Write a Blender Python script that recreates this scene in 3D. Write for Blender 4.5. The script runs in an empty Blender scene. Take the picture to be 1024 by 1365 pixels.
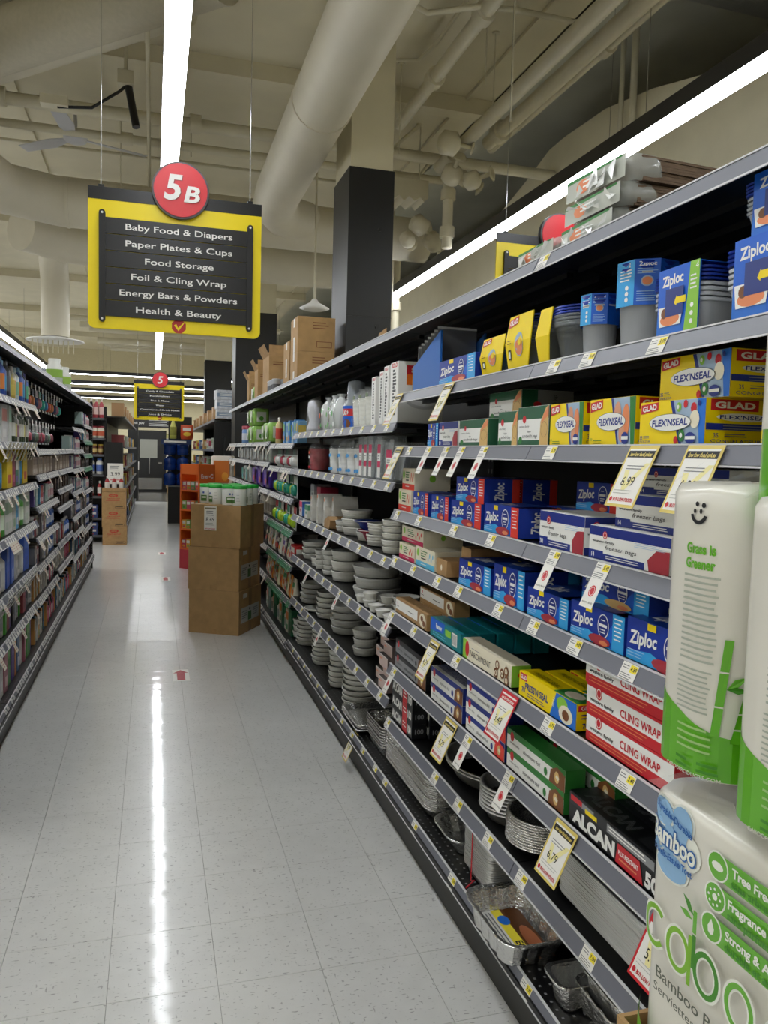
import bpy, math, random
from mathutils import Vector, Matrix
random.seed(7)
SC = bpy.context.scene
COL = SC.collection
# ---------------------------------------------------------------- camera
cam_d = bpy.data.cameras.new('camera')
cam_d.sensor_fit = 'VERTICAL'; cam_d.sensor_height = 36.0
cam_d.lens = 36.0 * 1045.0 / 1365.0
cam_d.clip_start = 0.02; cam_d.clip_end = 200
cam = bpy.data.objects.new('camera', cam_d); COL.objects.link(cam)
CR = [[0.95907895, 0.00512129, 0.28309246], [-0.28185635, -0.07778503, 0.95629833], [0.02691784, -0.996957, -0.07315852]]
CAMH = 1.54
cam.matrix_world = Matrix(((CR[0][0], -CR[0][1], -CR[0][2], 0), (CR[1][0], -CR[1][1], -CR[1][2], 0),
                           (CR[2][0], -CR[2][1], -CR[2][2], CAMH), (0, 0, 0, 1)))
SC.camera = cam
# ---------------------------------------------------------------- world, exposure
world = bpy.data.worlds.new('world'); SC.world = world; world.use_nodes = True
bg = world.node_tree.nodes['Background']
bg.inputs[0].default_value = (1.0, 0.98, 0.93, 1); bg.inputs[1].default_value = 0.03
SC.view_settings.view_transform = 'Standard'; SC.view_settings.look = 'None'
SC.view_settings.gamma = 1.0; SC.view_settings.use_curve_mapping = False
SC.view_settings.exposure = 0.0
LAMP = 20.5          # radiance of the strip-light lenses

# ---------------------------------------------------------------- materials
def lin(c):
    if isinstance(c, str):
        c = tuple(int(c[i:i + 2], 16) for i in (0, 2, 4))
    return tuple(((v / 255) / 12.92 if v / 255 <= .04045 else ((v / 255 + .055) / 1.055) ** 2.4) for v in c)
_M = {}
def mat(c, rough=.5, metal=0., var=0., scale=30., bump=0., coat=0., alpha=1., emit=0., spec=.5, stretch=None, name=None, crough=.05):
    key = (c if isinstance(c, str) else tuple(c), rough, metal, var, scale, bump, coat, alpha, emit, spec, stretch, crough)
    if key in _M: return _M[key]
    m = bpy.data.materials.new(name or 'mat_%03d' % len(_M)); m.use_nodes = True
    nt = m.node_tree; b = nt.nodes['Principled BSDF']; L = lin(c)
    b.inputs['Base Color'].default_value = (*L, 1); b.inputs['Roughness'].default_value = rough
    b.inputs['Metallic'].default_value = metal; b.inputs['Coat Weight'].default_value = coat
    b.inputs['Coat Roughness'].default_value = crough
    b.inputs['Specular IOR Level'].default_value = spec
    b.inputs['Alpha'].default_value = alpha
    if emit:
        b.inputs['Emission Color'].default_value = (*L, 1); b.inputs['Emission Strength'].default_value = emit
    if var or bump:
        geo = nt.nodes.new('ShaderNodeNewGeometry'); mp = nt.nodes.new('ShaderNodeMapping')
        nt.links.new(geo.outputs['Position'], mp.inputs[0])
        if stretch: mp.inputs['Scale'].default_value = stretch
        n = nt.nodes.new('ShaderNodeTexNoise'); n.inputs['Scale'].default_value = scale; n.inputs['Detail'].default_value = 4
        nt.links.new(mp.outputs[0], n.inputs['Vector'])
        if var:
            r = nt.nodes.new('ShaderNodeMapRange'); r.inputs[3].default_value = 1 - var; r.inputs[4].default_value = 1 + var
            r.inputs[1].default_value = .3; r.inputs[2].default_value = .7
            x = nt.nodes.new('ShaderNodeVectorMath'); x.operation = 'SCALE'; x.inputs[0].default_value = L
            nt.links.new(n.outputs[0], r.inputs[0]); nt.links.new(r.outputs[0], x.inputs['Scale'])
            nt.links.new(x.outputs[0], b.inputs['Base Color'])
        if bump:
            bp = nt.nodes.new('ShaderNodeBump'); bp.inputs['Strength'].default_value = bump; bp.inputs['Distance'].default_value = .01
            nt.links.new(n.outputs[0], bp.inputs['Height']); nt.links.new(bp.outputs[0], b.inputs['Normal'])
    _M[key] = m
    return m
def ink(c): return mat(c, .42)
BLACK = mat('0a0a0b', .45); BLKMETAL = mat('0b0b0c', .38, var=.15, scale=8)
WHITE = mat('e9e8e4', .5); PAPER = mat('eceae4', .6)
RAIL = mat('70727c', .45, coat=.12, crough=.2); RAILEDGE = mat('d9d9dc', .3)
KRAFT = mat('ad8a5c', .75, var=.1, scale=14); KRAFT2 = mat('a98558', .75, var=.12, scale=20)
FOIL = mat('e0e0de', .2, .95, bump=.5, scale=110); FOILR = mat('d2d2d0', .4, .75, bump=.2, scale=140)
FILM = mat('eef2f2', .08, alpha=.12, coat=.6); CLEAR = mat('dfe6e8', .12, alpha=.24, coat=.4)
FROST = mat('c9cdd2', .3, alpha=.72)
PAINT = mat('d0c8ae', .62, var=.05, scale=2.5); PAINTW = mat('d0c8ac', .6, var=.05, scale=3)
CHROME = mat('b9b9bb', .25, 1.)
YEL = mat('f2da12', .4); INKB = mat('15161a', .5); GREYT = mat('77787a', .6)

# ---------------------------------------------------------------- mesh builder
class MB:
    def __init__(s): s.v = []; s.f = []; s.fm = []; s.fs = []; s.mats = []
    def mi(s, m):
        if m not in s.mats: s.mats.append(m)
        return s.mats.index(m)
    def face(s, pts, m, smooth=False):
        k = len(s.v); s.v.extend([tuple(p) for p in pts]); s.f.append(tuple(range(k, k + len(pts))))
        s.fm.append(s.mi(m)); s.fs.append(smooth); return s
    def raw(s, vs, fs, m, smooth=False):
        k = len(s.v); s.v.extend([tuple(p) for p in vs]); i = s.mi(m)
        for f in fs: s.f.append(tuple(a + k for a in f)); s.fm.append(i); s.fs.append(smooth)
        return s
    def box(s, x0, x1, y0, y1, z0, z1, m):
        v = [(x0, y0, z0), (x1, y0, z0), (x1, y1, z0), (x0, y1, z0), (x0, y0, z1), (x1, y0, z1), (x1, y1, z1), (x0, y1, z1)]
        return s.raw(v, [(0, 3, 2, 1), (4, 5, 6, 7), (0, 1, 5, 4), (1, 2, 6, 5), (2, 3, 7, 6), (3, 0, 4, 7)], m)
    def loft(s, rings, m, cap0=True, cap1=True, smooth=True, closed=True):
        n = len(rings[0]); v = [p for r in rings for p in r]; f = []
        for i in range(len(rings) - 1):
            for j in range(n if closed else n - 1):
                a, b = i * n + j, i * n + (j + 1) % n
                f.append((a, b, b + n, a + n))
        s.raw(v, f, m, smooth)
        if cap0: s.face(list(reversed(rings[0])), m)
        if cap1: s.face(rings[-1], m)
        return s
    def lathe(s, prof, m, n=14, cx=0, cy=0, cap0=True, cap1=True, smooth=True, sx=1, sy=1):
        rings = [[(cx + sx * r * math.cos(2 * math.pi * k / n), cy + sy * r * math.sin(2 * math.pi * k / n), z) for k in range(n)] for r, z in prof]
        return s.loft(rings, m, cap0, cap1, smooth)
    def tube(s, p0, p1, r, m, n=8, r1=None):
        p0, p1 = Vector(p0), Vector(p1); d = (p1 - p0).normalized()
        a = d.orthogonal().normalized(); b = d.cross(a); r1 = r if r1 is None else r1
        ring = lambda p, q: [tuple(p + q * (a * math.cos(2 * math.pi * k / n) + b * math.sin(2 * math.pi * k / n))) for k in range(n)]
        return s.loft([ring(p0, r), ring(p1, r1)], m)
    def path(s, pts, r, m, n=8):
        P = [Vector(p) for p in pts]; rings = []; a = None
        for i, p in enumerate(P):
            d = (P[min(i + 1, len(P) - 1)] - P[max(i - 1, 0)]).normalized()
            a = d.orthogonal().normalized() if a is None else (a - d * a.dot(d)).normalized()
            b = d.cross(a)
            rings.append([tuple(p + r * (a * math.cos(2 * math.pi * k / n) + b * math.sin(2 * math.pi * k / n))) for k in range(n)])
        return s.loft(rings, m)
    def prism(s, poly, h0, h1, m, plane='xy'):
        def P(a, b, h): return {'xy': (a, b, h), 'xz': (a, h, b), 'yz': (h, a, b)}[plane]
        r0 = [P(a, b, h0) for a, b in poly]; r1 = [P(a, b, h1) for a, b in poly]
        return s.loft([r0, r1], m, smooth=False)
    def mesh(s, name='mesh'):
        me = bpy.data.meshes.new(name); me.from_pydata(s.v, [], s.f)
        for m in s.mats: me.materials.append(m)
        me.polygons.foreach_set('material_index', s.fm); me.polygons.foreach_set('use_smooth', s.fs)
        me.validate(); me.update()
        return me

def rrect(w, d, r, n=3, cx=0, cy=0):
    out = []
    for (qx, qy, a0) in ((w / 2 - r, d / 2 - r, 0), (-w / 2 + r, d / 2 - r, 90), (-w / 2 + r, -d / 2 + r, 180), (w / 2 - r, -d / 2 + r, 270)):
        for k in range(n + 1):
            a = math.radians(a0 + 90 * k / n); out.append((cx + qx + r * math.cos(a), cy + qy + r * math.sin(a)))
    return out

# ---------------------------------------------------------------- lettering
_T = {}
def glyphs(txt, bold=0., shear=0.):
    k = (txt, bold, shear)
    if k not in _T:
        c = bpy.data.curves.new('t', 'FONT'); c.body = txt; c.size = 1; c.offset = bold; c.shear = shear
        c.resolution_u = 3; c.fill_mode = 'FRONT'
        o = bpy.data.objects.new('t', c); me = bpy.data.meshes.new_from_object(o)
        vs = [(v.co.x, v.co.y) for v in me.vertices]; fs = [tuple(p.vertices) for p in me.polygons]
        bpy.data.objects.remove(o); bpy.data.meshes.remove(me); bpy.data.curves.remove(c)
        _T[k] = (vs, fs)
    return _T[k]

class Print:
    """flat or wrapped print on a surface: f(u, v, lift) -> point"""
    def __init__(s, mb, f): s.mb = mb; s.f = f; s.k = 0
    def up(s): s.k += 1; return .0004 + .0002 * s.k
    def rect(s, u0, v0, u1, v1, m, nu=1, nv=1):
        e = s.up(); g = [[s.f(u0 + (u1 - u0) * i / nu, v0 + (v1 - v0) * j / nv, e) for i in range(nu + 1)] for j in range(nv + 1)]
        for j in range(nv):
            for i in range(nu): s.mb.face([g[j][i], g[j][i + 1], g[j + 1][i + 1], g[j + 1][i]], m)
        return s
    def poly(s, pts, m):
        e = s.up(); s.mb.face([s.f(u, v, e) for u, v in pts], m); return s
    def ell(s, cu, cv, ru, rv, m, n=14):
        return s.poly([(cu + ru * math.cos(2 * math.pi * k / n), cv + rv * math.sin(2 * math.pi * k / n)) for k in range(n)], m)
    def ring(s, cu, cv, ru, rv, t, m, n=18, a0=0, a1=360):
        e = s.up()
        P = lambda q, k: s.f(cu + (ru - q) * math.cos(math.radians(a0 + (a1 - a0) * k / n)), cv + (rv - q) * math.sin(math.radians(a0 + (a1 - a0) * k / n)), e)
        for k in range(n): s.mb.face([P(0, k), P(0, k + 1), P(t, k + 1), P(t, k)], m)
        return s
    def text(s, t, cu, cv, h, m, w=None, bold=.0, shear=0., rot=0., align='c'):
        vs, fs = glyphs(t, bold, shear)
        if not vs: return s
        x0 = min(v[0] for v in vs); x1 = max(v[0] for v in vs); e = s.up()
        sc = h / .69; sx = sc if w is None else w / max(1e-6, x1 - x0)
        ox = {'c': (x0 + x1) / 2, 'l': x0, 'r': x1}[align]; ca, sa = math.cos(rot), math.sin(rot)
        pts = []
        for x, y in vs:
            a, b = (x - ox) * sx, (y - .345) * sc
            pts.append(s.f(cu + a * ca - b * sa, cv + a * sa + b * ca, e))
        s.mb.raw(pts, fs, m); return s
    def lines(s, u0, u1, v1, n, dv, m, t=.35, jit=.25, nu=1):
        for i in range(n):
            b = u1 - (u1 - u0) * jit * random.random(); s.rect(u0, v1 - i * dv - dv * t, b, v1 - i * dv, m, nu)
            s.k -= 1
        s.k += 1
        return s

def F_front(w, h, y=0.): return lambda u, v, e: (-w / 2 + u, y - e, v)
def F_right(w, d, h): return lambda u, v, e: (w / 2 + e, u, v)
def F_top(w, d, h): return lambda u, v, e: (-w / 2 + u, v, h + e)

# ---------------------------------------------------------------- things
THINGS = []
def link(name, data, parent=None, loc=(0, 0, 0), rot=(0, 0, 0)):
    o = bpy.data.objects.new(name, data); COL.objects.link(o); o.location = loc; o.rotation_euler = rot
    if parent: o.parent = parent
    return o
def tag(o, label, cat, group=None):
    o['label'] = label; o['category'] = cat
    if group: o['group'] = group
    THINGS.append(o); return o
def thing(name, parts, label, cat, loc, rot=0., group=None):
    """parts: one mesh, or [(part name, mesh, [(sub name, mesh)])...]; rot: z angle or xyz"""
    r = rot if isinstance(rot, tuple) else (0, 0, rot)
    if not isinstance(parts, list):
        return tag(link(name, parts, None, loc, r), label, cat, group)
    if len(parts) == 1 and len(parts[0]) == 2:
        return tag(link(name, parts[0][1], None, loc, r), label, cat, group)
    e = link(name, None, None, loc, r); e.empty_display_size = .05
    for p in parts:
        o = link(p[0], p[1], e)
        for q in (p[2] if len(p) > 2 else []): link(q[0], q[1], o)
    return tag(e, label, cat, group)
def structure(name, me, parent=None, loc=(0, 0, 0), rot=(0, 0, 0)):
    o = link(name, me, parent, loc, rot)
    if parent is None: o['kind'] = 'structure'
    return o
_C = {}
def cached(fn):
    def g(*a, **k):
        key = (fn.__name__, repr(a), repr(k))
        if key not in _C: _C[key] = fn(*a, **k)
        return _C[key]
    return g
def screen(p):
    d = (p[0], p[1], p[2] - CAMH); c = [sum(CR[i][j] * d[i] for i in range(3)) for j in range(3)]
    z = max(c[2], .05); return 512 + 1045 * c[0] / z, 682 + 1045 * c[1] / z
ORD = ['first', 'second', 'third', 'fourth', 'fifth', 'sixth', 'seventh', 'eighth', 'ninth', 'tenth', 'eleventh', 'twelfth']
def finish_labels():
    by = {}
    for o in THINGS:
        if o.get('alike'): continue
        by.setdefault(o['label'], []).append(o)
    for lab, os in by.items():
        if len(os) < 2: continue
        os.sort(key=lambda o: (round(screen(o.location)[0], 1), o.location.z))
        for i, o in enumerate(os):
            n = ORD[i] if i < 12 else '%dth' % (i + 1) if (i + 1) % 10 not in (1, 2, 3) or i in (10, 11, 12) else '%d%s' % (i + 1, {1: 'st', 2: 'nd', 3: 'rd'}[(i + 1) % 10])
            if len(os) == 2: n = ('left one', 'right one')[i]; o['label'] = lab + ', ' + n + ' of two'
            else: o['label'] = lab + ', ' + n + ' from left'
    for o in THINGS:
        if 'alike' in o: del o['alike']
# ================================================================ the room
R = math.radians
CEIL = 4.85
def floor_mat():
    m = bpy.data.materials.new('vinyl_tile'); m.use_nodes = True; nt = m.node_tree; b = nt.nodes['Principled BSDF']
    N = nt.nodes.new; geo = N('ShaderNodeNewGeometry')
    def noise(scale, st=(1, 1, 1), det=2):
        mp = N('ShaderNodeMapping'); mp.inputs['Scale'].default_value = st; nt.links.new(geo.outputs['Position'], mp.inputs[0])
        n = N('ShaderNodeTexNoise'); n.inputs['Scale'].default_value = scale; n.inputs['Detail'].default_value = det
        nt.links.new(mp.outputs[0], n.inputs['Vector']); return n.outputs[0]
    def ramp(src, a, b2, lo, hi):
        r = N('ShaderNodeMapRange'); r.inputs[1].default_value = a; r.inputs[2].default_value = b2
        r.inputs[3].default_value = lo; r.inputs[4].default_value = hi; nt.links.new(src, r.inputs[0]); return r.outputs[0]
    def mul(a, c):
        x = N('ShaderNodeMath'); x.operation = 'MULTIPLY'; nt.links.new(a, x.inputs[0]); nt.links.new(c, x.inputs[1]); return x.outputs[0]
    v = mul(ramp(noise(1.3), .3, .7, .93, 1.05), ramp(noise(48, (1, 3, 1), 1), .66, .71, 1., .55))
    v = mul(v, ramp(noise(36, (3, 1, 1), 1), .69, .74, 1., .62))
    v = mul(v, ramp(noise(14, (1, 1, 1), 3), .3, .7, .97, 1.03))
    x = N('ShaderNodeVectorMath'); x.operation = 'SCALE'; x.inputs[0].default_value = lin('d2d2cf')
    nt.links.new(v, x.inputs['Scale']); nt.links.new(x.outputs[0], b.inputs['Base Color'])
    b.inputs['Roughness'].default_value = .3; b.inputs['Coat Weight'].default_value = .55
    b.inputs['Coat Roughness'].default_value = .07; b.inputs['Coat IOR'].default_value = 1.45
    bp = N('ShaderNodeBump'); bp.inputs['Strength'].default_value = .16; bp.inputs['Distance'].default_value = .01
    nt.links.new(noise(4.5, (.8, 2.6, 1), 3), bp.inputs['Height'])
    nt.links.new(bp.outputs[0], b.inputs['Coat Normal']); nt.links.new(bp.outputs[0], b.inputs['Normal'])
    return m
FLOORM = floor_mat()
TX0, TX1, TY0, TY1, TS = -.117 - 3 * .305, -.117 + 4 * .305, 2.80 - 5 * .305, 2.80 + 19 * .305, .305
b = MB(); G = mat('96958f', .6)
XL, XR, YN, YF = -7.5, 8.2, -5.0, 28.75
b.box(XL, TX0, YN, YF, -.08, 0, FLOORM); b.box(TX1, XR, YN, YF, -.08, 0, FLOORM)
b.box(TX0, TX1, YN, TY0, -.08, 0, FLOORM); b.box(TX0, TX1, TY1, YF, -.08, 0, FLOORM)
b.box(TX0, TX1, TY0, TY1, -.08, -.004, G)
floor = structure('floor', b.mesh('floor'))
t = MB(); e = .0007; g = .0006
t.loft([[(e, e, -.004), (TS - e, e, -.004), (TS - e, TS - e, -.004), (e, TS - e, -.004)],
        [(e, e, -g), (TS - e, e, -g), (TS - e, TS - e, -g), (e, TS - e, -g)],
        [(e + g, e + g, 0), (TS - e - g, e + g, 0), (TS - e - g, TS - e - g, 0), (e + g, TS - e - g, 0)]], FLOORM, smooth=False)
tile_me = t.mesh('tile')
for i in range(7):
    for j in range(24):
        structure('tile', tile_me, floor, (TX0 + i * TS, TY0 + j * TS, 0))

# ceiling: low painted deck over the aisles, higher bay on the right
b = MB(); b.box(XL, 3.05, YN, YF, CEIL, CEIL + .1, PAINT)
ceil = structure('ceiling', b.mesh('ceiling'))
for yj in (2.2, 7.0, 12.5, 16.5, 20.5, 24.5):                    # shallow cross joists of the deck
    q = MB(); q.box(XL, 3.05, yj, yj + .16, CEIL - .14, CEIL, PAINT); structure('joist', q.mesh('joist'), ceil)
for xj in (-3.9, -1.25, 2.75):
    q = MB(); q.box(xj, xj + .025, YN, YF, CEIL - .03, CEIL, PAINT); structure('seam_batten', q.mesh('batten'), ceil)
DARKP = mat('c6c4b0', .5, var=.12, scale=1.2)
b = MB(); b.box(3.05, XR, YN, YF, 5.35, 5.45, DARKP); b.box(3.03, 3.08, YN, YF, CEIL, 5.35, DARKP)
structure('ceiling_high', b.mesh('ceiling'))
# right wall with arched top
Yw = [(-5, 3.2), (2, 3.3), (3.5, 3.75), (4.54, 4.22), (5.09, 4.42), (5.85, 4.62), (6.57, 4.745), (7.3, 4.77), (7.63, 4.755), (8.16, 4.6), (9, 4.4), (YF, 4.4)]
b = MB(); b.prism([(YN, 0)] + Yw + [(YF, 0)], 3.95, 4.1, PAINTW, 'yz'); structure('wall_right', b.mesh('wall'))
b = MB(); b.box(XR, XR + .1, YN, YF, 0, 5.8, PAINTW); structure('wall_right_outer', b.mesh('wall'))
b = MB(); b.box(XL - .1, XL, YN, YF, 0, CEIL, PAINTW); structure('wall_left', b.mesh('wall'))
b = MB(); b.box(XL, XR, YN - .1, YN, 0, 5.8, PAINTW); structure('wall_behind', b.mesh('wall'))
b = MB(); b.box(XL, XR, YF, YF + .1, 0, 5.8, mat('c9bf9d', .6, var=.04)); structure('wall_far', b.mesh('wall'))
b = MB(); b.box(-2.5, 3, YF - .02, YF, 0, .14, BLACK); structure('baseboard_far', b.mesh('baseboard'))
q = MB(); q.box(-.82, 1.2, 23.6, 28.74, 0, .004, mat('5c5a55', .25, var=.1)); structure('floor_mat_far', q.mesh('dark_floor'), floor)

# columns: painted concrete above, black cladding below
def column(x, y, w, d, zt, label, name='column'):
    c = MB(); c.box(-w / 2, w / 2, -d / 2, d / 2, zt, CEIL, PAINTW)
    k = MB(); k.box(-w / 2 - .012, w / 2 + .012, -d / 2 - .012, d / 2 + .012, 0, zt, mat('17181b', .42, var=.08, scale=3))
    s = MB(); s.box(-w / 2 - .014, w / 2 + .014, -d / 2 - .0145, -d / 2 - .012, 2.62, 2.626, BLACK); s.box(.06, .064, -d / 2 - .0145, -d / 2 - .012, 2.0, 2.5, BLACK)
    h = MB(); h.tube((.07, -d / 2 - .02, 2.55), (.07, -d / 2 - .01, 2.55), .018, BLACK); h.tube((.07, -d / 2 - .02, 3.3), (.07, -d / 2 - .01, 3.3), .014, BLACK)
    thing(name, [('concrete_shaft', c.mesh()), ('cladding', k.mesh(), [('panel_seam', s.mesh()), ('plug', h.mesh())])], label, 'column', (x, y, 0))
column(1.63, 6.35, .34, .52, 3.76, 'square column with black cladding rising behind the right rack')
column(1.475, 12.2, .58, .5, 3.6, 'black clad column right of the big yellow aisle sign')
column(1.55, 20.3, .62, .5, 3.75, 'farthest black column, beside the small yellow aisle sign')

# ducts
DUCT = mat('cbc4b0', .5, var=.04, scale=3); DUCTG = mat('aeb0a8', .4, .2, var=.05, scale=5)
def duct(name, pts, r, label, m=DUCT, seams=(), n=20):
    d = MB(); d.path(pts, r, m, n); parts = [('pipe_body', d.mesh())]
    for p, q in seams:
        s = MB(); s.tube(p, q, r + .008, m, n); parts.append(('joint_band', s.mesh()))
    if len(parts) == 1: parts.append(('end_band', MB().tube(pts[-1], Vector(pts[-1]) + (Vector(pts[-1]) - Vector(pts[-2])).normalized() * .03, r + .008, m, n).mesh()))
    thing(name, parts, label, 'duct', (0, 0, 0))
duct('air_duct', [(1.13, -4, 4.0), (1.13, 3, 4.0), (1.13, 7.6, 4.0), (1.16, 8.1, 4.02), (1.3, 8.5, 4.04), (1.6, 8.7, 4.05)], .215, 'large round air duct running above the right rack', seams=[((1.13, 5.6, 4), (1.13, 5.63, 4)), ((1.13, 2.9, 4), (1.13, 2.93, 4))])
duct('air_duct', [(-1.6, -4, 4.0), (-1.6, 7.0, 4.0), (-1.57, 7.9, 4.0), (-1.4, 8.5, 4.0), (-.9, 8.75, 4.0), (3.0, 8.75, 4.0)], .24, 'large round air duct bending across behind the big aisle sign', seams=[((-.85, 8.75, 4), (-.82, 8.75, 4)), ((.9, 8.75, 4), (.93, 8.75, 4))])
duct('air_duct', [(-1.45, 9.9, 3.98), (-1.0, 10.35, 3.98), (-.5, 10.5, 3.98), (3.0, 10.5, 3.98)], .24, 'second cross duct behind the first, left of columns', seams=[((-.4, 10.5, 3.98), (-.37, 10.5, 3.98))])
d = MB(); d.path([(-1.1, 10.3, 4.0), (-1.2, 10.7, 3.85), (-1.2, 10.9, 3.6), (-1.2, 10.9, 2.92)], .17, DUCT, 18)
df = MB(); df.lathe([(.1, 2.93), (.2, 2.9), (.34, 2.88), (.35, 2.865), (.3, 2.86), (.0, 2.86)], WHITE, 24, -1.2, 10.9)
fin = MB()
for k in range(9): fin.tube((-1.45 + k * .06, 10.75, 2.86), (-1.45 + k * .06, 10.75, 2.7), .008, PAINTW, 6)
thing('ceiling_diffuser', [('drop_duct', d.mesh()), ('disc', df.mesh()), ('fins', fin.mesh())], 'round white air diffuser on a drop duct above the left rack', 'diffuser', (0, 0, 0))
duct('air_duct', [(-4.2, 10.07, 4.55), (.15, 5.72, 4.55)], .15, 'thick diagonal duct in the top left corner', m=DUCT)
duct('air_duct', [(-4.6, 9.97, 4.42), (.35, 5.02, 4.42)], .2, 'nearest diagonal duct crossing the upper left ceiling', m=mat('b5ae9a', .55, var=.05))
duct('spiral_duct', [(3.3, 5.05, 5.08), (7.6, 5.15, 5.08)], .19, 'grey spiral duct in the top right corner', m=mat('a9a99f', .3, .7, bump=.4, scale=20, stretch=(3, .2, .2)))
# pipes
PIPE = mat('cac3ab', .5, var=.05, scale=5)
def pipe(pts, r, label, fit=(), name='ceiling_pipe', n=10):
    d = MB(); d.path(pts, r, PIPE, n); parts = [('pipe_run', d.mesh())]
    for p, dirv in fit:
        p = Vector(p); q = p + Vector(dirv) * .1
        parts.append(('coupling', MB().tube(p, q, r * 1.45, PIPE, 10).mesh()))
    if not fit: parts.append(('end_cap', MB().tube(pts[-1], Vector(pts[-1]) + Vector((0, 0, .02)), r * 1.3, PIPE, 8).mesh()))
    thing(name, parts, label, 'pipe', (0, 0, 0))
pipe([(-5, 7.46, 4.45), (5, 7.52, 4.45)], .055, 'thick cross pipe above the ceiling fan', fit=[((-1.3, 7.46, 4.45), (1, 0, 0)), ((.12, 7.47, 4.45), (1, 0, 0)), ((.3, 7.47, 4.45), (1, 0, 0))])
pipe([(-5, 8.05, 4.45), (3, 8.05, 4.45)], .04, 'cross pipe just behind the ceiling fan', fit=[((-.3, 8.05, 4.45), (1, 0, 0))])
pipe([(-5, 9.2, 4.7), (3, 9.2, 4.7)], .018, 'thin cross conduit behind the big aisle sign')
pipe([(-5, 10.4, 4.75), (3, 10.4, 4.75)], .02, 'thin cross conduit farther back on the ceiling')
pipe([(2.18, -3, 4.6), (2.18, 7.2, 4.6)], .055, 'painted pipe along the ceiling right of the tall column', fit=[((2.18, 5.2, 4.6), (0, 1, 0)), ((2.18, 6.2, 4.6), (0, 1, 0))])
pipe([(2.62, -3, 4.3), (2.62, 7.3, 4.3)], .06, 'first of two thick parallel sprinkler pipes', fit=[((2.62, 6.9, 4.3), (0, 1, 0))])
pipe([(2.82, -3, 4.3), (2.82, 6.6, 4.3)], .06, 'second of two thick parallel sprinkler pipes', fit=[((2.82, 6.3, 4.3), (0, 1, 0))])
pipe([(3.02, -3, 4.42), (3.02, 7.0, 4.42)], .045, 'thinner pipe along the edge of the high bay', fit=[((3.02, 5.0, 4.42), (0, 1, 0))])
pipe([(1.55, -3, 4.66), (1.55, 5.6, 4.66), (1.55, 9, 4.66)], .085, 'fat painted pipe over the tall column', fit=[((1.55, 4.9, 4.66), (0, 1, 0))])
pipe([(1.0, 5.3, 4.72), (1.5, 5.32, 4.7), (1.65, 5.3, 4.6), (1.8, 5.35, 4.58), (2.1, 5.2, 4.6), (2.4, 5.25, 4.66), (3.0, 5.25, 4.66)], .02, 'bent conduit crossing over the pipes near the column')
pipe([(1.6, 6.3, 4.66), (1.75, 6.4, 4.74), (2.05, 6.3, 4.74), (2.1, 6.0, 4.74), (2.1, 2, 4.74)], .014, 'thin conduit looping beside the column')
pipe([(2.72, 7.2, 4.3), (2.72, 7.3, 4.2), (2.72, 7.3, 3.55)], .05, 'vertical sprinkler riser with valve', fit=[((2.72, 7.3, 4.1), (0, 0, -1)), ((2.72, 7.3, 3.75), (0, 0, -1))])
pipe([(2.9, 9.6, 4.2), (2.75, 9.6, 3.95), (2.75, 9.6, 2.4)], .05, 'left one of two vertical drain pipes in the next aisle', fit=[((2.75, 9.6, 3.5), (0, 0, -1))])
pipe([(3.05, 9.6, 4.2), (2.92, 9.6, 3.95), (2.92, 9.6, 2.4)], .05, 'right one of two vertical drain pipes in the next aisle', fit=[((2.92, 9.6, 3.45), (0, 0, -1))])
pipe([(2.1, 8.4, 4.75), (2.5, 8.4, 4.2), (2.5, 8.4, 4.2), (2.9, 8.4, 4.75)], .02, 'sloping truss rod behind the tall column')
pipe([(1.9, 7.6, 4.78), (2.2, 7.6, 4.5), (2.5, 7.6, 4.78)], .02, 'zigzag truss rod by the heater box')
pipe([(3.9, 6.05, 3.2), (3.9, 6.05, 5.6)], .03, 'pale vertical pipe on the arched wall')
pipe([(3.88, 6.2, 3.2), (3.88, 6.2, 5.6)], .022, 'thin rusty vertical pipe on the arched wall')
pipe([(-.34, 3.0, 4.79), (-.34, 6.9, 4.79)], .02, 'conduit along the ceiling left of the light strip')
pipe([(-.05, 5.5, 4.3), (-.05, 12, 4.3)], .016, 'thin conduit close beside the centre light strip')
pipe([(-1.0, 11.5, 4.75), (-1.35, 14, 4.75)], .03, 'short slanting pipe over the left rack')
for k in range(6):
    pipe([(-1.6 + .1 * k, 17 + 1.1 * k, 4.1 + .05 * (k % 3)), (2.6, 17 + 1.1 * k, 4.1 + .05 * (k % 3))], .06 + .02 * (k % 2), 'far ceiling pipe above the small aisle sign')
pipe([(-.85, 13, 4.2), (-.4, 14, 3.75), (.9, 14.4, 3.65), (2.0, 14.6, 3.7)], .05, 'far bent pipe over the end of the aisle', fit=[((-.1, 14.1, 3.72), (1, 0, 0))])
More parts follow.
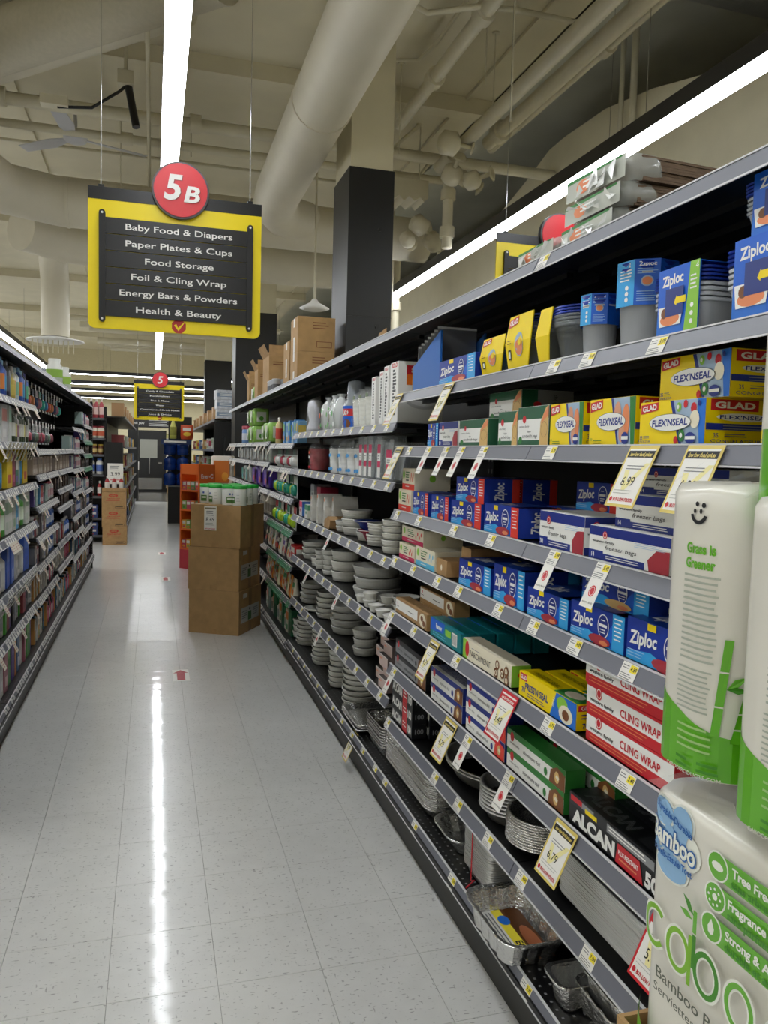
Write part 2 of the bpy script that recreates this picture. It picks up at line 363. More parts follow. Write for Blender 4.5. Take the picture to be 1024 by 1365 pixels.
# heater box, valve cluster
hb = MB(); hb.box(-.2, .2, -.15, .15, 0, .17, PIPE); hl = MB(); hl.prism([(-.2, 0), (-.16, -.04), (-.1, 0), (-.05, -.05), (0, 0), (.06, -.04), (.12, 0), (.16, -.04), (.2, 0)], -.15, .15, PIPE, 'xz')
hr = MB(); hr.tube((-.15, 0, .17), (-.15, 0, .75), .006, PIPE, 6); hr.tube((.15, 0, .17), (.15, 0, .75), .006, PIPE, 6)
thing('unit_heater', [('casing', hb.mesh()), ('louvres', hl.mesh()), ('hanger_rods', hr.mesh())], 'pale heater box hanging beside the tall column', 'heater', (2.42, 7.75, 4.1))
for k, (x, y, z, r) in enumerate([(2.6, 6.9, 4.1, .09), (2.72, 6.7, 4.0, .08), (2.45, 6.6, 4.25, .1), (2.8, 7.1, 4.15, .07), (2.7, 8.1, 3.98, .1), (2.9, 8.2, 3.85, .1), (2.58, 8.12, 3.82, .08)]):
    v = MB(); v.lathe([(r * .4, -r), (r, -r * .6), (r, r * .6), (r * .4, r)], PIPE, 12); w = MB(); w.tube((0, 0, r), (0, 0, r + .12), .02, PIPE, 8); ww = MB(); ww.lathe([(.05, r + .1), (.07, r + .11), (.05, r + .12)], PIPE, 12)
    thing('pipe_valve', [('valve_body', v.mesh()), ('stem', w.mesh()), ('hand_wheel', ww.mesh())], 'painted pipe valve in the sprinkler cluster', 'valve', (x, y, z), (R(60 + 20 * k), R(15 * k), R(40 * k)), 'sprinkler valves')
# hanging rods
for i, (x, y, z0) in enumerate([(2.2, 4.8, 3.7), (2.35, 5.6, 4.3), (2.0, 6.6, 4.1), (2.55, 5.9, 4.3), (-.32, 8.4, 4.0), (.35, 8.3, 4.45), (2.9, 4.6, 4.42)]):
    q = MB(); q.tube((0, 0, z0 - CEIL), (0, 0, 0), .005, PIPE, 6); c = MB(); c.lathe([(.03, -.012), (.03, 0)], PIPE, 8)
    thing('hanger_rod', [('rod', q.mesh()), ('ceiling_plate', c.mesh())], 'thin rod hanging from the painted ceiling', 'rod', (x, y, CEIL), 0, 'pipe hanger rods')
q = MB(); q.tube((0, 0, 0), (0, 0, -1.72), .012, PIPE, 8); c = MB(); c.lathe([(.07, -.03), (.09, 0)], PIPE, 10); l = MB(); l.lathe([(.0, -1.82), (.1, -1.82), (.16, -1.8), (.05, -1.74), (.02, -1.7)], WHITE, 14)
thing('pendant_fixture', [('rod', q.mesh()), ('ceiling_plate', c.mesh()), ('head', l.mesh())], 'pendant fixture on a long rod left of the column', 'pendant', (1.62, 8.25, CEIL))
q = MB(); q.tube((0, 0, 0), (0, 0, -1.6), .012, PIPE, 8); c = MB(); c.lathe([(.07, -.03), (.09, 0)], PIPE, 10)
thing('hanger_rod', [('rod', q.mesh()), ('ceiling_plate', c.mesh())], 'long drop rod right of the tall column', 'rod', (2.72, 9.1, CEIL))

# ceiling fan and the camera on its bracket
FANW = mat('c3c3c8', .4)
f0 = MB(); f0.lathe([(.02, -.25), (.09, -.27), (.11, -.31), (.1, -.35), (.05, -.37), (0, -.37)], FANW, 16)
f1 = MB(); f1.tube((0, 0, 0), (0, 0, -.27), .018, FANW, 8)
parts = [('motor', f0.mesh()), ('down_rod', f1.mesh())]
for a in (20, 140, 262):
    q = MB(); ca, sa = math.cos(R(a)), math.sin(R(a))
    P = lambda r, w, z: (r * ca - w * sa, r * sa + w * ca, z)
    q.loft([[P(.1, -.03, -.33), P(.1, .03, -.32), P(.1, .03, -.314), P(.1, -.03, -.324)], [P(.3, -.07, -.345), P(.3, .06, -.315), P(.3, .06, -.309), P(.3, -.07, -.339)],
            [P(.68, -.06, -.34), P(.68, .05, -.32), P(.68, .05, -.314), P(.68, -.06, -.334)]], FANW, smooth=False)
    parts.append(('blade', q.mesh()))
thing('ceiling_fan', parts, 'white three-blade ceiling fan at upper left', 'fan', (-.72, 8.2, CEIL - .08))
b0 = MB(); b0.box(-.06, .06, -.06, .06, -.1, 0, PIPE); b0.tube((0, 0, 0), (0, 0, .36), .014, PIPE, 8); b1 = MB(); b1.path([(0, 0, -.1), (-.05, 0, -.15), (-.25, 0, -.3), (-.5, 0, -.33)], .012, BLACK, 6)
b2 = MB(); b2.tube((.02, 0, -.1), (.08, -.05, -.42), .03, BLACK, 8); b3 = MB(); b3.box(-.62, -.42, -.05, .05, -.33, -.26, PIPE)
thing('security_camera', [('bracket', b0.mesh()), ('cable', b1.mesh()), ('camera_body', b2.mesh()), ('junction_box', b3.mesh())], 'black security camera hanging from a ceiling bracket', 'camera', (-.22, 6.72, CEIL - .38))

# ================================================================ strip lights
LENS = mat('f6faff', .4, emit=LAMP, name='lamp_lens')
HOUS = mat('1b1b1d', .4)
def strip_light(x, y0, y1, z, label, hang=True, spots=False, w=.12, hh=.11):
    h = MB(); h.box(-w / 2, w / 2, 0, y1 - y0, .03, hh + .02, HOUS)
    l = MB(); l.box(-w / 2 + .002, w / 2 - .002, .002, y1 - y0 - .002, .008, .0298, LENS)
    parts = [('housing', h.mesh()), ('lens', l.mesh())]
    if hang:
        n = max(2, int((y1 - y0) / 3))
        for k in range(n):
            c = MB(); yy = (y1 - y0) * (k + .5) / n; c.tube((0, yy, hh), (0, yy, CEIL - z), .003, CHROME, 5); parts.append(('hanger_cable', c.mesh()))
    if spots:
        c = MB(); c.tube((0, y1 - y0 + .03, .06), (0, y1 - y0 + .03, -.02), .03, CHROME, 10); c.tube((0, y1 - y0 + .03, -.02), (.02, y1 - y0 - .06, -.1), .045, CHROME, 12); parts.append(('spot_head', c.mesh()))
    thing('strip_light', parts, label, 'light', (x, y0, z))
strip_light(.1, -4.6, 20.6, 3.5, 'long bright strip light hanging over the middle aisle')
strip_light(2.89, -4.6, 9.7, 3.5, 'black housed strip light over the next aisle on the right', spots=True)
strip_light(-2.64, -4.6, 23, 3.5, 'strip light over the aisle beyond the left rack')
strip_light(-5.3, -4.6, 23, 3.5, 'strip light over the farthest left aisle')
strip_light(2.89, 11, 20.6, 3.5, 'far strip light beyond the columns on the right')
def cross_light(y, z, label, x0=-6.5, x1=3.8):
    h = MB(); h.box(0, x1 - x0, -.06, .06, .012, .1, HOUS); l = MB(); l.box(.002, x1 - x0 - .002, -.058, .058, .0, .0118, LENS)
    cs = []
    for k in range(5): cs.append(('hanger_cable', MB().tube(((x1 - x0) * (k + .5) / 5, 0, .1), ((x1 - x0) * (k + .5) / 5, 0, CEIL - z), .003, CHROME, 5).mesh()))
    thing('strip_light', [('housing', h.mesh()), ('lens', l.mesh())] + cs, label, 'light', (x0, y, z))
cross_light(21.4, 3.36, 'nearest of four strip lights running across the far end')
cross_light(23.4, 3.26, 'second of four strip lights running across the far end')
cross_light(25.4, 3.2, 'third of four strip lights running across the far end')
cross_light(27.4, 3.12, 'farthest of four strip lights running across the far end')

# ================================================================ aisle signs
SIGNY = mat('f0d800', .38); SIGNB = mat('121214', .33); RED = mat('d2232e', .38); SIGNG = mat('4a4b4e', .4)
def aisle_sign(x, y, ztop, num, rows, label, sc=1., zc=CEIL):
    W, H = .908, .735
    r = .035; arc = lambda cx, cz, a0, a1: [(cx + r * math.cos(R(a)), cz + r * math.sin(R(a))) for a in range(a0, a1 + 1, 15)]
    poly = [(-W / 2, -.06)] + arc(-W / 2 + r, -H + r, 180, 270) + arc(W / 2 - r, -H + r, 270, 360) + [(W / 2, -.06)]
    p = MB(); p.prism(poly, -.006, .006, SIGNY, 'xz')
    hd = MB(); hd.box(-W / 2, W / 2, -.008, .008, -.064, 0, SIGNB)
    parts = [('panel', p.mesh()), ('header_bar', hd.mesh())]
    x0, x1 = -W / 2 + .083, W / 2 - .075; z0 = -.155; hs = .086
    for i, tx in enumerate(rows):
        s = MB(); s.box(x0, x1, -.016, -.0062, z0 - (i + 1) * hs + .004, z0 - i * hs, SIGNB)
        q = MB(); Print(q, lambda u, v, e: (u, -.016 - e, v)).text(tx, (x0 + x1) / 2 + .01, z0 - (i + .5) * hs + .002, .031, WHITE, bold=.012, w=None if len(tx) < 3 else .0295 * len(tx) * (1. if len(tx) > 16 else 1.02))
        parts.append(('slat', s.mesh(), [('lettering', q.mesh())] if tx else []))
    for sx in (x0 - .012, x1 + .012):
        s = MB(); s.prism([(sx + .016 * math.cos(R(a)), -.135 + .016 * math.sin(R(a))) for a in range(0, 181, 30)] + [(sx + .016 * math.cos(R(a)), -.685 + .016 * math.sin(R(a))) for a in range(180, 361, 30)], -.024, -.0062, BLACK, 'xz')
        k = MB()
        for zz in (-.135, -.685): k.lathe([(.005, 0), (.004, .004)], WHITE, 8, sx, 0)
        k = MB()
        for zz in (-.135, -.685): k.tube((sx, -.027, zz), (sx, -.024, zz), .006, WHITE, 8)
        parts.append(('side_bar', s.mesh(), [('screws', k.mesh())]))
    bx, bz = .016, .02
    d = MB(); d.tube((bx, -.03, bz), (bx, .012, bz), .15, SIGNG, 40)
    d2 = MB(); d2.tube((bx, -.036, bz), (bx, -.03, bz), .14, RED, 40)
    q = MB(); P = Print(q, lambda u, v, e: (u, -.036 - e * 3, v)); SH = mat('8c1a22', .5)
    if len(num) == 2:
        P.text(num[0], bx - .04 + .004, bz + .008, .125, SH, bold=.03, shear=.18); P.text(num[0], bx - .04, bz + .012, .125, WHITE, bold=.03, shear=.18)
        P.text(num[1], bx + .058 + .004, bz - .022, .08, SH, bold=.03, shear=.18, w=.085); P.text(num[1], bx + .058, bz - .018, .08, WHITE, bold=.03, shear=.18, w=.085)
    elif num: P.text(num, bx, bz, .13, WHITE, bold=.03, shear=.18)
    parts.append(('badge', d.mesh(), [('red_disc', d2.mesh())] + ([('number', q.mesh())] if num else [])))
    o = MB(); cx, cz = .012, -.697; P = Print(o, lambda u, v, e: (u, -.0062 - e, v))
    P.poly([(cx + .04 * math.cos(R(22.5 + 45 * k)), cz + .04 * math.sin(R(22.5 + 45 * k))) for k in range(8)], mat('b3231f', .4))
    P.poly([(cx - .026, cz + .004), (cx - .014, cz + .012), (cx - .004, cz - .008), (cx + .04, cz + .036), (cx - .002, cz - .026)], SIGNY)
    parts.append(('check_mark', o.mesh()))
    for sx in (-W / 2 + .065, W / 2 - .065):
        c = MB(); c.tube((sx, 0, 0), (sx, 0, (zc - ztop) / sc), .0022, CHROME, 5); c.box(sx - .014, sx + .014, -.01, .01, -.002, .012, BLACK); parts.append(('hanging_cable', c.mesh()))
    o = thing('aisle_sign', parts, label, 'sign', (x, y, ztop), 0); o.scale = (sc, sc, sc)
aisle_sign(.12, 4.5, 2.905, '5B', ['Baby Food & Diapers', 'Paper Plates & Cups', 'Food Storage', 'Foil & Cling Wrap', 'Energy Bars & Powders', 'Health & Beauty'],
           'large yellow and black hanging aisle sign with red 5B badge')
aisle_sign(.105, 15.2, 2.78, '5', ['Candy & Chocolate', 'Marshmallows', 'Nut & Mixes', 'Water', 'Concentrated Drink Mixes', 'Juice & Drinks'],
           'small far yellow and black aisle sign with red 5 badge', sc=.98)
aisle_sign(2.72, 5.1, 3.09, '', [''] * 6, 'yellow aisle sign of the next aisle, half hidden by the right rack')
# ================================================================ shelving
RX, LX = .967, -.74            # front edges of the right and left racks
DEP = .46
RAILH, RAILO = .035, .016
def rail_f(h0=0.):
    return lambda u, v, e: (u, -RAILO * (-v / RAILH) - .0012 - e * .9, h0 + .003 + v - e * .4)
@cached
def rail_mesh(L):
    b = MB()
    v = lambda x: [(x, .003, .003), (x, 0, .003), (x, -RAILO, .003 - RAILH), (x, -RAILO + .004, .001 - RAILH), (x, .003, -.012)]
    b.loft([v(-L / 2 + .002), v(L / 2 - .002)], RAIL, smooth=False)
    b.box(-L / 2 + .002, L / 2 - .002, -.0022, .004, .0025, .0055, RAILEDGE)
    b.box(-L / 2 + .002, L / 2 - .002, -RAILO - .0022, -RAILO + .001, -.0015 - RAILH, .002 - RAILH, RAILEDGE)
    return b.mesh('rail')
@cached
def deck_mesh(L, D=DEP, perf=False):
    b = MB(); b.box(-L / 2 + .002, L / 2 - .002, .003, D, -.018, 0, BLKMETAL)
    for y in (.1, .2, .3): b.box(-L / 2 + .03, L / 2 - .03, y, y + .02, -.032, -.018, BLKMETAL)
    if perf:
        for i in range(int(L / .03)):
            for j in range(3): b.box(-L / 2 + .015 + i * .03, -L / 2 + .021 + i * .03, .02 + j * .03, .026 + j * .03, -.001, .0006, GREYT)
    return b.mesh('deck')
REDL = mat('c8202c', .4); YTAG = mat('f3e03a', .5); BORD = mat('dcc66a', .5)
@cached
def price_tag(price, kind='small'):
    q = MB(); w = .055
    P = Print(q, rail_f()); P.rect(-w / 2, -.034, w / 2, -.001, PAPER)
    P.rect(.002, -.018, w / 2 - .002, -.003, YTAG); P.text(price, .0145, -.0105, .008, INKB, bold=.02)
    P.lines(-w / 2 + .004, -.002, -.006, 2, .005, GREYT); P.lines(-w / 2 + .004, .018, -.022, 3, .004, GREYT)
    if kind == 'talker':
        z0 = -.036; P.rect(-.026, z0 - .062, .026, z0 + .002, PAPER); P.ell(0, z0 - .026, .0125, .0125, REDL, 16)
        P.ring(0, z0 - .026, .0095, .0095, .0012, PAPER, 16); P.text('western family', 0, z0 - .05, .0045, INKB, w=.042)
    return q.mesh('price_tag')
@cached
def tag_row(L, style, n, seed, base=True):
    rr = random.Random(seed); q = MB(); P = Print(q, rail_f()); k0 = P.k
    for i in range(n):
        u = -L / 2 + .03 + (L - .06) * (i + .5) / n
        if rr.random() < .12: continue
        P.k = k0
        if style == 'dark':
            P.rect(u - .026, -.033, u + .026, -.002, PAPER); P.rect(u - .019, -.028, u + .019, -.008, mat('8d8e96', .5))
        elif style == 'green':
            P.poly([(u - .03, -.05), (u + .016, -.05), (u + .026, .002), (u - .018, .002)], mat('1f7a4d', .5)); P.rect(u - .014, -.012, u + .012, -.006, PAPER, 1, 1); P.poly([(u - .018, -.042), (u + .014, -.018), (u + .015, -.024), (u - .008, -.044)], mat('8fc79a', .5))
        else:
            P.rect(u - .02, -.033, u + .02, -.002, PAPER); P.rect(u - .014, -.018, u + .014, -.008, mat('b9b9bd', .5))
            if base and rr.random() < .16: P.rect(u - .031, -.085, u + .031, -.03, mat('d8d0c0', .6)); P.lines(u - .022, u + .022, -.045, 3, .012, mat('b8877c', .6))
    return q.mesh('price_tag_row')
def price_sign(loc, rz, price, label, border=BORD, w=.1, h=.125, item=None):
    """hanging sale card clipped into a rail (follows the rail's slope)"""
    q = MB(); sl = RAILO / RAILH
    f = lambda u, v, e: (u, -.004 + sl * v - e * .9, v - e * .4)
    c = MB(); c.loft([[f(-w / 2, -h, -.0012), f(w / 2, -h, -.0012), f(w / 2, 0, -.0012), f(-w / 2, 0, -.0012)], [f(-w / 2, -h, 0), f(w / 2, -h, 0), f(w / 2, 0, 0), f(-w / 2, 0, 0)]], border, smooth=False)
    P = Print(q, f); t = .006; P.rect(-w / 2 + t, -h + t, w / 2 - t, -t, PAPER)
    P.rect(-w / 2 + t, -.024, w / 2 - t, -.01, INKB if border is BORD else REDL); P.text('low low food prices', 0, -.017, .0075, BORD if border is BORD else PAPER, w=w - .026, bold=.03, shear=.3)
    LY = mat('efe6a6', .6); P.poly([(-.03, -.05), (-.014, -.05), (-.008, -.075), (.03, -.035), (.045, -.035), (-.004, -.09), (-.016, -.09)], LY)
    P.lines(-w / 2 + .02, w / 2 - .02, -.04, 2, .006, GREYT, .25); P.text(price, -.004, -.072, .018, INKB)
    P.lines(-w / 2 + .012, w / 2 - .012, -.09, 2, .006, mat('b5b5b0', .6), .2)
    P.ell(-w / 2 + .014, -h + .016, .005, .005, REDL, 10); P.text('BUY-LOW FOODS', .006, -h + .016, .0068, REDL, w=w - .034, bold=.03)
    thing('price_sign', [('card', c.mesh()), ('print', q.mesh())], label, 'price sign', loc, rz)

HOLE = mat('8f8f92', .5)
@cached
def upright_mesh():
    b = MB(); b.box(-.015, .015, DEP - .03, DEP, 0, 2.08, BLKMETAL)
    for k in range(38): b.box(-.004, .004, DEP - .031, DEP - .029, .12 + k * .05, .14 + k * .05, HOLE)
    return b.mesh('upright')
def shelving_unit(side, y0, y1, heights, label, tags=None, style=None, base=.178, top=2.06, seed=0, peg=False, hgreen=()):
    L = y1 - y0; rot = -math.pi / 2 if side == 'R' else math.pi / 2; X = RX if side == 'R' else LX
    e = link('shelving_unit', None, None, (X, (y0 + y1) / 2, 0), (0, 0, rot)); tag(e, label, 'shelving', 'shelving units of the %s rack' % ('right' if side == 'R' else 'left'))
    b = MB(); b.box(-L / 2, L / 2, DEP, DEP + .02, .02, 2.06, mat('0d0d0e', .5)); link('back_panel', b.mesh(), e)
    b = MB(); b.box(-L / 2, L / 2, .0, .03, 0, .13, mat('22211d', .5, var=.1, scale=6)); link('kick_plate', b.mesh(), e)
    for sx in (-L / 2 + .016, L / 2 - .016): link('upright', upright_mesh(), e, (sx, 0, 0))
    d = link('base_deck', deck_mesh(L, DEP, True), e, (0, -.022, base))
    b = MB(); b.box(-L / 2, L / 2, -.016, .03, .13 - base, -.018, BLACK); link('base_skirt', b.mesh(), d)
    levels = [(base, d)]
    link('price_rail', rail_mesh(L), d)
    for z in list(heights) + ([top] if top else []):
        s = link('shelf', deck_mesh(L), e, (0, 0, z)); link('price_rail', rail_mesh(L), s); levels.append((z, s))
    for i, (z, s) in enumerate(levels):
        if style and z != top:
            o = link('price_tags', tag_row(L, 'green' if z in hgreen else style, int(L / .062), seed * 17 + i, i > 0), s); o['kind'] = 'stuff'
        for (tz, ys) in (tags or []):
            if abs(tz - z) < .003:
                for (yy, price, kind) in ys:
                    u = (y0 + y1) / 2 - yy if side == 'R' else yy - (y0 + y1) / 2
                    if abs(u) < L / 2: link('price_tag', price_tag(price, kind), s, (u, 0, 0))
    return e
ZR = [.422, .657, .883, 1.115, 1.31, 1.57, 1.785]      # near right sections
ZP = [.5, .805, 1.096, 1.42, 1.67]                     # plates and cups
TG = [
 (.178, [(1.75, '3.99', 'small'), (2.0, '3.49', 'small'), (2.28, '2.99', 'small'), (2.66, '3.99', 'small'), (3.05, '4.99', 'small')]),
 (.422, [(1.5, '7.99', 'small'), (1.84, '4.99', 'small'), (2.06, '3.49', 'small'), (2.3, '4.49', 'small'), (2.52, '5.99', 'small'), (3.1, '3.29', 'small')]),
 (.657, [(1.94, '6.99', 'talker'), (2.24, '4.49', 'talker'), (3.04, '4.99', 'talker')]),
 (.883, [(1.73, '3.79', 'small'), (1.39, '3.49', 'small'), (2.36, '4.29', 'small'), (2.8, '3.99', 'small'), (3.09, '4.49', 'talker')]),
 (1.115, [(1.4, '4.89', 'small'), (1.62, '4.89', 'small'), (1.83, '5.29', 'small'), (2.05, '5.29', 'small'), (2.36, '4.99', 'small'), (2.56, '3.69', 'small'), (2.83, '3.99', 'small'), (3.07, '4.19', 'small')]),
 (1.31, [(1.52, '5.49', 'talker'), (1.74, '5.49', 'talker'), (2.12, '6.99', 'small'), (2.42, '5.99', 'small'), (2.78, '4.79', 'small'), (3.05, '3.99', 'small')]),
 (1.57, [(1.78, '5.99', 'small'), (2.2, '3.49', 'talker'), (2.38, '3.49', 'talker'), (2.52, '2.99', 'talker'), (2.7, '3.29', 'talker'), (2.92, '4.29', 'small')]),
 (1.785, [(1.36, '5.99', 'small'), (1.62, '4.49', 'small'), (1.78, '4.49', 'small')]),
 (2.06, [(1.86, '8.99', 'small')]),
]
TGP = [(z, [(3.2 + .21 * k + .03 * (i % 2), ['2.49', '3.99', '4.29'][k % 3], 'talker' if (i, k) in ((2, 4), (3, 5), (2, 8), (1, 6)) else 'small') for k in range(11)]) for i, z in enumerate([.178] + ZP)]
shelving_unit('R', .68, 1.90, ZR, 'nearest black shelving unit of the right rack, behind the paper towel packs', TG)
shelving_unit('R', 1.90, 3.12, ZR, 'black shelving unit of bag and foil boxes, second from the paper towels', TG)
shelving_unit('R', 3.12, 4.34, ZP, 'black shelving unit of plate stacks beside the bag and foil boxes', TGP)
shelving_unit('R', 4.34, 5.56, ZP, 'black shelving unit with red cups and plate stacks before the baby goods', TGP)
shelving_unit('R', 5.56, 6.78, [.45, .71, .965, 1.2, 1.415, 1.6], 'black shelving unit of baby bottles and teethers', style='light', seed=3, base=.15, hgreen=(.45, .71, .965))
shelving_unit('R', 6.78, 8.0, [.45, .71, .965, 1.2, 1.44, 1.62], 'black shelving unit of diapers and wipes behind the stacked cartons', style='light', seed=4, base=.15)
shelving_unit('R', 8.0, 10.5, [.5, .9, 1.2, 1.44, 1.62], 'last black shelving unit at the far end of the right rack', style='light', seed=5, base=.15)
LZ = [[.5, .745, 1.04, 1.295, 1.55, 1.79], [.5, .745, 1.04, 1.295, 1.55, 1.79], [.49, .715, .915, 1.122, 1.335, 1.509], [.52, .73, 1.025, 1.178, 1.335, 1.509], [.44, .67, .84, 1.085, 1.31, 1.5, 1.72], [.41, .59, .83, 1.03, 1.3, 1.45, 1.605, 1.78]]
LY0 = [3.18, 4.40, 5.62, 6.84, 8.06, 9.28]
nm = ['partly outside the picture edge', 'nearest fully seen, with tall lotion bottles', 'second, with tags and hanging packs', 'third, with small boxes', 'fourth, with dark trays', 'at its far end, beside the slotted upright']
for i in range(6):
    shelving_unit('L', LY0[i], LY0[i] + 1.22, LZ[i], 'black shelving unit of the left rack, ' + nm[i], style='light' if i < 2 else 'dark' if i % 2 else 'light', seed=20 + i, base=.19, top=2.06, hgreen=(1.605, 1.45, 1.3) if i == 5 else ())
# slotted end frame of the left rack
b = MB(); b.box(-.03, .0, 0, .04, 0, 2.1, BLKMETAL); b.box(-.5, -.46, 0, .04, 0, 2.1, BLKMETAL); b.box(-.46, -.03, .015, .025, .1, 2.05, BLACK)
s = MB()
for k in range(60): s.box(-.019, -.011, -.0015, 0, .1 + k * .033, .115 + k * .033, HOLE)
thing('slotted_rack_end', [('frame_posts', b.mesh()), ('slots', s.mesh())], 'slotted black end frame closing the left rack', 'rack end', (LX + .012, 10.505, 0))
# hanging sale cards on the right rack
AZ = -math.pi / 2
for (y, z, pr, lab, bd) in [(1.385, 1.572, '6.99', 'price card reading 6.99 under the yellow freezer bag boxes', BORD), (1.2, 1.572, '6.99', 'price card reading 6.99 nearest the paper towel packs', BORD),
        (1.62, .660, '6.79', 'price card reading 6.79 hanging over the rectangular foil pan stack', BORD), (2.38, .660, '4.79', 'price card hanging below the blue foil boxes', BORD),
        (1.95, .886, '3.48', 'red edged price card hanging beside the green foil boxes', REDL), (2.56, .886, '4.29', 'pale price card hanging below the teal boxes', BORD),
        (2.5, 1.788, '4.99', 'price card hanging under the small blue bag box', BORD), (3.06, 1.788, '5.49', 'price card hanging right of the tall plate cartons', BORD), (3.04, 1.572, '4.49', 'price card hanging beside the clear cutlery boxes', BORD),
        (3.62, .181, '9.99', 'price card sticking out low above the floor', BORD), (1.225, .66, '5.49', 'red edged price card peeking out behind the paper towels', REDL)]:
    price_sign((RX - .003, y, z), AZ, pr, lab, bd, .1 if y < 2.4 else .085, .125 if y < 2.4 else .13)
# ================================================================ product builders (front at y=0 facing -y)
def face_map(w, d, h): return {'front': F_front(w, h), 'right': F_right(w, d, h), 'top': F_top(w, d, h)}
_CB = {}
def carton(key, w, d, h, base, fr=None, rt=None, tp=None, topm=None):
    """printed carton: body plus one print sheet per face"""
    k = (key, round(w, 3), round(d, 3), round(h, 3))
    if k in _CB: return _CB[k]
    b = MB(); b.box(-w / 2, w / 2, 0, d, 0, h, base)
    b.box(-w / 2 + .001, w / 2 - .001, .001, d - .001, h, h + .0008, topm or base)
    parts = [('carton_body', b.mesh('carton'))]; fm = face_map(w, d, h)
    for nm, fn, a, c in (('front_print', fr, w, h), ('end_print', rt, d, h), ('top_print', tp, w, d)):
        if fn:
            q = MB(); fn(Print(q, fm[nm.split('_')[0].replace('end', 'right')]), a, c); parts.append((nm, q.mesh('print')))
    _CB[k] = parts
    return parts
I = {n: ink(c) for n, c in dict(zb='1a62cf', zn='17379c', zl='35a3e4', red='c8202c', ored='df3b2a', yel='f5d800', wht='eeeeea', blk='131417', grn='2f7d34', dgrn='1f5a3c', lgr='8cc63f', blu='1f6fd0', nav='1c2f86',
     pnk='c92c5b', org='e2701f', tan='d8b26f', brn='7a4a26', cream='e9e1c9', teal='0f7f86', steel='9fb6cf', meat='a8333f', peach='e58a5a', grey='8d8f92', lbl='5bb8dc', kr='a98558', flesh='d99c7c', sky='9fc6ea', pur='4b2a93', dk='2a2b2f', mag='d9488a').items()}
def zip_front(acc, pic, strip=None, small=True):
    def f(P, w, h):
        P.rect(0, 0, w, h, I['zb']); P.poly([(0, 0), (w * .55, 0), (w * .9, h), (0, h)], I['zn']); P.poly([(0, 0), (w * .8, 0), (w * .35, h * .32), (0, h * .2)], I['zl'])
        if strip: P.rect(w * .8, 0, w, h, I[strip]); P.lines(w * .83, w * .97, h * .9, 6, h * .11, I['wht'], .3)
        P.text('Ziploc', w * .24, h * .58, h * .3, I['wht'], w=w * .4, bold=.03, shear=.15, rot=.06)
        P.rect(w * .3, h * .82, w * .42, h * .98, I['yel']); P.ell(w * .64, h * .56, min(w * .11, h * .28), h * .34, I['wht'], 18); P.ell(w * .64, h * .56, min(w * .1, h * .25), h * .31, I['nav'], 18)
        P.rect(w * .57, h * .54, w * .71, h * .62, I['wht']); P.lines(w * .6, w * .68, h * .74, 1, h * .08, I['wht']); P.lines(w * .59, w * .69, h * .48, 2, h * .08, I['wht'])
        P.ell(w * .58, h * .14, w * .2, h * .15, I[pic], 12); P.ell(w * .66, h * .1, w * .08, h * .07, I['peach'], 10); P.lines(w * .03, w * .3, h * .26, 3, h * .07, I['sky'], .3)
    return f
def zip_end(strip):
    def f(P, w, h):
        P.rect(0, 0, w, h, I['zn']); P.text('Ziploc', w * .42, h * .5, min(w * .3, .03), I['wht'], w=h * .72, bold=.03, rot=math.pi / 2)
        P.rect(w * .78, 0, w, h, I[strip])
    return f
def zip_top(strip):
    def f(P, w, d):
        P.rect(0, 0, w, d, I['zn']); P.rect(w * .8, 0, w, d, I[strip]); P.text('Ziploc', w * .3, d * .4, d * .3, I['wht'], w=w * .35, bold=.03)
    return f
def wf_front(c1, txt, pic, num=None, c2=None):
    def f(P, w, h):
        P.rect(0, 0, w, h, I['wht']); P.rect(0, h * .72, w, h, I[c1]); P.rect(0, 0, w * .72, h * .2, I[c2 or c1])
        if num: P.rect(0, 0, w * .2, h * .27, I[c2 or c1]); P.text(num, w * .06, h * .13, h * .13, I['wht'], bold=.03)
        P.lines(w * .24, w * .7, h * .15, 2, h * .06, I['wht'], .35)
        P.ell(w * .22, h * .76, min(h * .12, w * .08), h * .12, I['red'], 16); P.ring(w * .22, h * .76, min(h * .09, w * .06), h * .09, h * .02, I['wht'], 14)
        P.text('western family', w * .2, h * .56, h * .07, I['blk'], w=w * .3, bold=.02); P.text(txt, w * .43, h * .4, h * .12, I['blk'], w=w * .4, shear=.2)
        P.poly([(w * .78, 0), (w, 0), (w, h * .62), (w * .86, h * .6), (w * .76, h * .3)], I[pic]); P.lines(w * .6, w * .98, h * .7, 3, h * .05, I['sky'], .2)
    return f
def wf_sand(P, w, h):
    P.rect(0, 0, w, h, I['wht']); P.rect(0, h * .68, w, h, I['dgrn']); P.rect(0, 0, w * .74, h * .14, I['dgrn']); P.ell(w * .1, h * .14, w * .06, h * .1, I['grn'])
    P.ell(w * .22, h * .68, h * .1, h * .1, I['red'], 16); P.text('western family', w * .22, h * .5, h * .055, I['blk'], w=w * .34); P.text('zipper', w * .4, h * .37, h * .06, I['blk']); P.text('sandwich bags', w * .42, h * .25, h * .09, I['blk'], w=w * .5, shear=.2)
    P.poly([(w * .74, 0), (w, 0), (w, h), (w * .92, h * .95), (w * .76, h * .6)], I['tan']); P.poly([(w * .78, h * .55), (w, h * .75), (w, h * .98), (w * .86, h * .8)], I['peach']); P.ring(w * .88, h * .4, w * .1, h * .2, .001, I['brn'])
def wf_sand_end(P, w, h):
    P.rect(0, 0, w, h, mat('8f9090', .5)); P.rect(0, 0, w * .3, h, I['dgrn']); P.ell(w * .3, h * .5, w * .08, h * .09, I['red'])
    P.text('sandwich bags', w * .62, h * .5, w * .08, I['blk'], w=h * .7, rot=math.pi / 2)
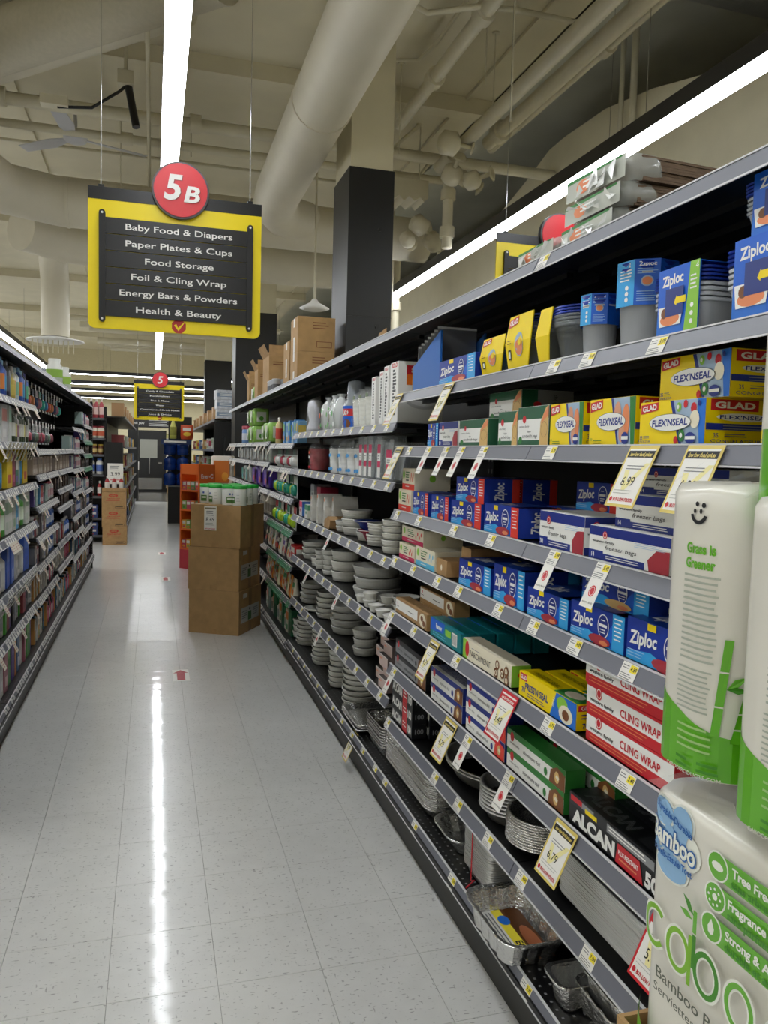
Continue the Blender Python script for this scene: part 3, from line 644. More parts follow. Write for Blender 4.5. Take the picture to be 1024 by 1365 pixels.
def glad_front(kind):
    def f(P, w, h):
        P.rect(0, 0, w, h, I['yel']); e = {'s': 'grn', 'f': 'blu'}[kind]
        P.poly([(w * .52, h), (w, h), (w, 0), (w * .66, 0)], I['steel']); P.poly([(w * .48, h), (w * .53, h), (w * .68, 0), (w * .64, 0)], I['nav']); P.poly([(w * .93, 0), (w, 0), (w, h), (w * .88, h)], I[e])
        P.poly([(w * .02, h * .72), (w * .3, h * .8), (w * .3, h * .99), (w * .02, h * .94)], I['red']); P.text('GLAD', w * .16, h * .86, h * .12, I['wht'], w=w * .23, bold=.04, rot=.1)
        if kind == 's': P.ell(w * .64, h * .62, w * .08, h * .3, I['flesh']); P.ell(w * .82, h * .5, w * .08, h * .36, I['peach']); P.ell(w * .74, h * .25, w * .06, h * .2, I['flesh'])
        else:
            for cu, cv, r, c in ((.62, .84, .11, 'lgr'), (.72, .9, .09, 'red'), (.84, .8, .12, 'red'), (.86, .55, .2, 'cream'), (.68, .2, .14, 'grn'), (.78, .12, .1, 'cream'), (.6, .1, .09, 'red'), (.92, .9, .06, 'nav')): P.ell(w * cu, h * cv, h * r * .8, h * r, I[c], 12)
            P.ell(w * .62, h * .84, h * .04, h * .05, I['wht'], 10); P.ell(w * .68, h * .2, h * .05, h * .06, I['wht'], 10)
        P.ell(w * .5, h * .5, w * .32, h * .2, I['blk'], 22); P.ell(w * .5, h * .5, w * .315, h * .19, I['wht'], 22); P.text("FLEX'NSEAL", w * .5, h * .5, h * .15, I['nav'], w=w * .54, bold=.03, shear=.08, rot=.02)
        P.ell(w * .82, h * .14, w * .075, h * .13, I['nav'], 16); P.rect(w * .75, h * .11, w * .89, h * .18, I['wht'])
        if kind == 's': P.text('100', w * .07, h * .12, h * .06, I['grn']); P.lines(w * .12, w * .36, h * .1, 2, h * .05, I['grn'], .3)
        else: P.text('35', w * .06, h * .16, h * .08, I['nav'], bold=.02); P.lines(w * .1, w * .2, h * .2, 2, h * .04, I['nav'], .3); P.text('FREEZER', w * .12, h * .07, h * .05, I['nav'], w=w * .2)
    return f
def glad_end(P, w, h):
    P.rect(0, 0, w, h, I['yel']); P.rect(w * .05, h * .74, w * .62, h * .98, I['red']); P.text('GLAD', w * .34, h * .86, h * .13, I['wht'], w=w * .48, bold=.04)
    P.ell(w * .46, h * .6, w * .34, h * .09, I['wht'], 18); P.text("FLEX'NSEAL", w * .46, h * .6, h * .08, I['nav'], w=w * .6, bold=.02); P.rect(0, h * .32, w * .94, h * .46, I['nav']); P.lines(w * .2, w * .8, h * .42, 2, h * .06, I['grey'], .3)
    P.text('35', w * .12, h * .2, h * .1, I['nav']); P.lines(w * .22, w * .5, h * .24, 2, h * .05, I['nav'], .3); P.text('CONGELATEUR', w * .36, h * .08, h * .07, I['nav'], w=w * .6)
def comp_front(c, pic=None):
    def f(P, w, h):
        P.rect(0, 0, w, h, I['cream']); P.rect(0, 0, w, h * .28, I[c]); P.ell(w * .12, h * .7, min(w * .09, h * .2), h * .2, I['lgr'], 16); P.lines(w * .28, w * .62, h * .85, 3, h * .12, I['grn'], .4); P.lines(w * .3, w * .62, h * .48, 1, h * .1, I['blk'], .6)
        for k in range(4): P.ell(w * (.68 + .08 * k), h * (.5 + .2 * (k % 2)), w * .025, h * .13, I[pic or 'ored'], 8)
        P.lines(w * .3, w * .7, h * .18, 1, h * .08, I['wht'], .5)
    return f
def plain_end(c, c2=None, dot='lgr'):
    def f(P, w, h):
        P.rect(0, 0, w, h, I[c])
        if dot: P.ell(w * .5, h * .55, min(w, h) * .16, min(w, h) * .16, I[dot])
        if c2: P.rect(0, 0, w, h * .25, I[c2])
    return f
def foil_front(c, c2='wht', word='aluminum foil', pic='brn'):
    def f(P, w, h):
        P.rect(0, 0, w, h, I[c2]); P.rect(0, h * .68, w, h, I[c]); P.ell(w * .1, h * .68, h * .2, h * .24, I['red'], 14); P.text('western family', w * .15, h * .36, h * .12, I['blk'], w=w * .18)
        P.text(word, w * .46, h * .36, h * .2, I['blk'], w=w * .3, shear=.2); P.ell(w * .7, h * .3, h * .16, h * .2, I[c], 14)
        P.poly([(w * .76, 0), (w, 0), (w, h * .75), (w * .88, h * .9), (w * .78, h * .6)], I[pic]); P.ell(w * .88, h * .42, h * .22, h * .28, I['tan'], 12); P.poly([(w * .86, h * .4), (w * .9, h * .3), (w * .92, h * .45), (w * .88, h * .55)], I['cream'])
    return f
def alcan_front(P, w, h):
    P.rect(0, 0, w, h, I['blk']); P.rect(0, h * .62, w, h * .95, I['dk']); P.rect(w * .12, h * .72, w * .3, h * .9, I['grey']); P.rect(w * .2, h * .66, w * .34, h * .8, I['yel']); P.rect(w * .02, h * .74, w * .16, h * .92, I['red'])
    P.text('ALCAN', w * .3, h * .32, h * .4, I['wht'], w=w * .5, bold=.06); P.poly([(w * .56, h * .02), (w * .84, h * .02), (w * .8, h * .62), (w * .58, h * .62)], I['red']); P.text('PLUS RESISTANT', w * .69, h * .38, h * .13, I['wht'], w=w * .2, bold=.03); P.lines(w * .6, w * .8, h * .22, 1, h * .1, I['peach'], .5)
    P.text('50', w * .92, h * .3, h * .4, I['wht'], bold=.05); P.rect(w * .46, h * .68, w * .94, h * .94, I['grey']); P.lines(w * .48, w * .9, h * .9, 2, h * .1, I['wht'], .4)
def alcan_top(P, w, d):
    P.rect(0, 0, w, d, I['blk']); P.text('ALCAN', w * .35, d * .5, d * .5, I['grey'], w=w * .5, bold=.05); P.rect(w * .7, d * .2, w * .95, d * .8, I['dk'])
def alcan_s_front(P, w, h):
    P.rect(0, 0, w, h, I['blk']); P.rect(0, h * .1, w, h * .9, I['dk']); P.text('ALCAN', w * .26, h * .5, h * .55, I['wht'], w=w * .48, bold=.05); P.rect(w * .54, 0, w * .76, h, I['red']); P.lines(w * .57, w * .73, h * .7, 2, h * .25, I['wht'], .3); P.text('100', w * .88, h * .5, h * .5, I['wht'], w=w * .17, bold=.05)
def alcan_s_end(P, w, h): P.rect(0, 0, w, h, I['blk']); P.text('100', w * .5, h * .5, h * .32, I['grey'], bold=.02)
def cling_front(P, w, h):
    P.rect(0, 0, w, h, I['red']); P.rect(0, h * .34, w, h * .92, I['wht']); P.ell(w * .16, h * .8, h * .2, h * .22, I['red'], 16); P.ring(w * .16, h * .8, h * .15, h * .17, h * .03, I['wht'], 14)
    P.text('western family', w * .2, h * .5, h * .13, I['blk'], w=w * .3, bold=.02); P.text('CLING WRAP', w * .65, h * .58, h * .26, I['red'], w=w * .44, bold=.02); P.lines(w * .05, w * .9, h * .26, 2, h * .12, I['peach'], .25)
def press_front(P, w, h):
    P.rect(0, 0, w, h, I['yel']); P.rect(w * .02, h * .68, w * .15, h * .97, I['red']); P.text('GLAD', w * .085, h * .82, h * .16, I['wht'], w=w * .11, bold=.04)
    P.text("PRESS'N SEAL", w * .33, h * .5, h * .26, I['nav'], w=w * .42, bold=.03); P.text('70', w * .09, h * .3, h * .2, I['nav'], bold=.03); P.lines(w * .16, w * .5, h * .26, 2, h * .1, I['nav'], .3)
    P.poly([(w * .58, 0), (w * .68, h), (w, h), (w, 0)], I['blu']); P.ell(w * .78, h * .66, w * .09, h * .3, I['lgr']); P.ell(w * .84, h * .36, w * .11, h * .34, I['cream']); P.ell(w * .84, h * .34, w * .055, h * .2, I['brn']); P.text('SEAL', w * .64, h * .6, h * .14, I['wht'], rot=1.3)
def press_end(P, w, h): P.rect(0, 0, w, h, I['yel']); P.rect(w * .05, h * .72, w * .9, h * .95, I['red']); P.text('GLAD', w * .5, h * .84, h * .15, I['wht'], bold=.03); P.lines(w * .2, w * .8, h * .6, 2, h * .12, I['nav'], .4); P.text('70', w * .4, h * .18, h * .18, I['nav'], bold=.03)
def press_top(P, w, d): P.rect(0, 0, w, d, I['yel']); P.text("PRESS'N SEAL", w * .34, d * .5, d * .3, I['blk'], w=w * .45, bold=.02); P.rect(w * .62, 0, w, d, I['grn']); P.ell(w * .8, d * .5, w * .12, d * .35, I['cream'])
def parch_front(P, w, h):
    P.rect(0, 0, w, h, I['cream']); P.rect(0, 0, w * .1, h, I['lgr']); P.ell(w * .1, h * .55, h * .25, h * .4, I['red'], 16); P.text('PARCHMENT', w * .38, h * .42, h * .3, I['blk'], w=w * .44); P.lines(w * .2, w * .4, h * .72, 1, h * .1, I['grey'])
    for cu, cv in ((.74, .66), (.72, .26), (.84, .4), (.92, .62), (.93, .2)): P.ell(w * cu, h * cv, h * .22, h * .24, I['brn'], 12); P.ell(w * cu, h * cv, h * .13, h * .14, I['cream'], 10); P.ell(w * cu, h * cv, h * .06, h * .07, I['brn'], 8)
def brown_front(P, w, h):
    P.rect(0, 0, w, h, I['kr']); P.rect(0, h * .25, w * .72, h * .9, I['wht']); P.ell(w * .07, h * .7, h * .07, h * .1, I['red']); P.lines(w * .03, w * .12, h * .5, 1, h * .1, I['blk']); P.lines(w * .4, w * .6, h * .55, 1, h * .12, I['blk'])
    P.ell(w * .88, h * .5, w * .1, h * .45, I['cream'], 14); P.ell(w * .86, h * .6, w * .04, h * .2, I['brn'], 8); P.ell(w * .92, h * .35, w * .04, h * .2, I['brn'], 8)
def teal_front(P, w, h):
    P.rect(0, 0, w, h, I['teal']); P.poly([(0, h * .3), (w * .45, h * .45), (w * .5, h), (0, h)], I['zb']); P.text('Renew', w * .3, h * .68, h * .26, I['wht'], w=w * .2, bold=.04); P.rect(w * .52, h * .45, w * .7, h * .8, I['lgr']); P.lines(w * .1, w * .6, h * .3, 2, h * .13, I['lbl'], .3)
    P.rect(w * .74, h * .2, w * .9, h * .85, I['wht'])
    for k in range(6): P.rect(w * (.76 + .022 * k), h * .26, w * (.768 + .022 * k), h * .78, I['blk']); P.k -= 1
def solo_side(P, w, h):
    P.rect(0, 0, w, h, I['wht']); P.rect(w * .18, h * .62, w * .98, h * .94, I['red']); P.text('SOLO', w * .58, h * .86, h * .07, I['wht'], w=w * .6, bold=.06); P.rect(w * .18, h * .62, w * .98, h * .79, I['org']); P.ell(w * .75, h * .66, w * .1, h * .04, I['red'])
    P.ell(w * .58, h * .36, w * .4, h * .13, mat('c9c9c6', .5), 20); P.ell(w * .58, h * .38, w * .33, h * .1, mat('dededb', .5), 20)
def solo_front(P, w, h):
    P.rect(0, 0, w, h, I['wht']); P.text('SOLO', w * .5, h * .95, w * .16, I['red'], w=w * .7, bold=.05); P.lines(w * .3, w * .75, h * .88, 14, h * .055, I['dk'], .7, .6)
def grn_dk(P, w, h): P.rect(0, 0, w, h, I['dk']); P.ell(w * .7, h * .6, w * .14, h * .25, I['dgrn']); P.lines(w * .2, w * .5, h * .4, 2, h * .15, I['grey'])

WR = {2.06: 'top board', 1.785: 'second shelf', 1.57: 'third shelf', 1.31: 'fourth shelf', 1.115: 'fifth shelf', .883: 'sixth shelf', .657: 'seventh shelf', .422: 'eighth shelf', .2: 'bottom shelf'}
def on_right(parts, name, label, cat, yl, yr, z, inset=.012, group=None, jit=.0, tilt=None):
    a = -math.pi / 2 + R(random.uniform(-1, 1) * jit)
    return thing(name, parts, label, cat, (RX + inset, (yl + yr) / 2, z), tilt or a, group)
def boxes(spec):
    """(name, label, key, yl, yr, h, depth, z, inset, base, front, end, top)"""
    for s in spec:
        nm, lab, key, yl, yr, h, d, z, ins, base, fr, en, tp = s
        on_right(carton(key, yl - yr - .004, d, h, base, fr, en, tp), nm, lab, 'box', yl, yr, z, ins, jit=.6)
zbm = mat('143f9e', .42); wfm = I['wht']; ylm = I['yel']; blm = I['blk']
ZB = dict(red=(zip_front('red', 'meat', 'ored'), zip_end('ored'), zip_top('ored')), blu=(zip_front('blu', 'meat', 'zl'), zip_end('zl'), zip_top('zl')))
# third shelf (eye level)
z = 1.575
boxes([
 ('bag_box', 'small blue bag box at the left end of the third shelf', 'zs', 2.76, 2.65, .082, .16, z, .012, zbm, *ZB['blu']),
 ('bag_box', 'white and navy freezer bag box left of the green sandwich boxes', 'wfn', 2.64, 2.46, .083, .16, z, .012, wfm, wf_front('nav', 'freezer bags', 'meat', '20'), None, None),
 ('sandwich_bag_box', 'long low green and white sandwich bag box on the third shelf', 'wfs', 2.45, 2.21, .083, .17, z, .012, wfm, wf_sand, wf_sand_end, None),
 ('sandwich_bag_box', 'green and white sandwich bag box set back on top of another', 'wfs', 2.34, 2.11, .083, .17, z + .084, .07, wfm, wf_sand, wf_sand_end, None),
 ('sandwich_bag_box', 'green and white sandwich bag box under the set back one', 'wfs', 2.34, 2.10, .083, .17, z, .2, wfm, wf_sand, wf_sand_end, None),
 ('sandwich_bag_box', 'tall green sandwich bag box left of the tallest one', 'wft', 2.14, 2.01, .097, .17, z, .012, wfm, wf_sand, wf_sand_end, None),
 ('sandwich_bag_box', 'tallest green sandwich bag box touching a yellow box', 'wft', 2.01, 1.83, .104, .17, z, .012, wfm, wf_sand, wf_sand_end, None),
 ('sandwich_bag_box', 'yellow and green sandwich bag box beside the white ones', 'gls', 1.825, 1.66, .103, .15, z, .012, ylm, glad_front('s'), glad_end, None),
 ('sandwich_bag_box', 'yellow and green sandwich bag box nearer the freezer bag boxes', 'gls', 1.635, 1.45, .103, .15, z, .012, ylm, glad_front('s'), glad_end, None),
 ('freezer_bag_box', 'lower yellow and blue freezer bag box with fruit picture', 'glf', 1.435, 1.23, .086, .19, z, .012, ylm, glad_front('f'), glad_end, None),
 ('freezer_bag_box', 'upper yellow and blue freezer bag box with fruit picture', 'glf', 1.4, 1.19, .086, .19, z + .087, .03, ylm, glad_front('f'), glad_end, None),
 ('freezer_bag_box', 'lower yellow freezer bag box behind the front one', 'glf', 1.435, 1.23, .086, .19, z, .215, ylm, glad_front('f'), glad_end, None),
 ('freezer_bag_box', 'upper yellow freezer bag box behind the front one', 'glf', 1.4, 1.19, .086, .19, z + .087, .24, ylm, glad_front('f'), glad_end, None),
 ('storage_bag_box', 'yellow storage bag box at the right edge of the picture', 'glf', 1.1, .9, .086, .19, z, .02, ylm, glad_front('f'), glad_end, None),
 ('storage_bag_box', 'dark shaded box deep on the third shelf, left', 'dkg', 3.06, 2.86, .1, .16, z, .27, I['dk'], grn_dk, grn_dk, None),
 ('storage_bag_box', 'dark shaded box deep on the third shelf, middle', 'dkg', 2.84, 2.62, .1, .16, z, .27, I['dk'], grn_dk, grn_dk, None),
 ('sandwich_bag_box', 'yellow box deep in the shadow on the third shelf', 'gls', 2.58, 2.4, .09, .15, z, .26, ylm, glad_front('s'), glad_end, None),
])
# fourth shelf
z = 1.315
boxes([
 ('compost_bag_box', 'lower cream and red compost bag box on the fourth shelf', 'cpr', 3.1, 2.93, .085, .15, z, .012, I['cream'], comp_front('ored'), plain_end('cream'), None),
 ('compost_bag_box', 'upper cream and red compost bag box on the fourth shelf', 'cpr', 3.08, 2.92, .085, .15, z + .086, .02, I['cream'], comp_front('ored'), plain_end('cream'), None),
 ('bag_box', 'small blue and red bag box next to the cream boxes', 'z1', 2.91, 2.73, .085, .12, z, .012, zbm, *ZB['red']),
 ('bag_box', 'small blue and red bag box, second from the cream boxes', 'z1', 2.7, 2.52, .083, .12, z, .012, zbm, *ZB['red']),
 ('bag_box', 'lower blue and red bag box left of the widest one', 'z3', 2.5, 2.24, .078, .12, z, .012, zbm, *ZB['red']),
 ('bag_box', 'upper blue and red bag box stacked on another', 'z3', 2.48, 2.24, .078, .12, z + .079, .02, zbm, *ZB['red']),
 ('bag_box', 'upper blue and red bag box in the second row', 'z3', 2.48, 2.24, .078, .12, z + .079, .15, zbm, *ZB['red']),
 ('bag_box', 'lower blue and red bag box in the second row', 'z3', 2.5, 2.24, .078, .12, z, .15, zbm, *ZB['red']),
 ('bag_box', 'wide blue and red bag box with large end panel', 'z4', 2.22, 1.98, .085, .13, z, .012, zbm, *ZB['red']),
 ('bag_box', 'shaded blue bag box behind the wide one', 'z4', 2.12, 1.9, .085, .13, z, .17, zbm, *ZB['red']),
 ('bag_box', 'shaded blue bag box on top in the back row', 'z4', 1.985, 1.765, .078, .13, z + .086, .19, zbm, *ZB['red']),
 ('bag_box', 'shaded blue bag box under the one on top in the back row', 'z4', 1.98, 1.76, .085, .13, z, .31, zbm, *ZB['red']),
 ('freezer_bag_box', 'white and navy freezer bag box numbered 30', 'wf3', 1.86, 1.63, .09, .14, z, .012, wfm, wf_front('nav', 'freezer bags', 'meat', '30'), wf_front('nav', 'freezer', 'wht'), None),
 ('freezer_bag_box', 'lower white and navy freezer bag box numbered 14', 'wf1', 1.61, 1.31, .075, .15, z, .012, wfm, wf_front('nav', 'freezer bags', 'meat', '14'), None, None),
 ('freezer_bag_box', 'upper white and navy freezer bag box numbered 14', 'wf1', 1.57, 1.27, .075, .15, z + .076, .05, wfm, wf_front('nav', 'freezer bags', 'meat', '14'), None, None),
 ('freezer_bag_box', 'white and navy freezer bag box lying highest', 'wf1', 1.56, 1.26, .06, .13, z + .152, .1, wfm, wf_front('nav', 'freezer bags', 'meat', '14'), None, None),
])
# fifth shelf
z = 1.12
boxes([
 ('compost_bag_box', 'lower cream and pink bag box on the fifth shelf', 'cpk', 3.07, 2.87, .062, .16, z, .012, I['cream'], comp_front('pnk'), plain_end('cream'), None),
 ('compost_bag_box', 'upper cream and pink bag box on the fifth shelf', 'cpk', 3.05, 2.78, .062, .16, z + .073, .015, I['cream'], comp_front('pnk'), plain_end('cream'), None),
 ('compost_bag_box', 'cream and light blue bag box beside the pink ones', 'cpb', 2.86, 2.64, .072, .16, z, .012, I['cream'], comp_front('lbl', 'lbl'), plain_end('cream', None, None), None),
 ('kraft_box', 'small brown box in front beside the light blue one', 'krs', 2.63, 2.52, .055, .1, z, .012, KRAFT2, lambda P, w, h: P.ell(w * .5, h * .5, h * .15, h * .2, I['cream']), None, None),
 ('kraft_box', 'large brown box standing behind the small brown one', 'krl', 2.51, 2.425, .11, .3, z, .06, KRAFT2, lambda P, w, h: P.lines(w * .1, w * .9, h * .7, 2, h * .2, I['brn']), None, None),
 ('bag_box', 'blue slider bag box left of the tall one', 'b1', 2.41, 2.15, .085, .16, z, .012, zbm, *ZB['blu']),
 ('bag_box', 'tall blue bag box with large end panel', 'b2', 2.13, 1.93, .107, .17, z, .012, zbm, *ZB['blu']),
 ('bag_box', 'low blue bag box right of the tall one', 'b3', 1.91, 1.69, .075, .15, z, .012, zbm, *ZB['blu']),
 ('bag_box', 'wide lower blue bag box on the fifth shelf', 'b4', 1.68, 1.45, .082, .15, z, .012, zbm, *ZB['blu']),
 ('bag_box', 'dark blue bag box lying upside down above the wide one', 'b5', 1.7, 1.42, .07, .15, z + .083, .05, zbm, zip_front('blu', 'tan', 'zl'), zip_end('zl'), None),
 ('bag_box', 'blue bag box half hidden by the paper towels', 'b6', 1.445, 1.2, .09, .15, z, .012, zbm, *ZB['blu']),
 ('bag_box', 'blue bag box in the second row behind the low one', 'b3', 1.93, 1.72, .075, .15, z, .18, zbm, *ZB['blu']),
 ('bag_box', 'blue bag box in the second row behind the tall one', 'b2', 2.14, 1.94, .1, .15, z, .2, zbm, *ZB['blu']),
 ('bag_box', 'blue bag box in the second row behind the slider one', 'b1', 2.41, 2.16, .085, .15, z, .19, zbm, *ZB['blu']),
])
# sixth shelf
z = .888
sp = [
 ('parchment_box', 'brown and white parchment box in front', 'br1', 3.09, 2.71, .06, .06, z, .012, KRAFT2, brown_front, plain_end('kr', None, None), None),
 ('parchment_box', 'brown and white parchment box higher in the second row', 'br1', 3.0, 2.62, .06, .06, z + .061, .085, KRAFT2, brown_front, plain_end('kr', None, None), None),
 ('parchment_box', 'brown and white parchment box lower in the second row', 'br1', 3.0, 2.62, .06, .06, z, .085, KRAFT2, brown_front, plain_end('kr', None, None), None),
 ('parchment_box', 'cream parchment box with baked rolls picture', 'par', 2.35, 1.99, .062, .06, z, .012, I['cream'], parch_front, plain_end('lgr', None, 'red'), None),
 ('wrap_box', 'front yellow sealing wrap box with avocado picture', 'prs', 1.94, 1.63, .066, .06, z, .012, ylm, press_front, press_end, press_top),
 ('wrap_box', 'second yellow sealing wrap box behind the front one', 'prs', 1.92, 1.61, .066, .06, z, .08, ylm, press_front, press_end, press_top),
 ('wrap_box', 'third yellow sealing wrap box at the back', 'prs', 1.91, 1.6, .066, .06, z, .15, ylm, press_front, press_end, press_top)]
for k in range(5): sp.append(('teal_box', 'teal and blue bag carton, row %s' % ['in front', 'second', 'third', 'fourth', 'at the back'][k] + ' on the sixth shelf', 'tea', 2.67 - .01 * k, 2.37 - .01 * k, .066, .055, z, .012 + .062 * k, I['teal'], teal_front, lambda P, w, h: P.rect(0, 0, w, h, I['teal']), lambda P, w, d: (P.rect(0, 0, w, d, I['zn']), P.lines(w * .3, w * .9, d * .7, 2, d * .3, I['teal'], .4))))
for k in range(3): sp.append(('cling_wrap_box', 'red and white cling wrap box, %s of three' % ['bottom', 'middle', 'top'][k], 'clg', 1.59 + .004 * k, 1.26 + .004 * k, .066, .06, z + .0675 * k, .012, I['red'], cling_front, lambda P, w, h: P.rect(0, 0, w, h, I['red']), None))
boxes(sp)
# seventh shelf
z = .662; sp = []
for r in range(3):
    for k in range(2): sp.append(('foil_box', 'black and grey foil box, %s layer, row %s' % (['lower', 'upper'][k], ['in front', 'second', 'third'][r]), 'blf', 3.08, 2.7, .058, .055, z + .059 * k, .012 + .06 * r, blm, foil_front('dk', 'grey', 'barbecue foil', 'brn'), lambda P, w, h: (P.rect(0, 0, w, h, I['blk']), P.ring(w * .5, h * .5, w * .2, h * .2, .002, I['grey'])), None))
for k in range(2): sp.append(('foil_box', 'white and blue foil box, %s of the left pair' % ['lower', 'upper'][k], 'wfb', 2.64, 2.34, .058, .055, z + .059 * k, .012, wfm, foil_front('nav'), lambda P, w, h: P.rect(0, 0, w, h, I['nav']), lambda P, w, d: (P.rect(0, 0, w, d, I['wht']), P.rect(0, d * .3, w, d, I['nav']))))
for k in range(3): sp.append(('foil_box', 'white and blue foil box, %s of the right three' % ['lowest', 'middle', 'highest'][k], 'wfc', 2.31, 2.01, .053, .055, z + .054 * k, .012, wfm, foil_front('nav', pic='ored'), lambda P, w, h: P.rect(0, 0, w, h, I['nav']), lambda P, w, d: P.rect(0, 0, w, d, I['nav'])))
for k in range(2): sp.append(('foil_box', 'green and white foil box, %s of the front pair' % ['lower', 'upper'][k], 'wfg', 2.0, 1.67, .055, .055, z + .056 * k, .012, I['grn'], foil_front('grn'), lambda P, w, h: P.rect(0, 0, w, h, I['grn']), lambda P, w, d: P.rect(0, 0, w, d, I['grn'])))
for k in range(3): sp.append(('foil_box', 'green and white foil box, %s of the back row' % ['lowest', 'middle', 'highest'][k], 'wfg', 1.9, 1.57, .055, .055, z + .056 * k, .09, I['grn'], foil_front('grn'), lambda P, w, h: P.rect(0, 0, w, h, I['grn']), lambda P, w, d: P.rect(0, 0, w, d, I['grn'])))
for k in range(3): sp.append(('foil_box', 'wide black heavy foil box, row %s' % ['in front', 'second', 'third'][k], 'alc', 1.65 - .01 * k, 1.28 - .01 * k, .075, .075, z, .012 + .08 * k, blm, alcan_front, lambda P, w, h: P.rect(0, 0, w, h, I['blk']), alcan_top))
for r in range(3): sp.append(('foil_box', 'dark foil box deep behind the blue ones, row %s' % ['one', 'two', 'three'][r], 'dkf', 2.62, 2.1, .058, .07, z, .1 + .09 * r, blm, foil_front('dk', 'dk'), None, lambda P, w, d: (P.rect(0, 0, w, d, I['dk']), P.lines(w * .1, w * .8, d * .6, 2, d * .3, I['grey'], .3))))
boxes(sp)
# eighth shelf: small black foil boxes
z = .427
boxes([('foil_box', 'small black and red foil box, %s of three by the plates' % ['lowest', 'middle', 'highest'][k], 'als', 3.11, 2.84, .058, .06, z + .059 * k, .012 , blm, alcan_s_front, alcan_s_end, lambda P, w, d: (P.rect(0, 0, w, d, I['blk']), P.text('ALCAN', w * .4, d * .5, d * .4, I['grey'], w=w * .5))) for k in range(3)])
boxes([('foil_box', 'small black foil box in the second row, %s of three' % ['lowest', 'middle', 'highest'][k], 'als', 3.09, 2.82, .058, .06, z + .059 * k, .08, blm, alcan_s_front, alcan_s_end, None) for k in range(3)])

# ================================================================ foil pans
@cached
def pan_rect(w, d, h, m='FOIL', cor=True, n=6, rim=.012, taper=.86, r=.03):
    M_ = {'FOIL': FOIL, 'FOILR': FOILR}[m]; b = MB()
    def ring(s, z, off=0., dents=0.):
        P = []
        base = rrect(w * s - 2 * off, d * s - 2 * off, r, 3)
        # subdivide long edges for the corrugation
        out = []
        for i in range(len(base)):
            a, c = base[i], base[(i + 1) % len(base)]; L = math.hypot(c[0] - a[0], c[1] - a[1]); k = max(1, int(L / .022) // 2 * 2)
            for j in range(k):
                t = j / k; x, y = a[0] + (c[0] - a[0]) * t, a[1] + (c[1] - a[1]) * t
                if k > 2 and dents and j % 2: nx, ny = -(c[1] - a[1]) / L, (c[0] - a[0]) / L; x += nx * dents; y += ny * dents
                out.append((x, y, z))
        return out
    n0 = len(ring(1, 0)); fix = lambda rg: rg
    rr = [ring(1, 0)]
    # same number of points on every ring: scale the top ring
    top = ring(1., 0., 0., .0); dent = ring(1., 0., 0., (.007 if h > .055 else .004) if cor else 0.)
    sc = lambda rg, s, z: [(x * s, y * s, z) for x, y, _ in rg]
    ro = (w + 2 * rim) / w; ri = 1.
    rings = [sc(top, taper * .9, .004), sc(dent, taper, 0), sc(dent, (1 + taper) / 2, h * .5), sc(dent, 1, h - .006), sc(top, ro, h - .004), sc(top, ro * 1.004, h), sc(top, ro * .99, h + .002), sc(top, 1.0, h - .001), sc(dent, (1 + taper) / 2 - .006, h * .5), sc(dent, taper - .012, .003)]
    b.loft(rings, M_, True, True, smooth=not cor)
    return b.mesh('foil_pan')
@cached
def pan_round(r, h, m='FOILR', n=48, rim=.012, taper=.8, dent=.002, sy=1.):
    M_ = {'FOIL': FOIL, 'FOILR': FOILR}[m]; b = MB()
    def ring(q, z, dd=0.): return [((q + (dd if k % 2 else 0)) * math.cos(2 * math.pi * k / n), sy * (q + (dd if k % 2 else 0)) * math.sin(2 * math.pi * k / n), z) for k in range(n)]
    b.loft([ring(r * taper * .9, .003), ring(r * taper, 0, dent), ring(r, h - .004, dent), ring(r + rim, h - .003), ring(r + rim + .001, h), ring(r, h + .001), ring(r - .002, h - .006), ring(r * taper - .003, .003, dent)], M_)
    return b.mesh('round_pan')
def stack(me, n, dz, x, y, z, rot, name, label, cat, group, jit=.0):
    for k in range(n):
        o = thing(name, me, label + ', %s from bottom' % (ORD[k] if k < 12 else ['13th', '14th', '15th', '16th', '17th', '18th', '19th', '20th', '21st'][k - 12]), cat, (x + random.uniform(-1, 1) * jit, y + random.uniform(-1, 1) * jit, z + k * dz), rot + R(random.uniform(-1, 1) * jit * 200), group)
# eighth shelf pans: oval roaster, round cake stack, pie plates, rectangular trays
z = .425
thing('roasting_pan', pan_round(.18, .05, 'FOILR', 56, sy=.72), 'shallow oval foil roasting pan alone on the eighth shelf', 'foil pan', (1.13, 2.46, z), R(90))
thing('roasting_pan', pan_round(.18, .05, 'FOILR', 56, sy=.72), 'oval foil roasting pan nested on top of the other oval one', 'foil pan', (1.13, 2.46, z - .0), R(90)).location.z = z + .011
stack(pan_round(.095, .04, 'FOILR', 44), 7, .0115, 1.085, 2.155, z, 0, 'cake_pan', 'round foil cake pan with checked rim in the dark stack', 'foil pan', 'stacked round cake pans', .002)
stack(pan_round(.095, .03, 'FOIL', 40), 11, .0075, 1.085, 1.96, z, 0, 'pie_pan', 'shiny round foil pie pan in the stack below the 6.79 card', 'foil pan', 'stacked pie pans', .002)
stack(pan_rect(.36, .27, .03, 'FOILR', True, rim=.014, r=.03), 20, .0058, 1.14, 1.53, z, AZ, 'sheet_pan', 'flat rectangular foil tray in the tall stack beside the paper towels', 'foil pan', 'stacked flat trays', .0015)
lb = MB(); lb.box(-.14, .14, -.1, .1, 0, .0015, mat('5b463a', .4)); P = Print(lb, lambda u, v, e: (u, v, .0015 + e)); P.ell(-.03, 0, .08, .05, I['brn']); P.ell(.05, .02, .05, .04, I['peach']); P.lines(-.12, .1, -.06, 2, .015, I['cream'])
thing('label_card', lb.mesh(), 'dark printed card lying on the stack of flat foil trays', 'card', (1.15, 1.53, z + 19 * .0058 + .034), AZ)
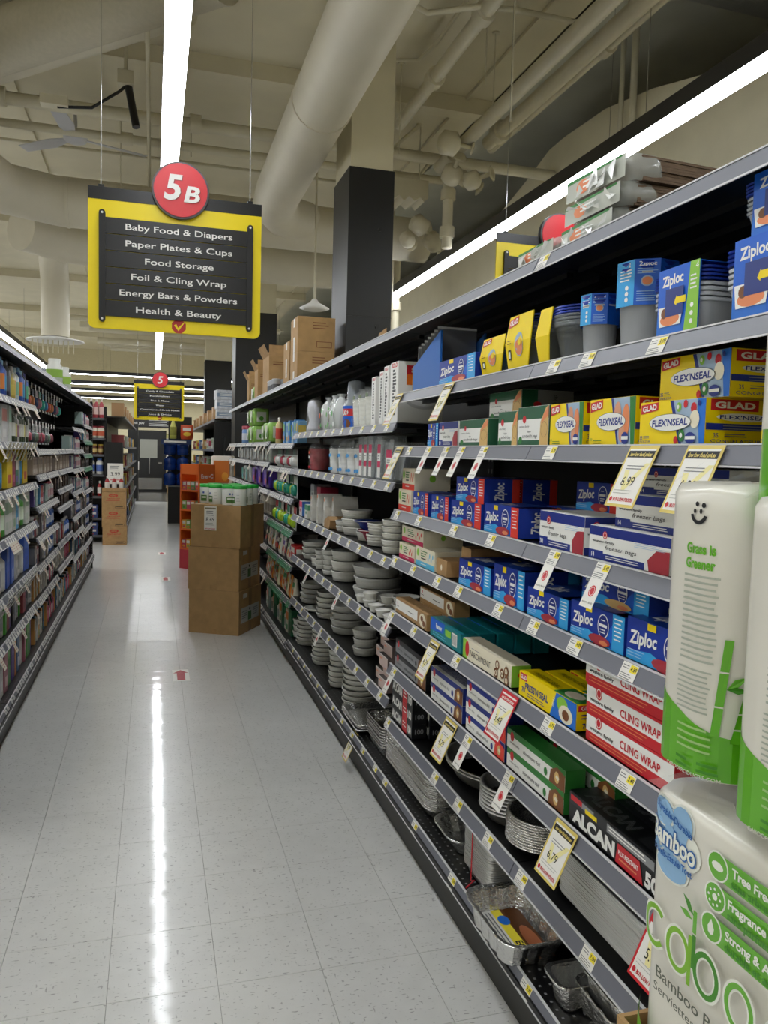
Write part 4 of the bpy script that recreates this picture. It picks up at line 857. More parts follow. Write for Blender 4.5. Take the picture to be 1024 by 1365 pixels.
# bottom shelf pans
z = .182
stack(pan_rect(.34, .25, .028, 'FOIL', False, rim=.012), 3, .012, 1.085, 3.74, z, AZ, 'tray_pan', 'shallow foil tray beside the plates on the bottom shelf', 'foil pan', 'shallow trays', .006)
stack(pan_rect(.26, .16, .05, 'FOIL', True, rim=.01), 8, .0125, 1.07, 3.4, z, AZ, 'loaf_pan', 'foil loaf pan in the stack left of the tallest pan stack', 'foil pan', 'stacked loaf pans', .004)
stack(pan_rect(.58, .30, .05, 'FOIL', True, rim=.014, r=.06), 16, .008, 1.135, 2.92, z, AZ, 'deep_roaster', 'large foil roaster in the tallest pan stack on the bottom shelf', 'foil pan', 'stacked large roasters', .002)
thing('roaster_pan', pan_rect(.2, .26, .06, 'FOIL', True, rim=.016, r=.05), 'single empty foil pan with bright rim right of the tallest stack', 'foil pan', (1.12, 2.475, z), AZ)
stack(pan_rect(.2, .2, .03, 'FOILR', False, rim=.008, r=.02, taper=.95), 18, .0075, 1.1, 2.22, z, AZ, 'cake_pan', 'square dull foil pan in the stack tied with red string', 'foil pan', 'stacked square pans', .001)
tw = MB(); tw.path([(-.112, .02, .165), (-.113, .02, .0), (-.11, .0, .01), (-.15, -.03, .008)], .0022, REDL, 6)
thing('string', tw.mesh(), 'red string tied round the square foil pan stack', 'string', (1.1, 2.22, z), 0)
stk = MB(); w_ = .22
P = Print(stk, lambda u, v, e: (u, v, e)); P.rect(-.11, -.07, .11, .07, I['brn']); P.rect(-.11, -.07, .11, -.02, PAPER); P.rect(-.11, -.02, .11, .01, YTAG); P.text('ECO', .06, -.003, .02, INKB, bold=.03); P.ell(-.06, 0, .022, .018, I['blu']); P.ell(.03, .04, .06, .022, I['peach']); P.lines(-.1, .09, -.028, 4, .011, GREYT, .35)
rp = [('pan', pan_rect(.26, .195, .075, 'FOIL', True, rim=.015, r=.05)), ('paper_label', stk.mesh())]
o = thing('roasting_pan', rp, 'deep foil roasting pan with paper label jutting over the bottom shelf', 'foil pan', (.985, 1.925, .186), (R(-3), R(3), AZ + R(3)))
o.children[1].location = (0, 0, .012)
for k, (x, y, dz) in enumerate([(1.05, 1.66, 0), (1.075, 1.56, 0.001), (1.085, 1.545, .04)]):
    thing('small_loaf_pan', pan_rect(.09 if k == 0 else .17, .16 if k == 0 else .12, .07, 'FOIL', True, rim=.008, r=.025), ['small foil loaf pan right of the jutting roasting pan', 'lower foil loaf pan of the nested pair by the cardboard bin', 'upper foil loaf pan of the nested pair by the cardboard bin'][k], 'foil pan', (x, y, z + dz), AZ)

# ================================================================ second shelf: food containers
z = 1.79
BLUE = mat('1b39a0', .3); BLUED = mat('16307f', .35)
def tub_round(r0, r1, h, m, n=20): b = MB(); b.lathe([(r0, 0), (r1, h), (r1 + .004, h), (r1 + .004, h + .004)], m, n); return b
@cached
def zip_round(r, h, sl):
    t = tub_round(r * .82, r, h, FROST); L_ = MB()
    for k in range(2): L_.lathe([(r + .003, h + .006 + k * .012), (r + .005, h + .014 + k * .012), (r * .9, h + .016 + k * .012)], BLUE, 20)
    s = MB(); q = 1.12 * r; sh = h * sl; z0 = h * (1 - sl) + .03
    pts = [(q * math.cos(R(45 * k + 22.5)), q * math.sin(R(45 * k + 22.5))) for k in range(8)]
    s.loft([[(x, y, z0) for x, y in pts], [(x, y, z0 + sh) for x, y in pts]], I['zb'], False, True, smooth=False)
    pr = MB(); e = q * math.cos(R(22.5)); fw = q * math.sin(R(22.5))
    for a, c in ((-90, 'zl'), (-45, 'zb'), (-135, 'zn')):
        ca, sa = math.cos(R(a)), math.sin(R(a))
        P = Print(pr, lambda u, v, k, ca=ca, sa=sa: ((e + k) * ca - u * sa, (e + k) * sa + u * ca, v))
        P.rect(-fw, z0, fw, z0 + sh, I[c])
        if c == 'zl': P.text('2', fw * .4, z0 + sh * .9, sh * .1, I['wht'], bold=.02); P.lines(-fw * .6, fw * .7, z0 + sh * .8, 4, sh * .07, I['wht'], .4); [P.ell(fw * .2, z0 + sh * (.4 - .13 * k), fw * .2, fw * .2, I['wht'], 10) for k in range(3)]
        elif c == 'zb': P.text('Ziploc', 0, z0 + sh * .9, sh * .09, I['wht'], w=fw * 1.4, bold=.03); P.lines(-fw * .8, fw * .8, z0 + sh * .8, 3, sh * .05, I['sky'], .3); P.ell(0, z0 + sh * .52, fw * .5, sh * .12, I['steel']); P.ell(0, z0 + sh * .52, fw * .4, sh * .09, I['peach']); P.lines(-fw * .8, fw * .8, z0 + sh * .3, 5, sh * .05, I['sky'], .3)
        else: P.ell(0, z0 + sh * .55, fw * .7, sh * .3, I['zl']); P.poly([(-fw * .6, z0 + sh * .2), (fw * .7, z0 + sh * .45), (fw * .7, z0 + sh * .55), (-fw * .6, z0 + sh * .3)], I['yel'])
    return [('tub', t.mesh()), ('lids', L_.mesh()), ('sleeve', s.mesh(), [('sleeve_print', pr.mesh())])]
@cached
def zip_square(w, d, h):
    t = MB(); nb = 3
    for k in range(4):
        z0 = 0 if k == 0 else h * (.42 + .1 * k); z1 = h * (.52 + .1 * k) if k < 3 else h * .74
        if k == 0: t.loft([[(x * .86, y * .86 + d / 2, 0) for x, y in rrect(w, d, .02)], [(x, y + d / 2, h * .5) for x, y in rrect(w, d, .02)]], FROST)
        t.loft([[(x * 1.02, y * 1.02 + d / 2, h * (.46 + .08 * k)) for x, y in rrect(w, d, .02)], [(x * 1.03, y * 1.03 + d / 2, h * (.5 + .08 * k)) for x, y in rrect(w, d, .02)], [(x * .97, y * .97 + d / 2, h * (.53 + .08 * k)) for x, y in rrect(w, d, .02)]], FROST)
    L_ = MB()
    for k in range(4): L_.loft([[(x * 1.04, y * 1.04 + d / 2, h * (.78 + .06 * k)) for x, y in rrect(w, d, .02)], [(x * 1.06, y * 1.06 + d / 2, h * (.81 + .06 * k)) for x, y in rrect(w, d, .02)]], BLUE)
    s = MB(); u0, u1 = -w * .3, w * .5; yy = -d * .045
    s.box(u0, u1, yy - .002, yy, .003, h * 1.06, I['zb']); s.box(u0, u1, yy, d, h * 1.05, h * 1.06, I['zb'])
    pr = MB(); P = Print(pr, lambda u, v, e: (u0 + u, yy - .002 - e, .003 + v)); W, H = u1 - u0, h * 1.05
    P.rect(0, 0, W, H, I['zb']); P.rect(0, 0, W * .6, H * .3, I['blu']); P.text('Ziploc', W * .36, H * .82, H * .15, I['wht'], w=W * .52, bold=.03, rot=.04); P.poly([(W * .68, 0), (W, 0), (W, H), (W * .78, H), (W * .74, H * .5)], I['lgr']); P.text('4', W * .94, H * .92, H * .1, I['wht']); P.lines(W * .8, W * .96, H * .8, 4, H * .06, I['wht'], .4); [P.ell(W * .86, H * (.36 - .12 * k), W * .04, W * .04, I['wht'], 8) for k in range(3)]
    P.poly([(W * .08, H * .12), (W * .6, H * .12), (W * .66, H * .42), (W * .04, H * .42)], I['wht']); P.ell(W * .34, H * .22, W * .24, H * .1, I['peach']); P.ell(W * .2, H * .32, W * .08, H * .08, I['brn']); P.rect(W * .22, H * .26, W * .66, H * .68, BLUED); P.poly([(W * .44, H * .45), (W * .5, H * .4), (W * .5, H * .43), (W * .72, H * .43), (W * .72, H * .53), (W * .5, H * .53), (W * .5, H * .56)], I['yel'])
    return [('tubs', t.mesh()), ('lids', L_.mesh()), ('sleeve', s.mesh(), [('sleeve_print', pr.mesh())])]
thing('food_container', zip_round(.044, .118, .62), 'smaller round tub in blue octagonal sleeve on the second shelf', 'food container', (RX + .08, 1.72, z), AZ + R(10))
thing('food_container', zip_round(.062, .158, .62), 'larger round tub in blue octagonal sleeve numbered 2', 'food container', (RX + .095, 1.555, z), AZ + R(10))
thing('food_container', zip_square(.155, .16, .122), 'square tubs with blue lids and green striped sleeve', 'food container', (RX + .02, 1.345, z), AZ)
thing('food_container', zip_square(.17, .17, .128), 'lower square tubs with blue lids at the picture edge', 'food container', (RX + .02, 1.125, z), AZ)
thing('food_container', zip_square(.17, .16, .128), 'upper square tubs with blue lids stacked on the lower', 'food container', (RX + .03, 1.1, z + .138), AZ).scale.z = .78
thing('food_container', zip_round(.06, .15, .62), 'round tub in blue sleeve standing behind the square tubs', 'food container', (RX + .3, 1.4, z), AZ)
@cached
def glad_tub(w, h, lids, sw=1.):
    t = MB(); t.lathe([(w * .36, 0), (w * .47, h * .62), (w * .5, h * .62), (w * .5, h * .66), (w * .45, h * .68)], CLEAR, 18, 0, w / 2)
    for k in range(3): t.lathe([(w * .5, h * (.66 + .06 * k)), (w * .52, h * (.7 + .06 * k)), (w * .46, h * (.71 + .06 * k))], CLEAR, 18, 0, w / 2)
    L_ = MB()
    for k in range(3): L_.lathe([(w * .5, h * (.84 + .05 * k)), (w * .51, h * (.87 + .05 * k)), (w * .4, h * (.88 + .05 * k))], BLUE, 18, 0, w / 2)
    s = MB(); s.loft([[(-w * .5, -.004, 0), (-w * .5 + w * .8 * sw, -.004, 0), (-w * .5 + w * .8 * sw, -.001, 0), (-w * .5, -.001, 0)], [(-w * .56, -.014, h * .5), (-w * .5 + w * sw, -.014, h * .5), (-w * .5 + w * sw, -.011, h * .5), (-w * .56, -.011, h * .5)], [(-w * .5, -.004, h), (-w * .5 + w * .96 * sw, -.004, h), (-w * .5 + w * .96 * sw, -.001, h), (-w * .5, -.001, h)]], I['yel'], smooth=False)
    pr = MB() ; y = lambda v: -.0045 - .01 * (1 - abs(v / h - .5) * 2)
    P = Print(pr, lambda u, v, e: (-w * .5 + u, y(v) - e, v)); W = w * .8
    P.poly([(W * .03, h * .78), (W * .5, h * .84), (W * .5, h * .98), (W * .03, h * .93)], I['red']); P.text('GLAD', W * .27, h * .885, h * .09, I['wht'], w=W * .4, bold=.04, rot=.1)
    if sw < 1: return [('tub', t.mesh()), ('lids', L_.mesh()), ('sleeve', s.mesh())]
    P.ell(W * .66, h * .45, W * .22, h * .22, I['steel'], 14); P.ell(W * .66, h * .4, W * .19, h * .15, I['peach'], 12); P.ell(W * .7, h * .48, W * .08, h * .06, I['yel'], 8); P.rect(W * .1, h * .2, W * .24, h * .38, I['blk']); P.rect(W * .13, h * .23, W * .21, h * .35, I['wht']); P.lines(W * .08, W * .3, h * .55, 2, h * .05, I['brn'], .3)
    return [('tub', t.mesh()), ('lids', L_.mesh()), ('sleeve', s.mesh(), [('sleeve_print', pr.mesh())])]
thing('food_container', glad_tub(.16, .115, 3), 'low tub in plain yellow sleeve on the second shelf', 'food container', (RX + .03, 2.22, z), AZ)
thing('food_container', glad_tub(.15, .155, 3), 'tall bowl tub in bulging yellow sleeve', 'food container', (RX + .03, 2.04, z), AZ)
thing('food_container', glad_tub(.17, .145, 3, .38), 'clear stacked bowls with blue lids and open yellow sleeve', 'food container', (RX + .03, 1.84, z), AZ)
boxes([('bag_box', 'small blue bag box on the second shelf by the blue tray', 'zt', 2.66, 2.33, .082, .12, z, .012, zbm, *ZB['blu'])])
# open blue display tray with upright grey racks
b = MB(); TB = mat('1d63b5', .45)
b.prism([(-.14, 0), (.16, 0), (.16, .2), (-.1, .11), (-.14, .1)], 0, .008, TB, 'xz'); b.prism([(-.14, 0), (.16, 0), (.16, .2), (-.1, .11), (-.14, .1)], .17, .178, TB, 'xz'); b.box(-.14, .16, .0, .178, 0, .006, TB); b.box(-.148, -.14, .0, .178, 0, .1, KRAFT2)
parts = [('tray', b.mesh())]
for k in range(7):
    q = MB(); q.box(-.12 + k * .036, -.118 + k * .036, .012, .165, .006, .17 + .008 * k, mat('a7a9ac', .3, .6)); q.box(-.121 + k * .036, -.117 + k * .036, .012, .165, .168 + .008 * k, .176 + .008 * k, WHITE); parts.append(('sheet', q.mesh()))
thing('display_tray', parts, 'open blue cardboard tray of upright grey sheets', 'tray', (RX + .02, 2.84, z), AZ)

# ================================================================ top board: brown napkin bundles
z = 2.066
NAP = mat('6f5b49', .8, var=.25, scale=60, stretch=(1, 1, 6)); PLB = mat('d8ddd8', .12, alpha=.4, coat=.5, bump=.5, scale=40)
def bundle(w, d, h, seed):
    rr = random.Random(seed); b = MB(); n = 9
    for k in range(n):
        j = rr.uniform(-.003, .003); b.box(-w / 2 + j, w / 2 + j, .012 + j, d, h * k / n, h * (k + .9) / n, NAP)
    f = MB(); rings = []
    for zz, s in ((.0, .96), (h * .2, 1.02), (h * .5, 1.05), (h * .85, 1.02), (h + .004, .95)):
        rings.append([(x * s + rr.uniform(-.004, .004), y * s + d * .42 * 0 + .03 + rr.uniform(-.004, .004), zz) for x, y in rrect(w, .1, .03, 3)])
    f.loft(rings, PLB)
    for q in range(7): a0 = rr.uniform(-w / 2, w / 2 - .05); f.face([(a0, -.036, rr.uniform(0, h)), (a0 + rr.uniform(.03, .07), -.04, rr.uniform(0, h)), (a0 + rr.uniform(.02, .06), -.046, rr.uniform(0, h))], mat('f2f4f2', .1, coat=.5))
    p = MB(); P = Print(p, lambda u, v, e: (-w / 2 + u, -.032 - e, v)); P.rect(0, h * .05, w, h * .95, mat('b9bcb2', .3)); P.poly([(w * .0, h * .8), (w * .95, h * .86), (w * .95, h * .96), (w * .0, h * .96)], I['grn']); P.ell(w * .3, h * .5, w * .12, h * .3, I['peach']);  P.lines(w * .3, w * .6, h * .7, 2, h * .2, I['wht'], .4)
    return [('paper_stack', b.mesh()), ('plastic_wrap', f.mesh()), ('wrap_print', p.mesh())]
for k, (y, w, h, dz, ins) in enumerate([(1.72, .23, .05, 0, .06), (1.7, .23, .05, .052, .06), (1.69, .23, .056, .104, .06)]):
    thing('paper_bag_bundle', bundle(w, .36, h, k), ['bottom', 'middle', 'top'][k] + ' bundle of brown paper napkins stacked on the top board', 'napkin bundle', (RX + ins, y, z + dz), AZ + R(2 * k))
thing('paper_bag_bundle', bundle(.2, .3, .045, 9), 'low plastic wrapped napkin bundle left of the napkin stack', 'napkin bundle', (RX + .05, 1.96, z), AZ)
thing('cardboard_piece', MB().prism([(-.07, 0), (.07, 0), (.065, .05), (-.05, .04)], 0, .004, KRAFT2, 'xz').mesh(), 'torn cardboard piece standing on the top board by the column', 'cardboard', (RX + .05, 3.55, z), AZ)
# ================================================================ plates, bowls and cups (right rack, third and fourth unit)
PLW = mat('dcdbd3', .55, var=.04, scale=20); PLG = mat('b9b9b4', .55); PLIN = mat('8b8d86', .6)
@cached
def plate_pack(r, h, n=4, taper=.86, m=0):
    """shrink-wrapped pack of plates: stepped rims"""
    M_ = [PLW, PLG][m]; b = MB(); pr = [(r * taper * .8, 0), (r * taper, h * .05)]
    for k in range(n): z = h * (.25 + .75 * (k + .2) / n); q = r * (taper + (1 - taper) * (k + 1) / n); pr += [(q - .003, z), (q, z + h * .02), (q, z + h * .75 * .5 / n)]
    pr += [(r, h * .97), (r * .97, h)]
    b.lathe(pr, M_, 24, cap1=False)
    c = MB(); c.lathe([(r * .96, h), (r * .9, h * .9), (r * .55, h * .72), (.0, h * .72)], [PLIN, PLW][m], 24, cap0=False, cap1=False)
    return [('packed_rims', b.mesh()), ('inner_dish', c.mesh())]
def plate_stack(x, y, r, z, n, dh, name, label, m=0, rims=3, taper=.88):
    for k in range(n):
        lab = label + ((', %s in its stack' % (['lowest', 'second', 'third', 'fourth', 'fifth', 'sixth', 'seventh', 'eighth'][k] if k < n - 1 else 'topmost')) if n > 1 else '')
        thing(name, plate_pack(round(r, 3), dh - .001, rims, taper, m), lab, 'plates', (x + random.uniform(-.005, .005), y + random.uniform(-.005, .005), z + k * dh), random.uniform(0, 3))
z = 1.101
plate_stack(1.045, 4.29, .055, z, 2, .032, 'bowl_pack', 'small white bowl pack beside the napkins, third shelf up')
plate_stack(1.075, 4.13, .085, z, 3, .045, 'bowl_pack', 'wide white bowl pack beside the napkins, third shelf up')
plate_stack(1.055, 3.62, .065, z, 2, .055, 'bowl_pack', 'deep white bowl pack right of the coloured bowls')
plate_stack(1.04, 3.35, .055, z, 5, .03, 'bowl_pack', 'small white bowl pack next to the pink bag boxes')
for c, zz, dy, lab in (('1d3f9c', .045, 0, 'dark blue plastic bowl between the white bowl stacks'), ('b01f3e', .005, -.05, 'dark red plastic bowl between the white bowl stacks')):
    b = MB(); b.lathe([(.025, 0), (.03, .004), (.05, .04), (.075, .055), (.078, .058), (.05, .045), (.02, .01), (0, .01)], mat(c, .35), 20)
    thing('plastic_bowl', [('bowl_body', b.mesh()), ('white_rim', MB().lathe([(.076, .056), (.08, .059), (.074, .059)], WHITE, 20, cap0=False, cap1=False).mesh())], lab, 'bowl', (1.05, 3.82 + dy * 1.6, z + zz), 0)
thing('plate_pack', plate_pack(.075, .044, 3), 'white bowl pack under the blue plastic bowl', 'plates', (1.07, 3.84, z), 0)
z = .81
plate_stack(1.09, 5.31, .1, z, 3, .04, 'plate_pack', 'white plate pack at the far end, second shelf up')
plate_stack(1.03, 4.96, .045, z, 1, .055, 'bowl_pack', 'single tall white bowl pack on the second shelf up')
plate_stack(1.035, 4.83, .05, z, 4, .03, 'bowl_pack', 'small white bowl pack left of the tall plate packs')
plate_stack(1.03, 4.59, .05, z, 5, .03, 'bowl_pack', 'small white bowl pack touching the tall plate packs')
plate_stack(1.075, 4.37, .088, z, 3, .058, 'plate_pack', 'tall white plate pack in the middle, second shelf up', rims=4)
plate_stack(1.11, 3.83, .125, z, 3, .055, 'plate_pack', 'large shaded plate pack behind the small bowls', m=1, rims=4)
@cached
def small_bowl(r, h):
    b = MB(); b.lathe([(r * .7, 0), (r * .8, .003), (r, h * .95), (r * 1.06, h), (r * .98, h), (r * .7, h * .3), (0, h * .25)], PLW, 20); return [('bowl_body', b.mesh()), ('rim', MB().lathe([(r * 1.03, h * .96), (r * 1.07, h * .985), (r * 1.05, h + .002), (r, h + .001)], WHITE, 20, cap0=False, cap1=False).mesh())]
for k, (x, y, dz, r) in enumerate([(1.0, 3.7, 0, .036), (1.005, 3.58, 0, .036), (1.0, 3.46, 0, .036), (1.0, 3.34, 0, .036), (1.07, 3.6, .0, .042), (1.07, 3.48, .0, .045), (1.005, 3.575, .036, .036), (1.07, 3.48, .036, .045), (1.08, 3.27, .0, .06), (1.08, 3.27, .035, .06), (1.08, 3.27, .07, .06), (1.0, 3.22, 0, .036)]):
    thing('small_bowl', small_bowl(r, .034), 'small white bowl in the cluster above the shaded plates', 'bowl', (x, y, z + dz), 0, 'clustered small bowls')
z = .505
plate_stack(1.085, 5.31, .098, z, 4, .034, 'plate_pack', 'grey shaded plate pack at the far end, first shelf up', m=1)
thing('plate_pack', plate_pack(.1, .018, 2), 'single flat white plate pack leaning out over the rail', 'plates', (1.06, 5.02, z), 0)
plate_stack(1.075, 4.8, .082, z, 5, .033, 'plate_pack', 'white plate pack in the middle of the first shelf up')
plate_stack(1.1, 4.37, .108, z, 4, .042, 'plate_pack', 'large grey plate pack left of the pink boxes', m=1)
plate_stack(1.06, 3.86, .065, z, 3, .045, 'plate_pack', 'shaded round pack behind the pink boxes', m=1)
z = .182
plate_stack(1.06, 5.65, .065, z, 3, .045, 'bowl_pack', 'white bowl pack at the far end of the bottom shelf')
plate_stack(1.075, 5.43, .088, z, 7, .029, 'plate_pack', 'white plate pack with blue film at the bottom, leftmost stack')
plate_stack(1.08, 4.9, .09, z, 8, .029, 'plate_pack', 'white plate pack in the second stack on the bottom shelf')
plate_stack(1.06, 4.4, .066, z, 7, .031, 'plate_pack', 'narrow white plate pack in the third stack on the bottom shelf')
plate_stack(1.095, 4.06, .1, z, 8, .029, 'plate_pack', 'wide white plate pack in the fourth stack on the bottom shelf')
thing('blue_lid', MB().lathe([(.08, 0), (.082, .004), (.05, .008), (0, .008)], mat('8fa7cf', .25, alpha=.8), 20).mesh(), 'blue plastic lid on the leftmost bottom plate stack', 'plate', (1.075, 5.43, z + 7 * .029 + .001), 0)  # loose translucent plastic lid lying on the stack, not one of the plates
# pinkish boxes beside black foil boxes
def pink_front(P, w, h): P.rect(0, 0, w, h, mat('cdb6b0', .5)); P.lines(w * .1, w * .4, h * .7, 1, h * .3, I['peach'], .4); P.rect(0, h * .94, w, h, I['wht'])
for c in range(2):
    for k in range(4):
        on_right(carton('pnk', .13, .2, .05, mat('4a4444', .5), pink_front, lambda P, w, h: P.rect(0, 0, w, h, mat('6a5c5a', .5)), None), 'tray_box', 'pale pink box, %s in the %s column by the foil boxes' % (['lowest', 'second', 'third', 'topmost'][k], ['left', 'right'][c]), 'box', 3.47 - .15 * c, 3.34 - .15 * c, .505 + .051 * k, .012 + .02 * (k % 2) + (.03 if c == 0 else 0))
# shelf z=1.42: clear cutlery boxes, cups, red cups
z = 1.425
def clear_box(w, d, h):
    b = MB(); b.box(-w / 2, w / 2, 0, d, 0, h, CLEAR); l = MB(); P = Print(l, F_front(w, h)); P.rect(w * .18, h * .05, w * .82, h * .78, I['wht']); P.rect(w * .18, h * .6, w * .82, h * .8, I['pnk']); P.rect(w * .18, h * .28, w * .82, h * .42, I['pnk']); P.lines(w * .28, w * .7, h * .55, 2, h * .06, I['grey'], .4)
    c = MB()
    for k in range(6): c.tube((-w * .35 + w * .14 * k, d * .3, .005), (-w * .3 + w * .12 * k, d * .5, h * .92), .004, mat('c9ced2', .2, .4), 6)
    return [('clear_case', b.mesh()), ('label', l.mesh()), ('cutlery', c.mesh())]
cb = clear_box(.075, .12, .2)
for k, y in enumerate([3.75, 3.66, 3.57, 3.42]): thing('cutlery_box', cb, 'clear cutlery box with pink and white label', 'box', (RX + .015, y, z), AZ, 'clear cutlery boxes')
thing('cutlery_box', clear_box(.13, .14, .17), 'wide clear cutlery box right of the labelled ones', 'box', (RX + .02, 3.28, z), AZ)
@cached
def cup_sleeve(r, h, body, accent, n=12):
    b = MB(); pr = []
    for k in range(n): zz = h * .72 * k / n; pr += [(r * (.8 + .02 * (k % 2)) + r * .18 * (k / n), zz), (r * (.86) + r * .14 * (k / n), zz + h * .72 / n * .8)]
    b.lathe(pr, mat(body, .5), 18)
    f = MB(); f.lathe([(r * .9, 0), (r * 1.03, .01), (r * 1.04, h * .72), (r * .9, h * .82), (r * .35, h * .95), (r * .5, h)], FILM, 12, cap0=False, cap1=False)
    p = MB(); F = lambda u, v, e: ((r * 1.045 + e) * math.sin(u / r), -(r * 1.045 + e) * math.cos(u / r), v)
    P = Print(p, F)
    for u, v, c in accent: P.ell(u * r, v * h, r * .22, h * .05, ink(c), 10)
    return [('cups', b.mesh()), ('plastic_sleeve', f.mesh()), ('sleeve_print', p.mesh())]
wa = ((-.4, .12, '3f8fd6'), (.1, .12, '3f8fd6'), (.5, .13, '5aa5e0'), (-.5, .5, '2f78c4'), (.3, .52, '5aa5e0'))
for y, r, x in ((4.48, .055, .02), (4.24, .062, .015), (4.06, .062, .02), (3.92, .058, .03)):
    thing('cup_sleeve', cup_sleeve(r, .2, 'e2e2de', wa), 'plastic sleeve of white and blue paper cups', 'cups', (RX + x + r, y, z), AZ, 'sleeves of white cups')
red = (( -.2, .62, 'd9b23c'), (.1, .58, 'e04a2c'), (-.3, .45, 'eeeeea'), (.1, .42, 'eeeeea'), (-.2, .2, '5b7d2a'), (.15, .1, 'c8202c'))
thing('cup_sleeve', cup_sleeve(.075, .2, 'a51f2b', red), 'plastic bag of dark red party cups', 'cups', (RX + .1, 5.12, z), AZ)
thing('cup_sleeve', cup_sleeve(.06, .19, '7d1a22', red), 'second bag of dark red cups behind the first', 'cups', (RX + .2, 4.88, z), AZ)
# shelf z=1.67: plate cartons, bags
z = 1.675
for k, (yl, yr, h, ins) in enumerate([(3.56, 3.49, .22, .012), (3.44, 3.38, .235, .015), (3.36, 3.29, .25, .012), (3.26, 3.15, .255, .012)]):
    on_right(carton('solo%d' % k, yl - yr, .2, h, I['wht'], solo_front, solo_side, None), 'plate_carton', 'tall white plate carton with red side panel', 'box', yl, yr, z, ins)
for y, r in ((3.95, .055), (3.83, .055), (3.7, .06)):
    thing('cup_sleeve', cup_sleeve(r, .2, 'd9d9cf', ((-.2, .2, '6fa8d6'), (.3, .75, '7d8a70'))), 'plastic sleeve of cream cups left of the plate cartons', 'cups', (RX + .02 + r, y, z), AZ, 'sleeves of cream cups')
sb = MB(); sb.lathe([(.06, 0), (.068, .03), (.066, .13), (.05, .16), (.045, .25), (.02, .26)], mat('9aa0a6', .15, alpha=.8), 18)
sp_ = MB(); P = Print(sp_, lambda u, v, e: ((.07 + e) * math.sin(u / .07), -(.07 + e) * math.cos(u / .07), v)); P.rect(-.1, .0, .1, .12, I['zb'], 10); P.rect(-.1, .065, .1, .105, I['red'], 10); P.text('SOLO', .0, .085, .025, I['wht'], w=.1, bold=.06); P.ell(-.03, .045, .035, .014, I['lbl']); P.ell(.035, .025, .03, .025, I['brn']); P.ell(-.02, .012, .03, .01, I['wht'])
thing('cutlery_bag', [('plastic_bag', sb.mesh()), ('bag_print', sp_.mesh())], 'clear cup bag with red and blue band', 'bag', (RX + .09, 4.16, z), AZ)
for k, (y, c1, c2) in enumerate([(4.72, 'e8622f', '3f9b3f'), (4.52, '4a9b35', '57b04a'), (4.38, '3f9b3f', 'e3e6e2')]):
    g = MB(); rr = random.Random(k); rings = []
    for zz, s in ((0, .8), (.04, 1.), (.1, 1.02), (.15, .85), (.17, .5), (.185, .3), (.2, .6)): rings.append([(x * s + rr.uniform(-.006, .006), y * s + .05 + rr.uniform(-.006, .006), zz) for x, y in rrect(.12, .08, .03, 3)])
    g.loft(rings, mat('e4e8e6', .15, alpha=.75, coat=.5))
    p = MB(); P = Print(p, lambda u, v, e: (u, -.0 - e, v)); P.ell(.02, .12, .02, .012, ink(c2)); P.ell(-.03, .09, .018, .016, ink(c1)); P.ell(.01, .03, .02, .014, ink(c2)); P.ell(-.035, .02, .014, .012, ink(c1))
    thing('cutlery_bag', [('plastic_bag', g.mesh()), ('bag_print', p.mesh())], 'crinkled clear bag of white plastic cutlery', 'bag', (RX + .012, y, z), AZ, 'clear cutlery bags')
wb = MB(); wb.lathe([(.03, 0), (.06, .01), (.055, .03), (.04, .08), (.055, .14), (.05, .2), (.02, .215)], mat('d5d6e0', .4), 16)
thing('foam_cup_sleeve', [('cups', wb.mesh()), ('film', MB().lathe([(.062, 0), (.06, .15), (.04, .215), (.02, .225)], FILM, 12, cap0=False, cap1=False).mesh())], 'tall white foam cup sleeve at the left end of the bag shelf', 'cups', (RX + .08, 5.22, z), AZ)
# shelf z=1.096: napkin packs, cutlery boxes
z = 1.101
def two(c1, c2, c3): return lambda P, w, h: (P.rect(0, 0, w, h, ink(c1)), P.rect(0, h * .6, w, h, ink(c2)), P.ell(w * .5, h * .4, w * .2, h * .12, ink(c3)))
on_right(carton('cut1', .1, .1, .1, I['wht'], two('e6e0e0', 'e0456e', 'c8202c'), two('3f79c9', '2f66b8', 'e6e6e6'), None), 'cutlery_carton', 'pink and blue cutlery carton near the baby goods', 'box', 5.42, 5.32, z, .02)
on_right(carton('cut2', .1, .1, .09, I['wht'], two('e8e8e4', '4c9a76', '3f8f5c'), two('d9dccf', '5aa37a', 'e6e6e6'), None), 'cutlery_carton', 'white and green cutlery carton near the baby goods', 'box', 5.22, 5.12, z, .02)
on_right(carton('cut3', .12, .12, .12, I['grey'], two('b9b9b6', '9d9da0', '6a6a6e'), two('9d9d9a', '8d8d90', '6a6a6e'), None), 'cutlery_carton', 'grey cutlery carton behind the pink and blue one', 'box', 5.44, 5.3, z + .1, .1)
on_right(carton('cut4', .12, .12, .12, ink('a51f3e'), two('a51f3e', 'a51f3e', '7d1530'), None, None), 'cutlery_carton', 'crimson cutlery carton behind the green one', 'box', 5.24, 5.06, z + .09, .1)
for k in range(6):
    b = MB(); h = .165 + .01 * (k % 3); b.prism([(-.028, 0), (.028, 0), (.024, h * .7), (.006, h), (-.006, h), (-.024, h * .7)], .0, .15, mat('cfcdc6', .5, var=.08, scale=25), 'xz'); c = MB(); c.box(-.02, .02, -.0015, 0, .02, h * .55, mat('b9b7ae', .6)); c.box(-.006, .006, -.0015, 0, h * .85, h * .95, I['peach'])
    thing('napkin_pack', [('pack', b.mesh()), ('label', c.mesh())], 'upright narrow napkin pack left of the bowls', 'napkins', (RX + .02 + .03 * (k % 2), 5.0 - .1 * k, z), AZ, 'upright napkin packs')
